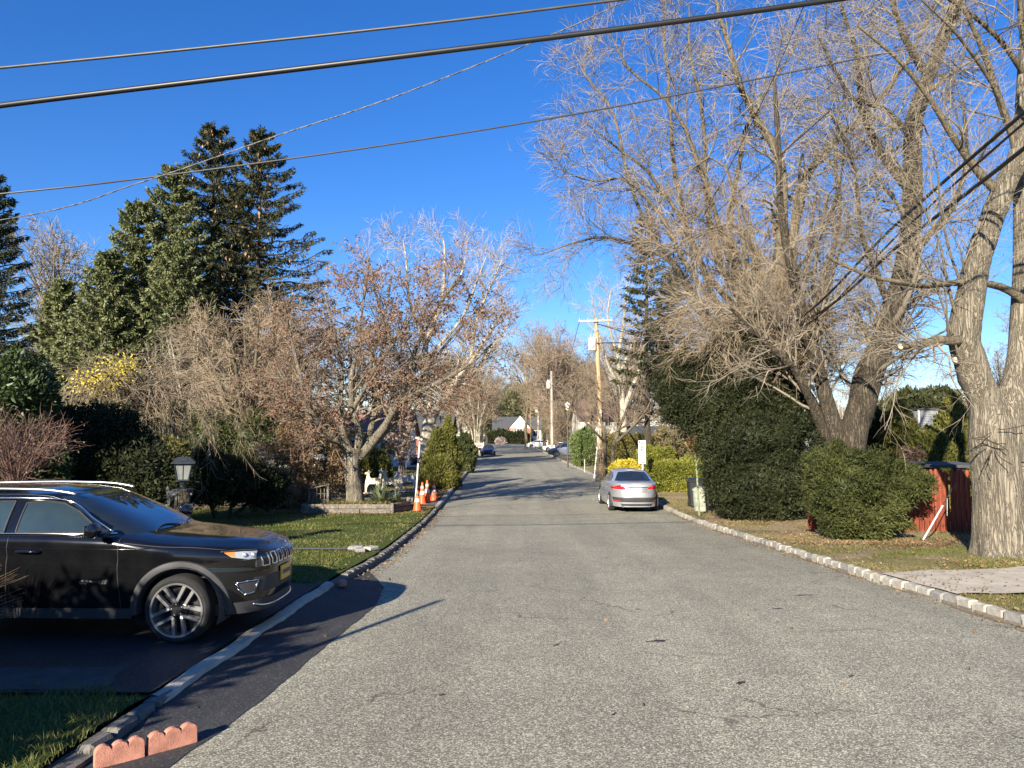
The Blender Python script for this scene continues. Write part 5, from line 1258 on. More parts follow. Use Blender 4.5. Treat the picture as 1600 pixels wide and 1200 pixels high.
# arching brown weeping shrub, yellow leaves on part of it
def weeping():
    rg = np.random.default_rng(61); d = 22.5
    r = empty('weeping_shrub', (X(215, d), d, yard(d)), 'brown weeping shrub with long arching bare shoots, some yellow leaves at its top', 'shrub')
    D = []
    for k in range(46):
        sx = 215 + rg.normal() * 45; e = rg.uniform(-1, 1); tx = sx + e * 105; ty = rg.uniform(585, 635); dd = d + rg.uniform(-2, 1.6)
        D.append(([(215 + e * 12, 800, d), (sx, 690, d), (sx + e * 25, ty + 5, (d + dd) / 2), ((sx + tx) / 2 + e * 25, ty - 15, dd), (tx, ty + 40, dd), (tx + e * 14, ty + rg.uniform(80, 150), dd)], .035, .006))
    P, Rr = limbs(D, 20); addpart(r, 'stems', tubes_m(P, Rr, 5), M['bark_smooth'], kind='stuff')
    L = bare(rg, P, Rr, [(14, 1.5, (15, 60), 8, -.13, .12, .25, .45, .006), (7, .7, (15, 60), 5, -.08, .16, .1, .7, .0045)])
    addpart(r, 'shoots', crown_mesh(L, (3, 3)), M['twig_tan'], kind='stuff')
    c = []
    for px, py, s in ((160, 590, 22), (195, 575, 14), (140, 600, 12), (178, 600, 16)):
        n = 260; q = np.array(at(px, py, d - 1.2))[None] + rg.normal(size=(n, 3)) * np.array([s * d / F * .55, .4, s * d / F * .6]); c.append(q)
    c = np.vstack(c); V, q = leafq(c, rg.normal(size=c.shape), .085, .05, rg); addpart(r, 'yellow_leaves', (V, [q]), M['yellow'], kind='stuff')
weeping()
def twiggy(name, label, px, d, base, rx, top, n1, mat, seed, leaves=None, r0=.12, bark=None, spec=None, cat='shrub', nst=7, K=12, stem_w=12):
    """multi-stem rounded twiggy shrub or small tree: px centre, base y, half width px, top y"""
    rg = np.random.default_rng(seed); r = empty(name, (X(px, d), d, yard(d)), label, cat); D = []
    for k in range(nst):
        a = 2 * math.pi * (k + rg.random() * .5) / nst; u = rg.uniform(.35, .8)
        tx = px + math.cos(a) * rx * u; ty = top + (base - top) * (.12 + .38 * u ** 2); dd = d + math.sin(a) * rx * d / F * u
        D.append(([(px + math.cos(a) * stem_w * .4, base + 8, d), (px + (tx - px) * .22, base + (ty - base) * .35, d + (dd - d) * .3), (px + (tx - px) * .62, base + (ty - base) * .72, d + (dd - d) * .7), (tx, ty, dd)], r0, r0 * .22))
    P, Rr = limbs(D, K); addpart(r, 'trunk', tubes_m(P, Rr, 9), bark or M['bark_smooth'], True)
    s = rx * d / F
    L = bare(rg, P, Rr, spec or [(n1 + 2, s * .48, (25, 65), 7, .03, .16, .2, .4, .009), (10, s * .25, (25, 60), 5, .02, .17, .12, .55, .0075), (6, s * .12, (20, 55), 3, 0, .17, .1, .85, .007)])
    addpart(r, 'crown', crown_mesh(L, (5, 3, 3)), mat, kind='stuff')
    if leaves:
        lm, n, size, lo = leaves; Pp = L[-1][0]; ok = np.ones(len(Pp), bool)
        if lo: nn_ = noise3(Pp[:, 0] * .55, seed); ok = nn_ > lo
        idx = np.nonzero(ok)[0]; i = idx[rg.integers(0, len(idx), n)]; f = rg.random(n) * (Pp.shape[1] - 1); k_ = np.minimum(f.astype(int), Pp.shape[1] - 2)
        C = Pp[i, k_] + (Pp[i, k_ + 1] - Pp[i, k_]) * (f - k_)[:, None]; Dv = rg.normal(size=(n, 3)) + np.array([0, 0, -.4])
        V, q = leafq(C, Dv, size, size * .7, rg); addpart(r, 'leaves', (V, [q]), lm, kind='stuff')
    return r
twiggy('barberry_shrub', 'dense reddish twiggy shrub behind the left end of the suv roof', 25, 13, 800, 105, 655, 12, M['twig_red'], 71, r0=.03, bark=M['twig_red'], nst=16, spec=[(10, .9, (15, 45), 6, .05, .14, .15, .5, .006), (7, .5, (20, 50), 4, .03, .16, .1, .6, .004)], stem_w=60, leaves=(M['rust'], 1200, .035, -.2))
twiggy('dense_twiggy_tree', 'wide rounded bare tree with a dense haze of tan twigs in the left yard', 390, 31, 780, 165, 432, 12, M['twig_tan'], 72, r0=.15, nst=12, cat='tree', stem_w=60)
twiggy('dense_twiggy_tree', 'paler bare tree with crossing light branches behind the weeping shrub', 300, 34, 770, 110, 470, 10, M['twig_grey'], 73, r0=.12, nst=9, cat='tree', bark=M['bark_pale'], stem_w=40)
twiggy('small_bare_shrub', 'small many-stemmed bare shrub on the lawn left of the planter', 398, 25.5, 800, 42, 690, 7, M['twig_light'], 74, r0=.022, nst=9, bark=M['bark_smooth'], stem_w=14)
# maple with rust leaves in the planter
def planter_maple():
    rg = np.random.default_rng(81); d = 26.3
    r = empty('rust_leaved_maple', (X(553, d), d, yard(d) + .3), 'small maple holding rust-brown leaves, growing in the timber planter', 'tree')
    tr = [(556, 802, d), (553, 760, d), (549, 725, d), (555, 700, d)]
    D = [(tr, .33, .30),
         ([(550, 715, d), (530, 690, d - .3), (500, 665, d - .8), (478, 620, d - 1.3), (462, 560, d - 1.6), (450, 500, d - 1.8)], .15, .03),
         ([(552, 712, d), (536, 680, d), (532, 630, d + .2), (534, 580, d + .4), (520, 510, d + .8), (505, 450, d + 1)], .14, .03),
         ([(556, 710, d), (562, 680, d - .2), (552, 640, d - .3), (548, 600, d - .6), (560, 530, d - .9), (570, 450, d - 1), (576, 410, d - 1)], .15, .025),
         ([(558, 712, d), (580, 668, d + .2), (585, 620, d + .5), (580, 570, d + .9), (600, 500, d + 1.3), (612, 430, d + 1.5)], .14, .025),
         ([(560, 714, d), (590, 680, d), (620, 636, d), (636, 590, d + .2), (652, 540, d + .4), (690, 470, d + .6), (720, 430, d + .7)], .18, .03),
         ([(600, 668, d), (625, 630, d - .5), (660, 610, d - .9), (700, 590, d - 1.3), (745, 560, d - 1.6), (775, 530, d - 1.8)], .11, .02),
         ([(560, 712, d), (590, 690, d + .8), (630, 640, d + 1.6), (680, 560, d + 2.2), (730, 500, d + 2.6), (760, 470, d + 2.8)], .12, .02),
         ([(534, 690, d), (500, 670, d + 1), (460, 620, d + 1.8), (430, 570, d + 2.4)], .10, .02),
         ([(552, 640, d - .3), (590, 570, d - 1), (640, 500, d - 1.4), (660, 440, d - 1.8)], .08, .02)]
    P, Rr = limbs(D, 18); Rr[0] = np.interp(np.linspace(0, 1, 18), [0, .1, .5, .8, 1], [.42, .31, .27, .29, .33])
    V, q = tubes(P, Rr, 16); V = V + .02 * nrm(V - np.repeat(P.reshape(-1, 3), 16, 0)) * noise3(V * np.array([7, 7, 2.]), 6)[:, None]
    addpart(r, 'trunk', (V, [q]), M['bark_maple'], True)
    L = bare(rg, P[1:], Rr[1:], [(18, 2.2, (30, 70), 7, .0, .17, .2, .38, .009), (10, 1.1, (25, 65), 5, .01, .18, .1, .55, .0065), (6, .5, (20, 60), 4, 0, .18, .1, .8, .005)])
    addpart(r, 'crown', crown_mesh(L, (5, 3, 3)), M['twig_brown'], kind='stuff')
    Pp = L[-1][0]; n = 28000; ok = np.nonzero((noise3(Pp[:, 0] * .8, 3) > -.9) & (noise3(Pp[:, 0] * 2.6, 8) > .05))[0]; i = ok[rg.integers(0, len(ok), n)]; f = rg.random(n) * 3; k_ = np.minimum(f.astype(int), 2)
    C = Pp[i, k_] + (Pp[i, k_ + 1] - Pp[i, k_]) * (f - k_)[:, None]; V, q = leafq(C, rg.normal(size=(n, 3)) + np.array([0, 0, -.5]), .075, .05, rg); addpart(r, 'leaves', (V, [q]), M['rust'], kind='stuff')
planter_maple()
# mottled plane tree behind
def plane_tree():
    rg = np.random.default_rng(91); d = 60
    r = empty('plane_tree', (X(668, d), d, yard(d)), 'tall plane tree with pale mottled bark behind the rust-leaved maple', 'tree')
    tr = [(666, 735, d), (667, 690, d), (672, 655, d), (680, 640, d)]
    D = [(tr, .62, .45), ([(678, 645, d), (700, 618, d), (715, 590, d), (735, 565, d), (765, 520, d - 1), (790, 480, d - 1.5)], .34, .06),
         ([(674, 650, d), (668, 600, d), (665, 540, d), (690, 470, d), (695, 400, d), (692, 370, d)], .34, .05),
         ([(672, 650, d), (640, 600, d + 1), (615, 540, d + 2), (590, 470, d + 2), (575, 400, d + 2)], .28, .05),
         ([(700, 618, d), (735, 590, d + 1), (770, 540, d + 2), (800, 500, d + 3)], .16, .04),
         ([(668, 560, d), (720, 500, d - 1), (745, 440, d - 2), (760, 400, d - 2)], .16, .04),
         ([(665, 540, d), (640, 470, d - 1), (635, 410, d - 2), (630, 375, d - 2)], .16, .04),
         ([(690, 470, d), (720, 430, d + 2), (730, 385, d + 3)], .12, .04),
         ([(735, 565, d), (745, 500, d), (770, 440, d), (785, 405, d)], .16, .04)]
    P, Rr = limbs(D, 16); addpart(r, 'trunk', tubes_m(P, Rr, 12), M['bark_pale'], True)
    L = bare(rg, P[1:], Rr[1:], [(11, 4.2, (25, 60), 7, .06, .14, .25, .4, .02), (8, 2.2, (25, 60), 5, .05, .16, .15, .55, .014), (5, 1.1, (20, 55), 4, .03, .17, .1, .8, .011)])
    addpart(r, 'crown', crown_mesh(L, (4, 3, 3)), M['twig_light'], kind='stuff')
plane_tree()
# old bare tree on the left horizon
rg = np.random.default_rng(95)
def far_left():
    P, Rr, L = gen_tree(rg, 21, 1.0, 12, .62, .25, spec=[(10, 5, (25, 60), 6, .04, .16, .25, .5, .04), (8, 2.4, (25, 60), 5, .05, .18, .2, .6, .028), (5, 1.2, (25, 60), 3, .03, .16, .2, .8, .02)], wig=.16)
    build_bare('old_bare_tree', (X(88, 66), 66, 0), 'old grey bare tree standing against the sky at far left', 'tree', P, Rr, L, M['bark_smooth'], M['twig_grey'])
far_left()
# street tree by the crossarm pole
def pole_tree():
    rg = np.random.default_rng(97); d = 44
    r = empty('small_street_tree', (X(950, d), d, yard(d)), 'small two-stemmed bare street tree behind the silver sedan', 'tree')
    D = [([(944, 750, d), (946, 700, d), (940, 660, d), (925, 620, d), (905, 590, d + 1)], .12, .03), ([(956, 750, d), (958, 700, d), (966, 670, d), (958, 620, d), (945, 580, d)], .15, .04),
         ([(964, 690, d), (985, 670, d - 1), (1010, 640, d - 1), (1030, 600, d - 1)], .10, .03), ([(962, 680, d), (980, 640, d), (1000, 590, d), (1015, 550, d)], .10, .03),
         ([(944, 690, d), (915, 660, d - 1), (890, 640, d - 1), (865, 625, d - 1)], .07, .02), ([(958, 640, d), (930, 600, d), (900, 570, d), (880, 550, d)], .07, .02), ([(966, 670, d), (1000, 660, d), (1040, 655, d)], .06, .02)]
    P, Rr = limbs(D, 14); addpart(r, 'trunk', tubes_m(P, Rr, 9), M['bark_smooth'], True)
    L = bare(rg, P, Rr, [(9, 2.4, (25, 65), 6, .03, .14, .3, .4, .013), (7, 1.2, (25, 60), 5, .02, .15, .15, .6, .01), (4, .6, (20, 55), 3, 0, .15, .1, .8, .008)])
    addpart(r, 'crown', crown_mesh(L, (4, 3, 3)), M['twig_brown'], kind='stuff')
    # thicket at its foot
    D = [([(940 + rg.uniform(-12, 14), 752, d), (938 + rg.normal() * 8, 700 + rg.uniform(-20, 30), d)], .02, .006) for _ in range(40)]
    P, Rr = limbs(D, 5); addpart(r, 'suckers', tubes_m(P, Rr, 3), M['twig_brown'], kind='stuff')
pole_tree()
def white_tree():
    rg = np.random.default_rng(98); d = 68
    r = empty('white_barked_tree', (X(972, d), d, yard(d)), 'bare tree with a chalky white trunk in front of the cream house', 'tree')
    D = [([(974, 725, d), (975, 680, d), (972, 620, d), (966, 560, d), (975, 500, d), (980, 440, d)], .42, .05), ([(974, 640, d), (990, 600, d), (1005, 560, d), (1012, 510, d), (1008, 450, d)], .24, .05),
         ([(972, 610, d), (950, 570, d), (935, 520, d), (925, 470, d)], .18, .04), ([(970, 580, d), (990, 530, d + 1), (1000, 480, d + 1)], .15, .04), ([(966, 560, d), (950, 500, d - 1), (955, 450, d - 1)], .14, .04)]
    P, Rr = limbs(D, 14); addpart(r, 'trunk', tubes_m(P, Rr, 9), M['bark_pale'], True)
    L = bare(rg, P, Rr, [(10, 3.6, (25, 55), 6, .07, .12, .3, .4, .018), (6, 1.9, (25, 55), 5, .05, .14, .15, .6, .014), (4, 1, (20, 55), 3, .03, .15, .1, .8, .011)])
    addpart(r, 'crown', crown_mesh(L, (4, 3, 3)), M['twig_light'], kind='stuff')
white_tree()

# bare trees filling both sides beyond
PROTO = []
for s in range(4):
    rg_ = np.random.default_rng(200 + s); H = 14
    P, Rr, L = gen_tree(rg_, H, (1.0, 1.25, .9, 1.1)[s], 8, .24, (.2, .25, .3, .15)[s], spec=[(8, H * .22, (25, 60), 6, .04, .14, .22, .5, .028), (7, H * .12, (25, 60), 4, .05, .16, .2, .6, .02), (5, H * .06, (25, 60), 3, .03, .16, .2, .8, .016)])
    V, q = tubes(P, Rr, 6); tm = npmesh('trunk', V, [q], True); tm.materials.append(M[('bark_dark', 'bark_smooth', 'bark_smooth', 'bark_dark')[s]])
    V, Fs = crown_mesh(L, (3, 3, 3)); cm = npmesh('crown', V, Fs); cm.materials.append(M[('twig_brown', 'twig_tan', 'twig_grey', 'twig_brown')[s]]); PROTO.append((tm, cm, H))
def far_tree(px, d, top, s, label, group, name='bare_tree', wide=1.0):
    tm, cm, H = PROTO[s]; h = at(800, top, d)[2]; k = h / (H * 1.02)
    r = empty(name, (X(px, d), d, .02), label, 'tree', group, rz=random.uniform(0, 6.28)); r.scale = (k * wide, k * wide, k)
    link_mesh('trunk', tm, None, r); o = link_mesh('crown', cm, None, r); o['kind'] = 'stuff'
for (px, d, top, s, w) in [(752, 175, 560, 2, 1.0), (858, 120, 500, 1, .8), (870, 110, 492, 0, .8), (884, 125, 515, 2, 1), (885, 115, 540, 1, 1), (925, 120, 530, 3, 1), (960, 130, 520, 0, 1), (990, 125, 505, 1, 1), (720, 115, 520, 2, 1), (738, 150, 570, 0, 1), (735, 150, 560, 0, 1), (700, 135, 545, 1, 1.1), (760, 190, 560, 3, 1.1), (822, 150, 485, 2, .7), (850, 140, 505, 0, .8), (872, 170, 535, 3, 1), (800, 260, 590, 1, 1.4), (835, 270, 585, 0, 1.4), (890, 190, 545, 1, 1.1), (915, 150, 560, 3, 1), (770, 280, 585, 3, 1.5), (740, 240, 570, 0, 1.2), (905, 240, 565, 0, 1.2), (935, 200, 555, 2, 1.2)]:
    far_tree(px, d, top, s, 'bare brown tree in the belt of woods at the end of the street', 'bare trees beyond the end of the street', wide=w)
for (px, d, top, s, w) in [(600, 110, 480, 3, 1.1), (545, 90, 470, 0, 1.1), (480, 100, 480, 1, 1.2), (640, 150, 530, 0, 1.2), (420, 90, 500, 3, 1.2), (700, 100, 520, 1, 1), (60, 85, 500, 0, 1.3), (10, 95, 520, 3, 1.3), (130, 90, 520, 1, 1.3), (230, 95, 560, 0, 1.3), (330, 100, 560, 3, 1.3)]:
    far_tree(px, d, top, s, 'bare tree in the back yards on the left side of the street', 'bare trees behind the left yards', wide=w)
for (px, d, top, s, w) in [(925, 74, 575, 1, .8), (975, 78, 540, 3, .9), (1000, 95, 500, 2, 1.0), (1060, 90, 480, 0, 1.1), (1120, 100, 480, 1, 1.2), (1200, 90, 450, 3, 1.2), (1290, 85, 470, 2, 1.2), (1380, 95, 560, 0, 1.0), (1560, 70, 520, 2, 1.0), (1500, 80, 590, 1, 1.0), (1600, 85, 560, 3, 1.1), (1660, 60, 450, 2, 1), (1340, 75, 590, 1, .8)]:
    far_tree(px, d, top, s, 'bare tree in the back yards on the right side of the street', 'bare trees behind the right yards', wide=w)
# a wood closing the view
def woods():
    rg = np.random.default_rng(301); n = 26000; V = []
    x = rg.uniform(-420, 420, n); y = rg.uniform(300, 420, n); h = 17 + 3 * np.sin(x * .03) + 2 * np.sin(x * .11 + 1); z = rg.random(n) ** .8 * h
    C = np.stack([x, y, z], 1); V, q = leafq(C, rg.normal(size=C.shape) * .5 + np.array([0, 0, 1.2]), 4.5, .45, rg)
    tag(link_mesh('far_woods', npmesh('far_woods', V, [q]), M['twig_brown']), 'brown leafless woods closing the far horizon', 'woods', kind='stuff')
woods()
OX, OY, OZ = X(800, 250), 250, 0
bush('pine_grove', 'dark green pine standing behind the white gabled house at the street end', X(812, 262), 262, [((0, 0, 12), (9, 6, 7)), ((-8, 3, 9), (7, 5, 6)), ((9, 3, 8), (6, 5, 6))], 5000, 1.6, .6, M['needle_fir'], 'tree', seed=51, depth=.6)

# right mid-distance shrubs
OX, OY, OZ = X(912, 64), 64, yard(64)
bush('green_bush', 'fresh green upright bush beside the silver minivan', OX, OY, [B_(912, 700, 19, 30, 64, 1)], 3600, .22, .07, M['bush_green'], seed=52, up=.9)
OX, OY, OZ = X(985, 40), 40, yard(40)
bush('golden_shrub', 'bright yellow dome-shaped shrub above the roof of the silver sedan', OX, OY, [B_(979, 731, 19, 14, 40, .6), B_(975, 742, 20, 20, 40, .6)], 3200, .10, .05, M['yellow'], seed=53)
def hedge(name, label, px0, px1, d, top, base, mat, seed, n, thick=.5, L=.12):
    OXl = X((px0 + px1) / 2, d); r = plant_root(name, OXl, d, label, 'hedge'); rg = np.random.default_rng(seed)
    x0, x1 = X(px0, d) - OXl, X(px1, d) - OXl; H = at(800, top, d)[2] - yard(d)
    def S(u, v):     # wraps front, top, back
        lean = .06 * np.sin(u * 3.1 + seed)
        y = np.interp(v, [0, .4, .6, 1], [-thick, -thick * .9, thick * .9, thick]); z = np.interp(v, [0, .42, .5, .58, 1], [0, H * .95, H, H * .95, 0])
        return np.stack([u, y + lean, z], -1)
    u = rg.uniform(x0, x1, n); v = rg.beta(1.1, 1.1, n); p = S(u, v); nn = np.stack([0 * u, np.where(v < .42, -1, np.where(v > .58, 1, 0)), np.where((v > .38) & (v < .62), 1, .15)], 1)
    p = p + nn * (.05 * noise3(p * 3, seed) + .05 * noise3(p * 9, seed + 1) - .05 * np.abs(rg.normal(size=n)))[:, None]
    V, q = sprays(rg, p, nn, L, L * .45, 3, .7, .3, .6); o = link_mesh('foliage', npmesh('foliage', V, [q]), mat, r); o['kind'] = 'stuff'
    m = MB(); m.grid([[S(np.array(a), np.array(b)) * np.array([1, .8, .9]) for b in np.linspace(0, 1, 12)] for a in np.linspace(x0, x1, 20)]); m.build('opaque_core', mat, r, smooth=2); return r  # solid filling added within the hedge to stop light
hedge('clipped_hedge', 'low clipped yellow-green hedge right of the silver sedan', 1012, 1105, 35, 722, 765, M['yellowgreen'], 3, 5200)
hedge('olive_hedge', 'long olive-brown hedge behind the parking sign', 940, 1072, 50, 680, 742, M['olive'], 4, 7000, .7, .15)
OX, OY, OZ = X(1040, 38.5), 38.5, yard(38.5)
bush('laurel', 'green loose shrub rising behind the clipped hedge', OX, OY, [B_(1030, 715, 26, 16, 38.5, .6), B_(1012, 712, 14, 14, 38.5, .5)], 2200, .12, .05, M['yellowgreen'], seed=54)
bush('laurel', 'bright yellow-green shrub behind the hedge near the diamond sign', X(1087, 37.5), 37.5, [((0, 0, 1.0), (.7, .5, .75))], 1800, .12, .05, M['yellowgreen'], seed=55)
twiggy('tangled_shrub', 'tangled olive-brown shrub left of the dark yew', 1055, 40, 745, 42, 655, 8, M['twig_brown'], 77, r0=.03, nst=10, leaves=(M['olive'], 5000, .09, None), stem_w=30)
twiggy('reddish_shrub', 'bare reddish shrub beside the golden arborvitae behind the fence', 1425, 22, 745, 26, 690, 6, M['twig_red'], 78, r0=.02, nst=8, stem_w=14)
twiggy('flowering_shrub', 'small tree with scattered pale blossoms behind the planter', 628, 52, 735, 42, 650, 8, M['twig_brown'], 79, r0=.06, nst=7, leaves=(M['blossom'], 900, .12, None), cat='tree')
twiggy('pink_shrub', 'loose pinkish-brown bare tree left of the street beyond the arborvitae', 745, 100, 706, 52, 580, 8, M['twig_tan'], 80, r0=.12, nst=7, cat='tree', bark=M['bark_pale'], spec=[(8, 3, (25, 60), 6, .03, .14, .25, .4, .022), (7, 1.6, (25, 60), 4, .02, .16, .15, .6, .017), (5, .9, (20, 55), 3, 0, .17, .1, .8, .014)])
twiggy('dry_shrub', 'small orange-brown dried shrub by the minivan', 903, 70, 724, 10, 700, 6, M['twig_red'], 82, r0=.02, nst=9, leaves=(M['tanleaf'], 500, .12, None), stem_w=8)
twiggy('twiggy_tree', 'bushy bare tree behind the second utility pole', 862, 125, 703, 46, 600, 8, M['twig_tan'], 83, r0=.12, nst=8, cat='tree', spec=[(8, 3.2, (25, 60), 6, .03, .14, .2, .4, .026), (7, 1.7, (25, 60), 4, .02, .16, .15, .6, .02), (5, .9, (20, 55), 3, 0, .17, .1, .8, .016)])
twiggy('twiggy_tree', 'dense bare thicket behind the black suv with the roof box', 884, 104, 712, 36, 625, 9, M['twig_brown'], 85, r0=.06, nst=9, cat='tree', spec=[(9, 2.4, (25, 60), 6, .03, .14, .2, .4, .022), (8, 1.3, (25, 60), 4, .02, .16, .15, .6, .017), (6, .8, (20, 55), 3, 0, .17, .1, .8, .014)])
twiggy('twiggy_tree', 'bushy bare tree in front of the brown-roofed house', 905, 92, 715, 46, 590, 8, M['twig_tan'], 84, r0=.12, nst=8, cat='tree', spec=[(8, 2.6, (25, 60), 6, .03, .14, .2, .4, .022), (7, 1.4, (25, 60), 4, .02, .16, .15, .6, .017), (5, .8, (20, 55), 3, 0, .17, .1, .8, .013)])
# off to the left of the camera: the hedge whose shade lies over the driveway
OXH, OYH = -7.7, 2.6
rgx = np.random.default_rng(9)
bush('corner_evergreen', 'tall evergreen screen left of the camera whose shade covers the suv driveway', OXH, OYH,
     [((-3.8, 0, 1.3), (1.5, .8, 1.5)), ((-2, .1, 1.3), (1.4, .8, 1.52)), ((-.2, 0, 1.3), (1.4, .8, 1.5)), ((1.4, .1, 1.25), (1.3, .8, 1.48)), ((2.55, 0, 1.1), (.8, .7, 1.35))], 6000, .16, .07, M['needle_yew'], seed=60, lump=.08)
# ornamental grass at the left edge
def orn_grass():
    rg = np.random.default_rng(66); n = 420; c = np.array([-5.25, 7.0, 0]); D = []
    P = np.zeros((n, 6, 3)); a = rg.uniform(0, 6.283, n); sp = rg.uniform(.1, .75, n); h = rg.uniform(.55, 1.05, n)
    for k, t in enumerate(np.linspace(0, 1, 6)):
        P[:, k] = np.stack([np.cos(a) * (.08 + sp * t ** 1.6), np.sin(a) * (.08 + sp * t ** 1.6), h * (t - .35 * sp * t ** 3)], 1)
    r = empty('ornamental_grass', (c[0], c[1], yard(7)), 'dry brown clump of ornamental grass at the left edge by the driveway', 'grass clump')
    V, q = tubes(P, np.full((n, 6), .0045) * np.linspace(1, .4, 6)[None], 3); o = link_mesh('blades', npmesh('blades', V, [q]), M['tanleaf'], r); o['kind'] = 'stuff'
orn_grass()
# yucca and low plants in the planter
def yucca(name, label, x, y, z, n, h, seed, cat='yucca'):
    rg = np.random.default_rng(seed); a = rg.uniform(0, 6.283, n); el = rg.uniform(.15, 1.45, n); L = h * rg.uniform(.7, 1.1, n); V = []; F_ = []
    r = empty(name, (x, y, z), label, cat)
    t = np.linspace(0, 1, 6); w = np.array([.5, .9, 1, .8, .45, .02]) * .035
    P = np.stack([np.cos(a)[:, None] * np.cos(el)[:, None] * L[:, None] * t, np.sin(a)[:, None] * np.cos(el)[:, None] * L[:, None] * t, np.sin(el)[:, None] * L[:, None] * t - (.28 * L * np.cos(el))[:, None] * t ** 2], -1)
    s = np.stack([-np.sin(a), np.cos(a), 0 * a], 1)[:, None] * w[None, :, None]
    V = np.stack([P - s, P + s], 2).reshape(-1, 3); b = (np.arange(n) * 12)[:, None] + (np.arange(5) * 2)[None]; q = np.stack([b, b + 1, b + 3, b + 2], -1).reshape(-1, 4)
    o = link_mesh('blades', npmesh('blades', V, [q]), M['yucca'], r); o['kind'] = 'stuff'; return r
yucca('yucca', 'spiky grey-green yucca in the timber planter', X(597, 26.0), 26.0, yard(26) + .2, 230, .88, 5)
yucca('yucca', 'small spiky yucca at the right end of the timber planter', X(620, 26.1), 26.1, yard(26) + .25, 60, .5, 6)
# ---------------------------------------------------------------- fences, planter, street furniture
M['red_wood'] = barkmat('red_stained_wood', (.25, .062, .034), (.32, .09, .05), 14, .25, .01, .08)
M['old_timber'] = barkmat('weathered_timber', (.19, .165, .135), (.30, .265, .22), 10, .35, .01, 1)
M['pole_wood'] = barkmat('tan_pole_wood', (.46, .33, .18), (.56, .43, .27), 8, .2, .01, .05)
M['pole_grey'] = barkmat('grey_pole_wood', (.48, .44, .38), (.60, .55, .48), 8, .2, .01, .05)
M['steel'] = plain('painted_steel', (.42, .44, .42), .5, .4, .15, 6)
M['green_steel'] = plain('green_painted_post', (.16, .20, .13), .6, .1, .3, 5)
M['black_rubber'] = plain('cable_jacket', (.012, .012, .013), .45, var=.2, vs=5)
M['grey_cable'] = plain('grey_cable', (.06, .058, .055), .5, .2, .2, 5)
M['alu_cable'] = plain('bare_aluminium_strand', (.09, .09, .09), .5, .3, .9, 30)
M['black_iron'] = plain('dark_cast_metal', (.045, .05, .055), .45, .5, .2, 12)
M['lantern_glass'] = glass('lantern_glass', (.20, .21, .20), rough=.1)
M['terracotta'] = plain('terracotta_concrete', (.46, .20, .135), .9, var=.28, vs=14, bump=.5)
M['cone_orange'] = plain('orange_cone_plastic', (.78, .11, .025), .5, var=.12, vs=6)
M['white'] = plain('white_painted', (.56, .55, .52), .6, var=.06, vs=6)
M['cream'] = plain('cream_painted', (.74, .63, .42), .7, var=.1, vs=5)
M['black_bin'] = plain('black_bin_plastic', (.02, .022, .024), .5, var=.2, vs=6)
M['grey_bin'] = plain('olive_grey_bin_plastic', (.30, .31, .24), .6, var=.25, vs=5)
M['brown_sign'] = plain('sign_back_metal', (.20, .10, .03), .5, .2, .2, 6)
M['red_ink'] = plain('red_sign_print', (.50, .02, .02), .5, vs=8)
M['green_ink'] = plain('green_sign_print', (.05, .32, .14), .5, vs=8)
M['black_ink'] = plain('black_sign_print', (.03, .03, .03), .5, vs=8)
M['soil'] = plain('planting_soil', (.10, .075, .045), .95, var=.4, vs=9, bump=.6)
M['brick'] = plain('red_brick_wall', (.30, .10, .06), .85, var=.25, vs=6)
M['roof_dark'] = plain('dark_shingles', (.055, .058, .062), .85, var=.25, vs=4)
M['roof_brown'] = plain('brown_shingles', (.13, .085, .065), .85, var=.2, vs=4)
M['roof_red'] = plain('red_tiles', (.32, .12, .08), .85, var=.25, vs=5)
M['wall_cream'] = plain('cream_siding', (.66, .60, .48), .8, var=.08, vs=2)
M['wall_white'] = plain('white_siding', (.74, .73, .70), .75, var=.06, vs=2)
M['wall_grey'] = plain('grey_siding', (.26, .27, .28), .75, var=.12, vs=2)
M['board'] = plain('orange_tan_boards', (.50, .32, .16), .8, var=.2, vs=4)
M['pane'] = glass('window_pane', (.03, .035, .04), rough=.08)
GZ = lambda x, y: float(gz(y)) + (.10 if XL(y) < x < XR(y) else .10)

# --- red picket fence behind the forked trunk
def fence():
    x0, y0, x1, y1 = X(1262, 19.0), 19.0, X(2050, 16.2), 16.2
    r = empty('red_picket_fence', (x0, y0, yard(18) + .08), 'red-brown stained wooden fence of vertical pickets behind the yew and forked trunk', 'fence')
    L = math.hypot(x1 - x0, y1 - y0); a = math.atan2(y1 - y0, x1 - x0); r.rotation_euler = (0, 0, a); H = 1.50
    me = []
    rg = random.Random(8)
    for k in range(5):
        m = MB(); w = .098; m.prism([(-w / 2, 0), (w / 2, 0), (w / 2, H - .05), (w * .22, H), (-w * .22, H), (-w / 2, H - .05)], .024)
        V = m.V[0]; V[:, 0] += V[:, 2] * rg.uniform(-.008, .008); q = bpy.data.meshes.new('picket'); q.from_pydata([tuple(v) for v in V], [], m.F); q.materials.append(M['red_wood']); me.append(q)
    n = int(L / .112)
    for i in range(n):
        o = link_mesh('picket', rg.choice(me), None, r); o.location = (i * .112, rg.uniform(-.012, .012), rg.uniform(-.05, .02) - .10 * i / n); o.rotation_euler = (0, rg.uniform(-.012, .012), rg.uniform(-.12, .12))
    for z in (.3, 1.15):
        b = MB(); b.box((L / 2, .05, z), (L, .06, .09)); b.build('rail', M['red_wood'], r)
    for k in range(7):
        b = MB(); b.box((.1 + k * (L - .2) / 6, .11, .7), (.09, .06, 1.5)); b.build('post', M['red_wood'], r)
fence()
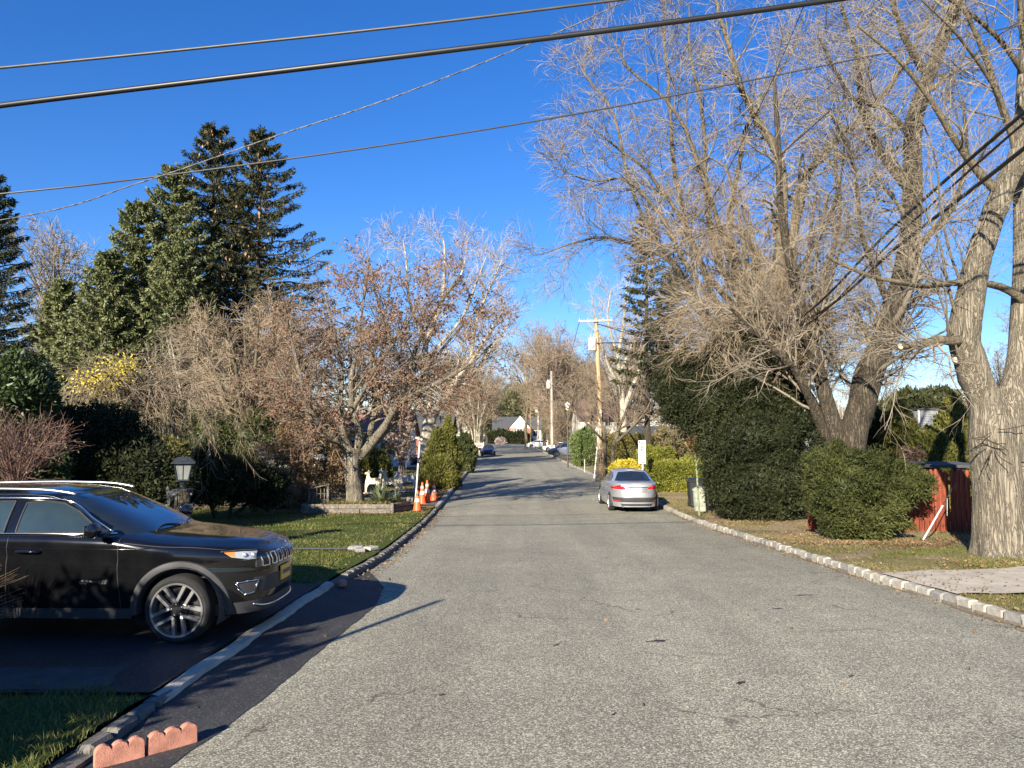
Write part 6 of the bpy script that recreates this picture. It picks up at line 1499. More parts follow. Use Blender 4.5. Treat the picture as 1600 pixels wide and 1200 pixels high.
# dark lean-to roof and box behind the fence
def leanto():
    d = 18.6; r = empty('garden_lean_to', (X(1490, d), d, yard(18)), 'dark flat shelter roof showing just above the red fence', 'shelter')
    m = MB(); m.box((0, .5, 1.62), (1.3, 1.3, .07), rx=.03); m.build('roof', M['roof_dark'], r)
    m = MB(); m.box((.1, .0, 1.53), (.32, .1, .10), bev=.02); m.build('bracket', M['black_iron'], r)
    for x in (-.55, .55): m = MB(); m.box((x, .9, .8), (.08, .08, 1.6)); m.build('post', M['old_timber'], r)
leanto()
def leaning_pole():
    d = 16.2; r = empty('leaning_metal_pole', (X(1445, d), d, yard(d) + .1), 'thin metal pole leaning up against the red fence beside the forked trunk', 'pole')
    o = np.array(r.location); a = np.array(at(1443, 862, d)) - o; a[2] = 0; b = np.array(at(1473, 790, d + .35)) - o; c = np.array(at(1496, 748, d + .6)) - o
    m = MB(); m.tube([a, b], .018, 8); m.build('lower_pole', M['white'], r); m = MB(); m.tube([b, c], .011, 6); m.build('upper_rod', M['black_iron'], r)
    m = MB(); m.tube([np.array(at(1480, 779, d + .3)) - o, np.array(at(1480, 806, d + .28)) - o], .006, 4); m.build('hanging_strap', M['steel'], r)
leaning_pole()
# --- timber planter
def planter():
    d = 25.3; x0, x1 = X(474, d), X(611, d); r = empty('timber_planter', (x0, d, yard(d)), 'low raised bed of weathered timbers around the maple on the left', 'planter'); rg = random.Random(2)
    L = x1 - x0
    def tim(a, b, z, h=.15, w=.16):
        a, b = np.array(a), np.array(b); m = MB(); v = b - a; ln = float(np.hypot(*v)); m.box((*(a + v / 2), z), (ln - .012, w, h - .01), rz=math.atan2(v[1], v[0]), bev=.012); V = m.V[0]; V += np.random.default_rng(rg.randrange(999)).normal(size=V.shape) * .004; m.build('timber', M['old_timber'], r)
    tim((0, 0), (L * .42, 0), .23); tim((L * .42, 0), (L, 0), .23); tim((0, -.01), (L * .66, -.01), .08); tim((L * .66, -.01), (L + .02, -.01), .08)
    q = (L + .42, 1.25); tim((L + .02, .1), q, .23); tim((L + .02, .1), q, .08); tim((L, .02), (L + .12, .02), .16, .36); tim((L + .42, 1.2), (L + .42, 1.35), .22, .44)
    tim((0, .1), (0, 2.6), .23); tim((0, .1), (0, 2.6), .08); tim((0, 2.6), (L + .42, 2.6), .23)
    m = MB(); m.grid([[(x, y, .25 + .05 * math.sin(x * 3 + y * 2)) for y in np.linspace(.06, 2.55, 8)] for x in np.linspace(.05, L + .2, 12)]); m.build('soil_fill', M['soil'], r, smooth=True)
planter()
g = scatter(3500, X(480, 25.6), X(612, 25.6), 25.5, 27.0, lambda p: gz(p[:, 1]) + .36, rg2)
tag(blades('planter_weeds', g, .13, .022, M['olive'], rg2, .8), 'low green groundcover on the soil of the timber planter', 'plants')
def rail():
    d = 25.9; r = empty('slanted_lattice_rail', (X(485, d), d, yard(d)), 'small weathered wooden rail with a slanting top bar beside the planter', 'railing'); s = d / F
    for x, h in ((0, .72), (.62, .86)): m = MB(); m.box((x, 0, h / 2), (.07, .07, h)); m.build('post', M['old_timber'], r)
    m = MB(); m.box((.31, 0, .84), (.74, .10, .04), ry=-.21); m.build('top_bar', M['old_timber'], r)
    for k in range(4): m = MB(); m.box((.12 + k * .125, .02, .42), (.022, .02, .72)); m.build('slat', M['old_timber'], r)
    for k in range(3): m = MB(); m.box((.31, .045, .2 + k * .2), (.6, .02, .022)); m.build('slat', M['old_timber'], r)
rail()
# --- cut-out deer
DEER = [(-.40, 0), (-.33, 0), (-.30, .26), (-.20, .42), (.12, .43), (.22, .32), (.16, .16), (.26, 0), (.33, 0), (.28, .17), (.38, .33), (.42, .50), (.52, .60), (.44, .68), (.36, .68), (.16, .74), (-.10, .71), (-.18, .80), (-.19, .96), (-.10, 1.03), (-.19, 1.05), (-.22, 1.14), (-.27, 1.05), (-.42, .97), (-.42, .92), (-.31, .91), (-.34, .74), (-.40, .52), (-.41, .30)]
LAMB = [(.40, 0), (.33, 0), (.31, .26), (.22, .40), (-.18, .40), (-.24, .22), (-.20, 0), (-.27, 0), (-.33, .22), (-.36, .46), (-.46, .58), (-.58, .60), (-.62, .68), (-.52, .78), (-.46, .86), (-.36, .84), (-.26, .72), (.10, .68), (.30, .76), (.42, .90), (.46, .80), (.44, .5), (.42, .25)]
def deer(px, d, out, mat, label, sc=1, head=True, fl=1):
    r = empty('deer_figure', (X(px, d), d, yard(d)), label, 'lawn figure', 'lawn figures beside the planter')
    m = MB(); m.prism([(x * sc * fl, z * sc + .04) for x, z in out], .045); m.build('body_panel', mat, r)
    m = MB(); m.prism([(x * sc * fl + .10, (z * .9) * sc + .04) for x, z in out if z < .5 or True], .03); 
    if head:
        m2 = MB(); m2.prism([(.22, .62), (.34, .62), (.36, .86), (.50, .92), (.50, .97), (.38, 1.0), (.36, 1.1), (.31, 1.02), (.22, 1.0), (.29, .94)], .04); o = m2.build('fawn_head', M['white'], r); o.location = (-.02, .12, 0)
    m = MB(); m.box((0, .0, .02), (1.0 * sc, .25, .04)); m.build('base_board', M['white'], r); return r
deer(584, 34.0, DEER, M['cream'], 'cream cut-out deer nearest the planter tree trunk', .88)
deer(611, 33.2, DEER, M['cream'], 'cream cut-out deer in the middle, half hidden by the yucca', .95)
deer(637, 35, LAMB, M['white'], 'white cut-out animal figure nearest the orange cones', .98, False)
m = MB(); m.tube([(X(635, 35.4), 35.4, yard(35)), (X(635, 35.4), 35.4, yard(35) + 1.25)], .016, 6); tag(m.build('garden_stake', M['pole_grey']), 'thin pale stake standing behind the white animal figure', 'stake')
# --- cones and marker pole
def cone(px, d, label, h=.80, old=False, lean=0):
    h *= .9
    r = empty('traffic_cone', (X(px, d), d, yard(d) - .01), label, 'traffic cone', 'orange cones at the left kerb'); rr = lambda z: .125 * (1 - z / h) + .028
    m = MB(); m.box((0, 0, .02), (.34, .34, .04), bev=.01); m.build('base', M['cone_orange'] if not old else M['black_bin'], r)
    m = MB(); m.lathe([(rr(z) if z < h else .001, z) for z in (.03, .2, .4, .6, h - .02, h)], n=20); m.build('shell', M['cone_orange'], r, smooth=True)
    for z0, z1 in ((.36 * h / .8, .48 * h / .8), (.58 * h / .8, .66 * h / .8)):
        m = MB(); m.lathe([(rr(z) + .004, z) for z in (z0, z1)], n=20); m.build('reflective_band', M['white'] if not (old and z0 > .5) else M['grey_cable'], r, smooth=True)
    r.rotation_euler = (0, lean, random.random()); return r
cone(653, 26.2, 'front orange cone with grey top, beside the white leaning pole', .80, True)
cone(660.5, 28.8, 'orange cone half hidden behind the front cone', .92)
cone(668, 29.3, 'tallest orange cone, second from the right', .98)
cone(678.5, 30.2, 'rightmost orange cone of the four', .82)
def marker():
    d = 26.5; r = empty('white_marker_pole', (X(648, d), d, yard(d)), 'slender white pole leaning slightly, with a small fitting on top, beside the cones', 'pole'); o = np.array(r.location)
    pts = [np.array(at(*p, d)) - o for p in ((648, 797), (651, 760), (654, 715), (656, 690))]; pts[0][2] = 0
    m = MB(); m.tube(pts, .028, 8); m.build('tube', M['white'], r); m = MB(); m.tube([pts[3], pts[3] + np.array([.01, 0, .16])], .034, 8); m.build('top_cap', M['grey_cable'], r)
    m = MB(); m.box(tuple(pts[3] + np.array([-.03, 0, .10])), (.24, .05, .06), ry=.3); m.build('bracket', M['steel'], r)
    m = MB(); m.tube([pts[2] * .8 + pts[1] * .2, pts[2]], .031, 8); m.build('dark_band', M['black_rubber'], r)
marker()
# --- lantern post
def lantern_post():
    d = 15.0; s = d / F; zz = lambda py: at(800, py, d)[2] - yard(d); r = empty('lantern_post', (X(288, d), d, yard(d)), 'dark rough stone post carrying a glass lantern, seen above the suv bonnet', 'lamp post')
    rg = np.random.default_rng(3); m = MB(); P = []
    top = zz(766)
    for z in np.linspace(-.1, top, 16): P.append([((.15 + .03 * noise3(np.array([math.cos(a), math.sin(a), z * 5]), 4)) * math.cos(a), (.15 + .03 * noise3(np.array([math.cos(a) + 2, math.sin(a), z * 5]), 4)) * math.sin(a), z) for a in np.linspace(0, 6.2832, 17)])
    m.grid(P); m.build('stone_post', M['bark_dark'], r, smooth=True)
    for k in range(26):
        m = MB(); a = rg.uniform(0, 6.28); z = rg.uniform(.1, top - .05); q = rg.uniform(.05, .085); m.box((.155 * math.cos(a), .155 * math.sin(a), z), (q, q * 1.3, q), rz=a, rx=rg.normal() * .5, bev=.02); m.build('stone', M['granite2' if k % 2 else 'bark_dark'], r)
    m = MB(); m.box((0, 0, top + .015), (.30, .30, .035), bev=.008); m.build('cap_plate', M['black_iron'], r)
    m = MB(); m.lathe([(.085, top + .03), (.06, top + .05), (.055, zz(756)), (.075, zz(753)), (.06, zz(750))], n=16); m.build('neck', M['black_iron'], r, smooth=True)
    zb, zt, zr, za = zz(749), zz(725), zz(724), zz(714); wb, wt, wr, wa = .10, .155, .215, .11
    ln = empty('lantern', (0, 0, 0)); ln.parent = r; ln.rotation_euler = (0, 0, .35)
    cs = [(-1, -1), (1, -1), (1, 1), (-1, 1)]
    for (ax, ay), (bx_, by_) in zip(cs, cs[1:] + cs[:1]):
        m = MB(); m.add([(ax * wb * .95, ay * wb * .95, zb), (bx_ * wb * .95, by_ * wb * .95, zb), (bx_ * wt * .95, by_ * wt * .95, zt), (ax * wt * .95, ay * wt * .95, zt), (ax * wb * .9, ay * wb * .9, zb), (bx_ * wb * .9, by_ * wb * .9, zb), (bx_ * wt * .9, by_ * wt * .9, zt), (ax * wt * .9, ay * wt * .9, zt)], [(0, 1, 2, 3), (7, 6, 5, 4), (0, 4, 5, 1), (1, 5, 6, 2), (2, 6, 7, 3), (3, 7, 4, 0)]); m.build('pane', M['lantern_glass'], ln)
        m = MB(); m.tube([(ax * wb, ay * wb, zb), (ax * wt, ay * wt, zt)], .011, 6); m.build('corner_bar', M['black_iron'], ln)
        m = MB(); m.tube([((ax + bx_) / 2 * wb, (ay + by_) / 2 * wb, zb), ((ax + bx_) / 2 * wt, (ay + by_) / 2 * wt, zt)], .006, 5); m.build('glazing_bar', M['black_iron'], ln)
    m = MB(); m.box((0, 0, zb - .012), (2 * wb + .03, 2 * wb + .03, .03)); m.build('tray', M['black_iron'], ln)
    m = MB(); V = [(x * wr, y * wr, zr) for x, y in cs] + [(x * wr, y * wr, zr + .02) for x, y in cs] + [(x * wa, y * wa, za) for x, y in cs]
    m.add(V, [(3, 2, 1, 0), (8, 9, 10, 11)] + [(i, (i + 1) % 4, (i + 1) % 4 + 4, i + 4) for i in range(4)] + [(i + 4, (i + 1) % 4 + 4, (i + 1) % 4 + 8, i + 8) for i in range(4)]); m.build('lantern_roof', M['black_iron'], ln)
    m = MB(); m.box((0, -(wr + wa) / 2 - .002, (zr + za) / 2 + .012), (.17, .006, .085), rx=-R(43)); m.build('solar_panel', M['pane'], ln)
    # cast figure and number plaque on the left side
    m = MB(); z0 = zz(790); m.prism([(-.02, 0), (.03, .02), (.05, .16), (.13, .20), (.13, .02), (.17, .02), (.17, .27), (.08, .30), (.02, .31), (-.005, .38), (-.03, .40), (-.045, .33), (-.03, .22), (-.02, .12)], .02); o = m.build('cast_figure', M['black_iron'], r); o.location = (-.20, -.17, z0)
    m = MB(); m.box((-.245, -.19, zz(795)), (.07, .012, .18)); m.build('number_plaque', M['grey_bin'], r)
    for k in range(3): m = MB(); m.lathe([(.010, -.004), (.020, -.004), (.020, .004), (.010, .004)], n=10, axis='y', closed=True, c=(-.245, -.20, zz(795) + .05 - k * .05)); m.build('plaque_digit', M['black_ink'], r)
lantern_post()
# --- bins, signs
def wheelie(px, d, mat, label, H, Wd, rz=0, name='rubbish_bin'):
    r = empty(name, (X(px, d), d, yard(d)), label, 'bin', rz=rz); m = MB(); a, b = Wd / 2 * .8, Wd / 2
    V = [(x * a, y * a, .05) for x, y in ((-1, -1), (1, -1), (1, 1), (-1, 1))] + [(x * b, y * b, H * .88) for x, y in ((-1, -1), (1, -1), (1, 1), (-1, 1))]
    m.add(V, [(3, 2, 1, 0), (4, 5, 6, 7)] + [(i, (i + 1) % 4, (i + 1) % 4 + 4, i + 4) for i in range(4)]); m.build('body', mat, r)
    m = MB(); m.box((0, 0, H * .90), (Wd + .05, Wd + .05, .045), bev=.015); m.build('rim', mat, r)
    m = MB(); m.box((0, -.01, H * .96), (Wd + .03, Wd + .04, .06), rx=.1, bev=.025); m.build('lid', mat, r)
    m = MB(); m.tube([(-Wd / 2, b + .04, H * .9), (Wd / 2, b + .04, H * .9)], .014, 6); m.build('handle', mat, r)
    for sx in (-1, 1): m = MB(); m.lathe([(.001, -.025), (.09, -.025), (.09, .025), (.001, .025)], n=16, axis='x', c=(sx * (a + .0), a, .09)); m.build('wheel', M['rubber'], r, smooth=True)
wheelie(1085, 27.6, M['black_bin'], 'black plastic rubbish bin standing behind the olive-grey one', 1.02, .50)
def can():
    d = 26.0; r = empty('grey_rubbish_bin', (X(1094, d), d, yard(d)), 'olive-grey dustbin in front of the black one, beside the yew', 'bin')
    m = MB(); m.lathe([(.001, .02), (.22, .02), (.235, .06), (.26, .4), (.275, .70), (.285, .715), (.275, .73)], n=28); m.build('body', M['grey_bin'], r, smooth=True)
    for z in (.2, .45): m = MB(); m.lathe([(.246 + z * .04, z), (.258 + z * .04, z + .012), (.246 + z * .04, z + .024)], n=28); m.build('moulded_rib', M['grey_bin'], r, smooth=True)
    m = MB(); m.lathe([(.295, .70), (.295, .745), (.22, .80), (.10, .835), (.001, .84)], n=28); m.build('lid', M['grey_bin'], r, smooth=True)
    m = MB(); m.tube(catmull([(-.09, 0, .82), (-.07, 0, .87), (.07, 0, .87), (.09, 0, .82)], 8), .012, 6); m.build('handle', M['black_bin'], r)
can()
def diamond():
    d = 24.4; r = empty('diamond_road_sign', (X(1091, d), d, yard(d)), 'diamond road sign seen from behind on a leaning green post by the yew', 'road sign'); o = np.array(r.location)
    a = np.array([0, 0, -.1]); b = np.array(at(1085, 672, d)) - o; m = MB()
    pts = [a, a * .35 + b * .65, b]; m.tube(pts, .032, 8); m.build('post', M['green_steel'], r)
    c = b + np.array([-.02, .03, -.42]); m = MB(); q = .30; m.box((0, 0, 0), (.6, .012, .6), ry=R(45), bev=.004); p = m.build('sign_plate', M['brown_sign'], r); p.location = tuple(c); p.rotation_euler = (0, 0, R(-64))
    m = MB()
    k = [(.0, 0, .43), (.43, 0, 0), (0, 0, -.43), (-.43, 0, 0), (0, 0, .43)]
    for i, j in zip(k[:-1], k[1:]): m.tube([i, j], .009, 5)
    p = m.build('sign_edge', M['pole_grey'], r); p.location = tuple(c); p.rotation_euler = (0, 0, R(-64))
diamond()
def board():
    d = 33.5; r = empty('parking_notice', (X(1003, d), d, yard(d)), 'tall white notice board with red and green print behind the silver sedan', 'sign'); s = d / F
    z0, z1 = at(800, 725, d)[2] - yard(d), at(800, 688, d)[2] - yard(d); w = .32
    m = MB(); m.box((.02, .05, z0 / 2 + .05), (.06, .05, z0 + .1)); m.build('post', M['white'], r)
    m = MB(); m.box((0, 0, (z0 + z1) / 2), (w, .025, z1 - z0), bev=.006); m.build('board', M['white'], r)
    rgk = random.Random(4); H = z1 - z0
    for (f, x, ww, c, hh) in ((.95, -.10, .05, 'red_ink', .022), (.90, -.10, .05, 'black_ink', .018), (.86, .02, .20, 'red_ink', .012), (.80, .02, .16, 'red_ink', .010), (.74, .0, .18, 'red_ink', .010), (.69, .0, .13, 'red_ink', .012), (.60, -.02, .10, 'red_ink', .022), (.54, .03, .16, 'red_ink', .008), (.47, -.09, .06, 'black_ink', .016), (.46, .04, .12, 'green_ink', .010), (.41, .03, .15, 'green_ink', .010), (.35, -.09, .06, 'green_ink', .022), (.31, .03, .14, 'green_ink', .010), (.26, .03, .12, 'green_ink', .008), (.07, .05, .14, 'black_ink', .012)):
        m = MB(); m.box((x, -.0145, z0 + f * H), (ww, .003, hh * 2.6)); m.build('printed_line', M[c], r)
board()
def sale():
    d = 99; r = empty('white_yard_sign', (X(748, d), d, yard(d)), 'small white yard sign with red print at the far left kerb', 'sign')
    for x in (-.5, .62): m = MB(); m.box((x, 0, .8), (.09, .09, 1.6)); m.build('post', M['white'], r)
    m = MB(); m.box((.08, 0, 1.2), (.95, .04, .6)); m.build('board', M['white'], r)
    for z in (1.02, 1.15, 1.28): m = MB(); m.box((.08, -.022, z), (.7, .006, .09)); m.build('printed_line', M['red_ink'], r)
sale()
# --- utility poles
def upole(name, label, px0, px1, d, top, base, mat, arm=None, can_=None, r0=.17, box=None):
    r = empty(name, (X(px0, d), d, 0.05), label, 'utility pole'); o = np.array(r.location); tp = np.array(at(px1, top, d)) - o
    m = MB(); m.tube([(0, 0, -.2), tuple(tp * .5 + np.array([.03, 0, 0])), tuple(tp)], [r0, r0 * .85, r0 * .68], 10); m.build('pole', mat, r)
    if arm:
        p = np.array(at((arm[0] + arm[1]) / 2, arm[2], d)) - o; w = (arm[1] - arm[0]) * d / F; m = MB(); m.box((p[0], -r0, p[2]), (w, .11, .14), bev=.01, ry=-.03); m.build('crossarm', M['pole_grey'], r)
        for f in (-.46, -.22, .22, .46): m = MB(); m.lathe([(.03, 0), (.05, .05), (.03, .1), (.045, .14), (.001, .17)], c=(p[0] + f * w, -r0, p[2] + .07 + f * w * .03), n=10); m.build('insulator', M['steel'], r, smooth=True)
        for sx in (-1, 1): m = MB(); m.tube([(p[0] + sx * w * .25, -r0 - .02, p[2] - .05), (p[0], -r0, p[2] - .7)], .015, 5); m.build('brace', M['steel'], r)
    if can_:
        q = np.array(at(can_[0], can_[1], d)) - o; h = can_[2] * d / F; m = MB(); m.lathe([(.001, 0), (.24, .0), (.26, .05), (.26, h - .05), (.24, h), (.08, h + .05), (.001, h + .05)], c=(q[0], -.1, q[2]), n=18); m.build('transformer', M['white'], r, smooth=True)
        for k in (-.1, .1): m = MB(); m.lathe([(.03, 0), (.04, .08), (.02, .2)], c=(q[0] + k, -.1, q[2] + h + .04), n=8); m.build('bushing', M['steel'], r)
        m = MB(); m.box((q[0] / 2 + tp[0] * .35, -.1, q[2] + h * .6), (abs(q[0]) * .8 + .3, .06, .08)); m.build('hanger', M['steel'], r)
    if box: q = np.array(at(box[0], box[1], d)) - o; m = MB(); m.box(tuple(q), (box[2] * d / F, .4, box[3] * d / F), bev=.05); m.build('junction_box', M['white'], r)
    return r
upole('crossarm_utility_pole', 'nearest wooden utility pole, tan, with a crossarm and white transformer', 941, 931, 49, 497, 745, M['pole_wood'], (903, 957, 502), (925.5, 548, 20), .19)
upole('utility_pole', 'grey utility pole with a small white transformer, second from the camera', 862.5, 861.5, 98, 580, 712, M['pole_grey'], None, (857, 607, 12), .2)
upole('utility_pole', 'third utility pole, pale with a junction box, beside the far white car', 841, 841, 160, 604, 696, M['pole_grey'], None, None, .24, (838.5, 640, 4, 9))
upole('utility_pole', 'slim tan utility pole farthest left in front of the end house', 823, 823, 205, 627, 694, M['pole_wood'], None, None, .18)
upole('utility_pole', 'slim tan utility pole just right of the farthest one', 829, 829, 212, 630, 694, M['pole_wood'], None, None, .18)
m = MB(); m.tube([at(938, 640, 48.5), at(934, 690, 48), at(928, 750, 47.5)], .03, 8); tag(m.build('guy_guard', M['white']), 'white guy-wire guard slanting beside the crossarm utility pole', 'guy wire')
def lamp():
    d = 60; r = empty('street_lamp', (X(887, d), d, yard(d)), 'post lamp with a white hood in front of the brown-roofed house', 'street lamp'); z = at(800, 632, d)[2] - yard(d)
    m = MB(); m.tube([(0, 0, 0), (0, 0, z - .4)], [.07, .05], 8); m.build('post', M['black_iron'], r)
    m = MB(); m.lathe([(.08, z - .45), (.13, z - .38), (.17, z - .05)], n=16); m.build('globe', M['cream'], r, smooth=True)
    m = MB(); m.lathe([(.26, z - .05), (.20, z + .04), (.08, z + .16), (.03, z + .2), (.001, z + .26)], n=16); m.build('hood', M['white'], r, smooth=True)
lamp()
# --- overhead cables
def cable(name, label, pts, r, mat, n=60, twist=None, group=None):
    w = catmull([at(*p) for p in pts], n); m = MB()
    if twist:
        for ph in (0, math.pi * 2 / 3, math.pi * 4 / 3):
            q = w.copy(); t = np.arange(n) * twist + ph; q[:, 2] += np.cos(t) * r * 1.1; q[:, 1] += np.sin(t) * r * 1.1; mm = MB(); m.tube(q, r, 6)
    else: m.tube(w, r, 8)
    o = m.build(name, mat, smooth=2); tag(o, label, 'cable'); return o
cable('overhead_cable', 'thick black cable crossing the sky from the left edge, heaviest of the four', [(-700, 258, 8.6), (-300, 206, 8.4), (0, 165, 8.2), (300, 128, 8.1), (650, 85, 8), (1000, 41, 8), (1300, 0, 8), (1700, -60, 8), (2300, -150, 8)], .031, M['black_rubber'])
cable('overhead_cable', 'grey cable above the thick one at the top of the sky', [(-700, 172, 9.4), (0, 106, 9.2), (400, 66, 9.1), (700, 33, 9), (990, -3, 9), (1500, -66, 9), (2200, -160, 9)], .0175, M['grey_cable'])
cable('twisted_service_cable', 'twisted black and silver service cable rising from the left edge', [(-600, 420, 10.5), (0, 344, 10), (220, 285, 9.8), (430, 213, 9.6), (620, 150, 9.4), (860, 55, 9.2), (985, -2, 9), (1400, -200, 8.8), (1800, -390, 8.6)], .0048, M['alu_cable'], 150, .9)
cable('overhead_cable', 'thin grey cable crossing below the others into the right-hand trees', [(-700, 370, 13), (0, 303, 13), (250, 275, 13.5), (600, 227, 14), (900, 178, 14.5), (1200, 120, 15), (1600, 38, 16), (2200, -90, 17)], .0165, M['grey_cable'])
for k, (y0, y1, rr, lb) in enumerate(((512, 176, .030, 'uppermost of the heavy black cables rising steeply to the right edge'), (520, 192, .020, 'middle black cable rising steeply to the right edge'), (506, 232, .034, 'lowest heavy black cable rising steeply to the right edge'))):
    cable('steep_cable', lb, [(932, 506 + 30 * (k == 2), 49), (1080, 545 - 10 * k + 8 * (k == 2), 34), (1225 + 10 * k, y0, 24), (1400 + 8 * k, y0 - (y0 - y1) * .48, 15.5), (1600, y1, 11), (1900, y1 - 250, 8), (2500, y1 - 800, 5)], rr, M['black_rubber'])
cable('thin_wire', 'thin dark wire rising from the yew through the spreading tree', [(1060, 410, 30), (1130, 280, 24), (1200, 140, 20), (1260, 0, 17), (1330, -160, 14)], .010, M['black_rubber'], 30)
cable('pole_wire', 'wire running from the crossarm pole up to the right behind the trees', [(957, 502, 49), (1005, 445, 40), (1100, 350, 30), (1300, 170, 20)], .014, M['black_rubber'], 24)
cable('pole_wire', 'wire sagging from the crossarm pole to the next pole down the street', [(905, 504, 49), (888, 560, 70), (863, 588, 98)], .02, M['black_rubber'], 20)
cable('pole_wire', 'wire between the second and third utility poles', [(862, 584, 98), (850, 606, 130), (841, 610, 160)], .03, M['black_rubber'], 16)

# --- scalloped edging and loose stone
def edger(px0, py0, px1, py1, label, seed):
    def g(px, py):
        v = (600 - py) / F; dz = math.sin(PITCH) + v * math.cos(PITCH); dy = math.cos(PITCH) - v * math.sin(PITCH); t = (CAMZ - .528) / -dz; return ((px - 800) / F * t, dy * t)
    a, b = g(px0, py0), g(px1, py1); L = math.hypot(b[0] - a[0], b[1] - a[1]); ang = math.atan2(b[1] - a[1], b[0] - a[0])
    out = [(-L / 2 + .004, 0), (L / 2 - .004, 0)]; n = 3; w = (L - .008) / n
    top = []
    for k in range(n):
        cx = L / 2 - .004 - w * (k + .5)
        for t in np.linspace(0, math.pi, 11): top.append((cx + w / 2 * .985 * math.cos(t), .095 + .045 * math.sin(t)))
    m = MB(); m.prism(out + top, .055); o = m.build('scalloped_edging', M['terracotta']); import bmesh
    bm = bmesh.new(); bm.from_mesh(o.data); bmesh.ops.bevel(bm, geom=[e for e in bm.edges if abs(e.verts[0].co.y - e.verts[1].co.y) < .001], offset=.005, segments=2, affect='EDGES', clamp_overlap=True); bm.to_mesh(o.data); bm.free()
    o.location = ((a[0] + b[0]) / 2, (a[1] + b[1]) / 2 + .03, .523); o.rotation_euler = (0, R(-1.5), ang); tag(o, label, 'edging', 'terracotta edging stones')
edger(226, 1181, 304, 1160, 'terracotta scalloped edging piece on the right, lying out on the asphalt', 1)
edger(142, 1203, 222, 1183, 'terracotta scalloped edging piece on the left, against the grass', 2)
m = MB(); m.box((0, 0, 0), (.11, .16, .09), rz=.3, bev=.02); o = m.build('loose_paving_block', M['terracotta']); o.location = (-2.42, 11.15, float(gz(11.2)) + .10); tag(o, 'salmon-coloured block at the kerb end just beyond the suv', 'block')
for k, (xx, yy, sz) in enumerate(((-3.05, 15.25, .30), (-2.75, 15.15, .26), (-2.9, 14.85, .22))):
    m = MB(); m.box((0, 0, 0), (sz, sz * .8, .08), rz=k, bev=.02); o = m.build('flat_stone', M['granite' if k % 2 else 'granite2']); o.location = (xx, yy, float(gz(yy)) + .14)
    tag(o, ('large flat stone where the walk strip meets the kerb', 'middle flat stone lying right at the kerb by the walk strip', 'small flat stone on the near side of the walk strip')[k], 'stone', 'flat stones at the end of the walk strip')
m = MB(); m.tube([(-4.42, 2.6, .3), (-4.42, 2.6, 3.85)], .045, 8); o = m.build('signpost', M['steel']); tag(o, 'plain metal signpost left of the camera casting the long thin shadow over the kerb', 'post')

# ---------------------------------------------------------------- houses
def house(name, label, px, d, wid, dep, hw, hr, wall, roof, rz=0, wins=(), gable=True, chim=None, z=.05, ridge='x', door=None):
    r = empty(name, (X(px, d), d, z), label, 'house', rz=rz); m = MB(); a, b = wid / 2, dep / 2
    m.box((0, b, hw / 2), (wid, dep, hw)); m.build('wall', wall, r)
    ov = .35; m = MB()
    if ridge == 'x':
        V = [(-a - ov, -ov, hw - .1), (a + ov, -ov, hw - .1), (a + ov, b, hr), (-a - ov, b, hr), (-a - ov, dep + ov, hw - .1), (a + ov, dep + ov, hw - .1)]; Fs = [(0, 1, 2, 3), (3, 2, 5, 4)]
        gb = [[(sx * a, .0, hw), (sx * a, dep, hw), (sx * a, b, hr - .12)] for sx in (-1, 1)]
    else:
        V = [(-a - ov, -ov, hw - .1), (-a - ov, dep + ov, hw - .1), (0, dep + ov, hr), (0, -ov, hr), (a + ov, -ov, hw - .1), (a + ov, dep + ov, hw - .1)]; Fs = [(0, 3, 2, 1), (3, 4, 5, 2)]
        gb = [[(-a, y, hw), (a, y, hw), (0, y, hr - .12)] for y in (0, dep)]
    V2 = [(x, y, q - .16) for x, y, q in V]; n = 6
    m.add(V + V2, Fs + [tuple(i + n for i in f[::-1]) for f in Fs] + ([(0, n, n + 1, 1), (4, 5, n + 5, n + 4), (0, 3, n + 3, n), (3, 4, n + 4, n + 3), (1, n + 1, n + 2, 2), (2, n + 2, n + 5, 5)] if ridge == 'x' else [(0, n, n + 3, 3), (3, n + 3, n + 4, 4), (1, 2, n + 2, n + 1), (2, 5, n + 5, n + 2), (0, 1, n + 1, n), (4, n + 4, n + 5, 5)]))
    rf = m.build('roof', roof, r)
    for g_ in gb: m = MB(); m.add(g_, [(0, 1, 2)]); m.build('gable', wall if gable is True else gable, r)
    if chim: m = MB(); m.box((chim[0], chim[1], hr - .1), (.7, .7, 1.5)); m.build('chimney', M['brick'], rf)
    for (wx, wz, ww, wh) in wins:
        fr = MB(); fr.box((wx, -.03, wz), (ww + .22, .08, wh + .22)); f = fr.build('window', M['white'], r)
        for s_ in (-1, 1): p = MB(); p.box((wx + s_ * ww * .25, -.075, wz), (ww * .46, .03, wh)); p.build('pane', M['pane'], f)
    if door: m = MB(); m.box((door[0], -.04, door[2] / 2), (door[1], .08, door[2])); m.build('door', door[3], r)
    return r
house('white_gabled_house', 'white gabled house with brick front closing the end of the street', 812, 236, 6.5, 8, 4.6, 8.6, M['brick'], M['roof_dark'], wins=[(0, 3.4, 1.8, 1.8), (-2.2, 3.2, .8, 1.6)], gable=M['wall_white'], ridge='y')
house('long_house', 'long low house with dark roof and white garage joined to the white gabled one', 808, 241, 15, 8, 4.3, 8.3, M['wall_white'], M['roof_dark'], wins=[(-5.4, 2.6, 2.2, 1.8), (5.8, 3.0, 1.6, 1.6)], chim=(4, 4), door=(-3.6, 2.4, 2.3, M['wall_grey']))
house('cream_house', 'cream two-storey house with brown shingled roof right of the street lamp', 948, 84, 5.8, 7, 4.4, 6.6, M['wall_cream'], M['roof_brown'], wins=[(0.1, 3.95, .55, .7), (-1.9, 2.2, 1, 1.2), (1.9, 2.2, 1.0, 1.2)], rz=.05)
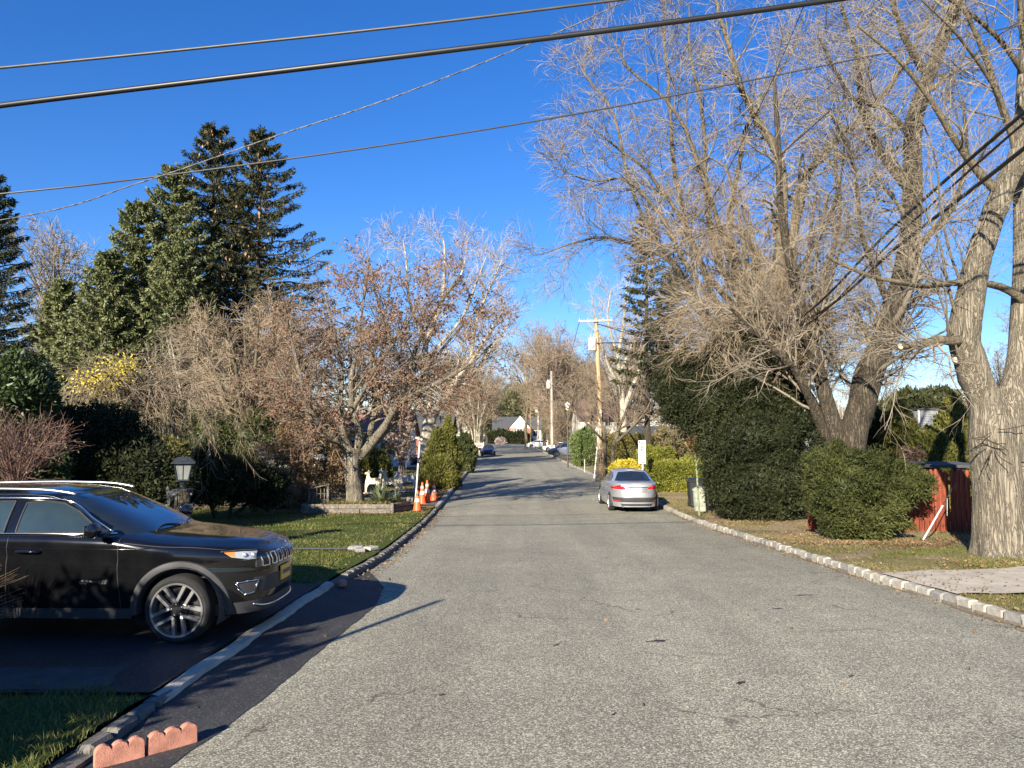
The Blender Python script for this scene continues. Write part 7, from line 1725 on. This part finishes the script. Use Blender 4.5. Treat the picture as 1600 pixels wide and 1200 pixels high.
house('red_roofed_house', 'white house with red tiled roof seen through the maple on the left', 556, 62, 8.0, 7, 2.7, 4.5, M['wall_white'], M['roof_red'], wins=[(-2.4, 1.6, 1.4, 1.1), (.2, 1.6, 1.2, 1.1), (2.6, 1.6, 1.2, 1.1)])
house('left_back_house', 'low brick house in the shade behind the flowering tree on the left', 640, 82, 8.5, 7, 3.0, 5, M['brick'], M['roof_dark'], wins=[(-2.6, 1.9, 1.3, 1.3), (2.2, 1.9, 1.3, 1.3)], door=(0, 1.1, 2.2, M['wall_white']))
house('dark_roofed_house', 'low house with dark roof behind the olive hedge on the right', 1040, 66, 6.5, 7, 2.3, 3.4, M['wall_white'], M['roof_dark'], wins=[(-1.6, 1.5, 1, .9), (1.6, 1.5, 1, .9)])
house('grey_roofed_house', 'grey-shingled house showing between the arborvitaes behind the fence', 1408, 36, 5.2, 6, 1.9, 3.25, M['wall_white'], M['roof_dark'], z=.2, wins=[(0, 1.2, 1, .8)])
def sided():
    d = 38; r = empty('sided_dormer', (X(1452, d), d, .2), 'grey clapboard dormer wall with white corner trim behind the fence', 'house'); z0, z1 = .5, at(800, 640, d)[2] - .2
    m = MB(); m.box((0, .6, (z0 + z1) / 2 - .2), (.95, 1.2, z1 - z0 + .4)); m.build('wall', M['wall_grey'], r)
    for k in range(11): m = MB(); m.box((0, -.012, z1 - .06 - k * .115), (.93, .03, .095), rx=.14); m.build('clapboard', M['wall_grey'], r)
    m = MB(); m.box((-.50, -.02, (z0 + z1) / 2), (.07, .08, z1 - z0)); m.build('corner_trim', M['white'], r)
    m = MB(); m.box((0, .55, z1 + .03), (1.1, 1.4, .06)); m.build('roof', M['roof_dark'], r)
sided()
def boards():
    d = 17.2; r = empty('lumber_wall', (X(1612, d), d, yard(17) + .2), 'orange-tan boarded outbuilding wall at the right edge behind the forked trunk', 'shed')
    z = lambda py: at(800, py, d)[2] - yard(17) - .2
    m = MB(); m.box((.3, .6, z(690) / 2), (1.6, 1.0, z(690))); m.build('wall', M['old_timber'], r)
    for k in range(6): m = MB(); m.box((.15 + .02 * (k % 2), .07, z(730) + .10 + k * .17), (1.1, .03, .155)); m.build('board', M['board' if k % 2 else 'old_timber'], r)
    m = MB(); m.box((.3, .5, z(660)), (1.9, 1.6, .06), rx=.25); m.build('roof', M['roof_dark'], r)
boards()
OX, OY, OZ = X(800, 215), 215, 0
bush('dark_hedge', 'very dark hedge across the foot of the white gabled house', X(798, 222), 222, [((-3, 0, 1.2), (4.2, 1.4, 2.6)), ((2.5, 0, 1.0), (3.6, 1.4, 2.3))], 4000, .5, .25, M['needle_yew'], 'hedge', seed=57)
bush('flowering_bush', 'pinkish bush at the road end left of the dark hedge', X(782, 205), 205, [((0, 0, .8), (1.3, .9, 1.0))], 1200, .3, .15, M['blossom'], seed=58)
# thin marker stakes on the verge
for k, (px, d) in enumerate(((913, 53), (744, 85))):
    m = MB(); m.box((0, 0, .45), (.03, .03, .9)); o = m.build('driveway_marker', M['white']); o.location = (X(px, d), d, yard(d)); tag(o, ('short white driveway marker near the crossarm pole', 'short white marker stake beside the far white yard sign')[k], 'marker')
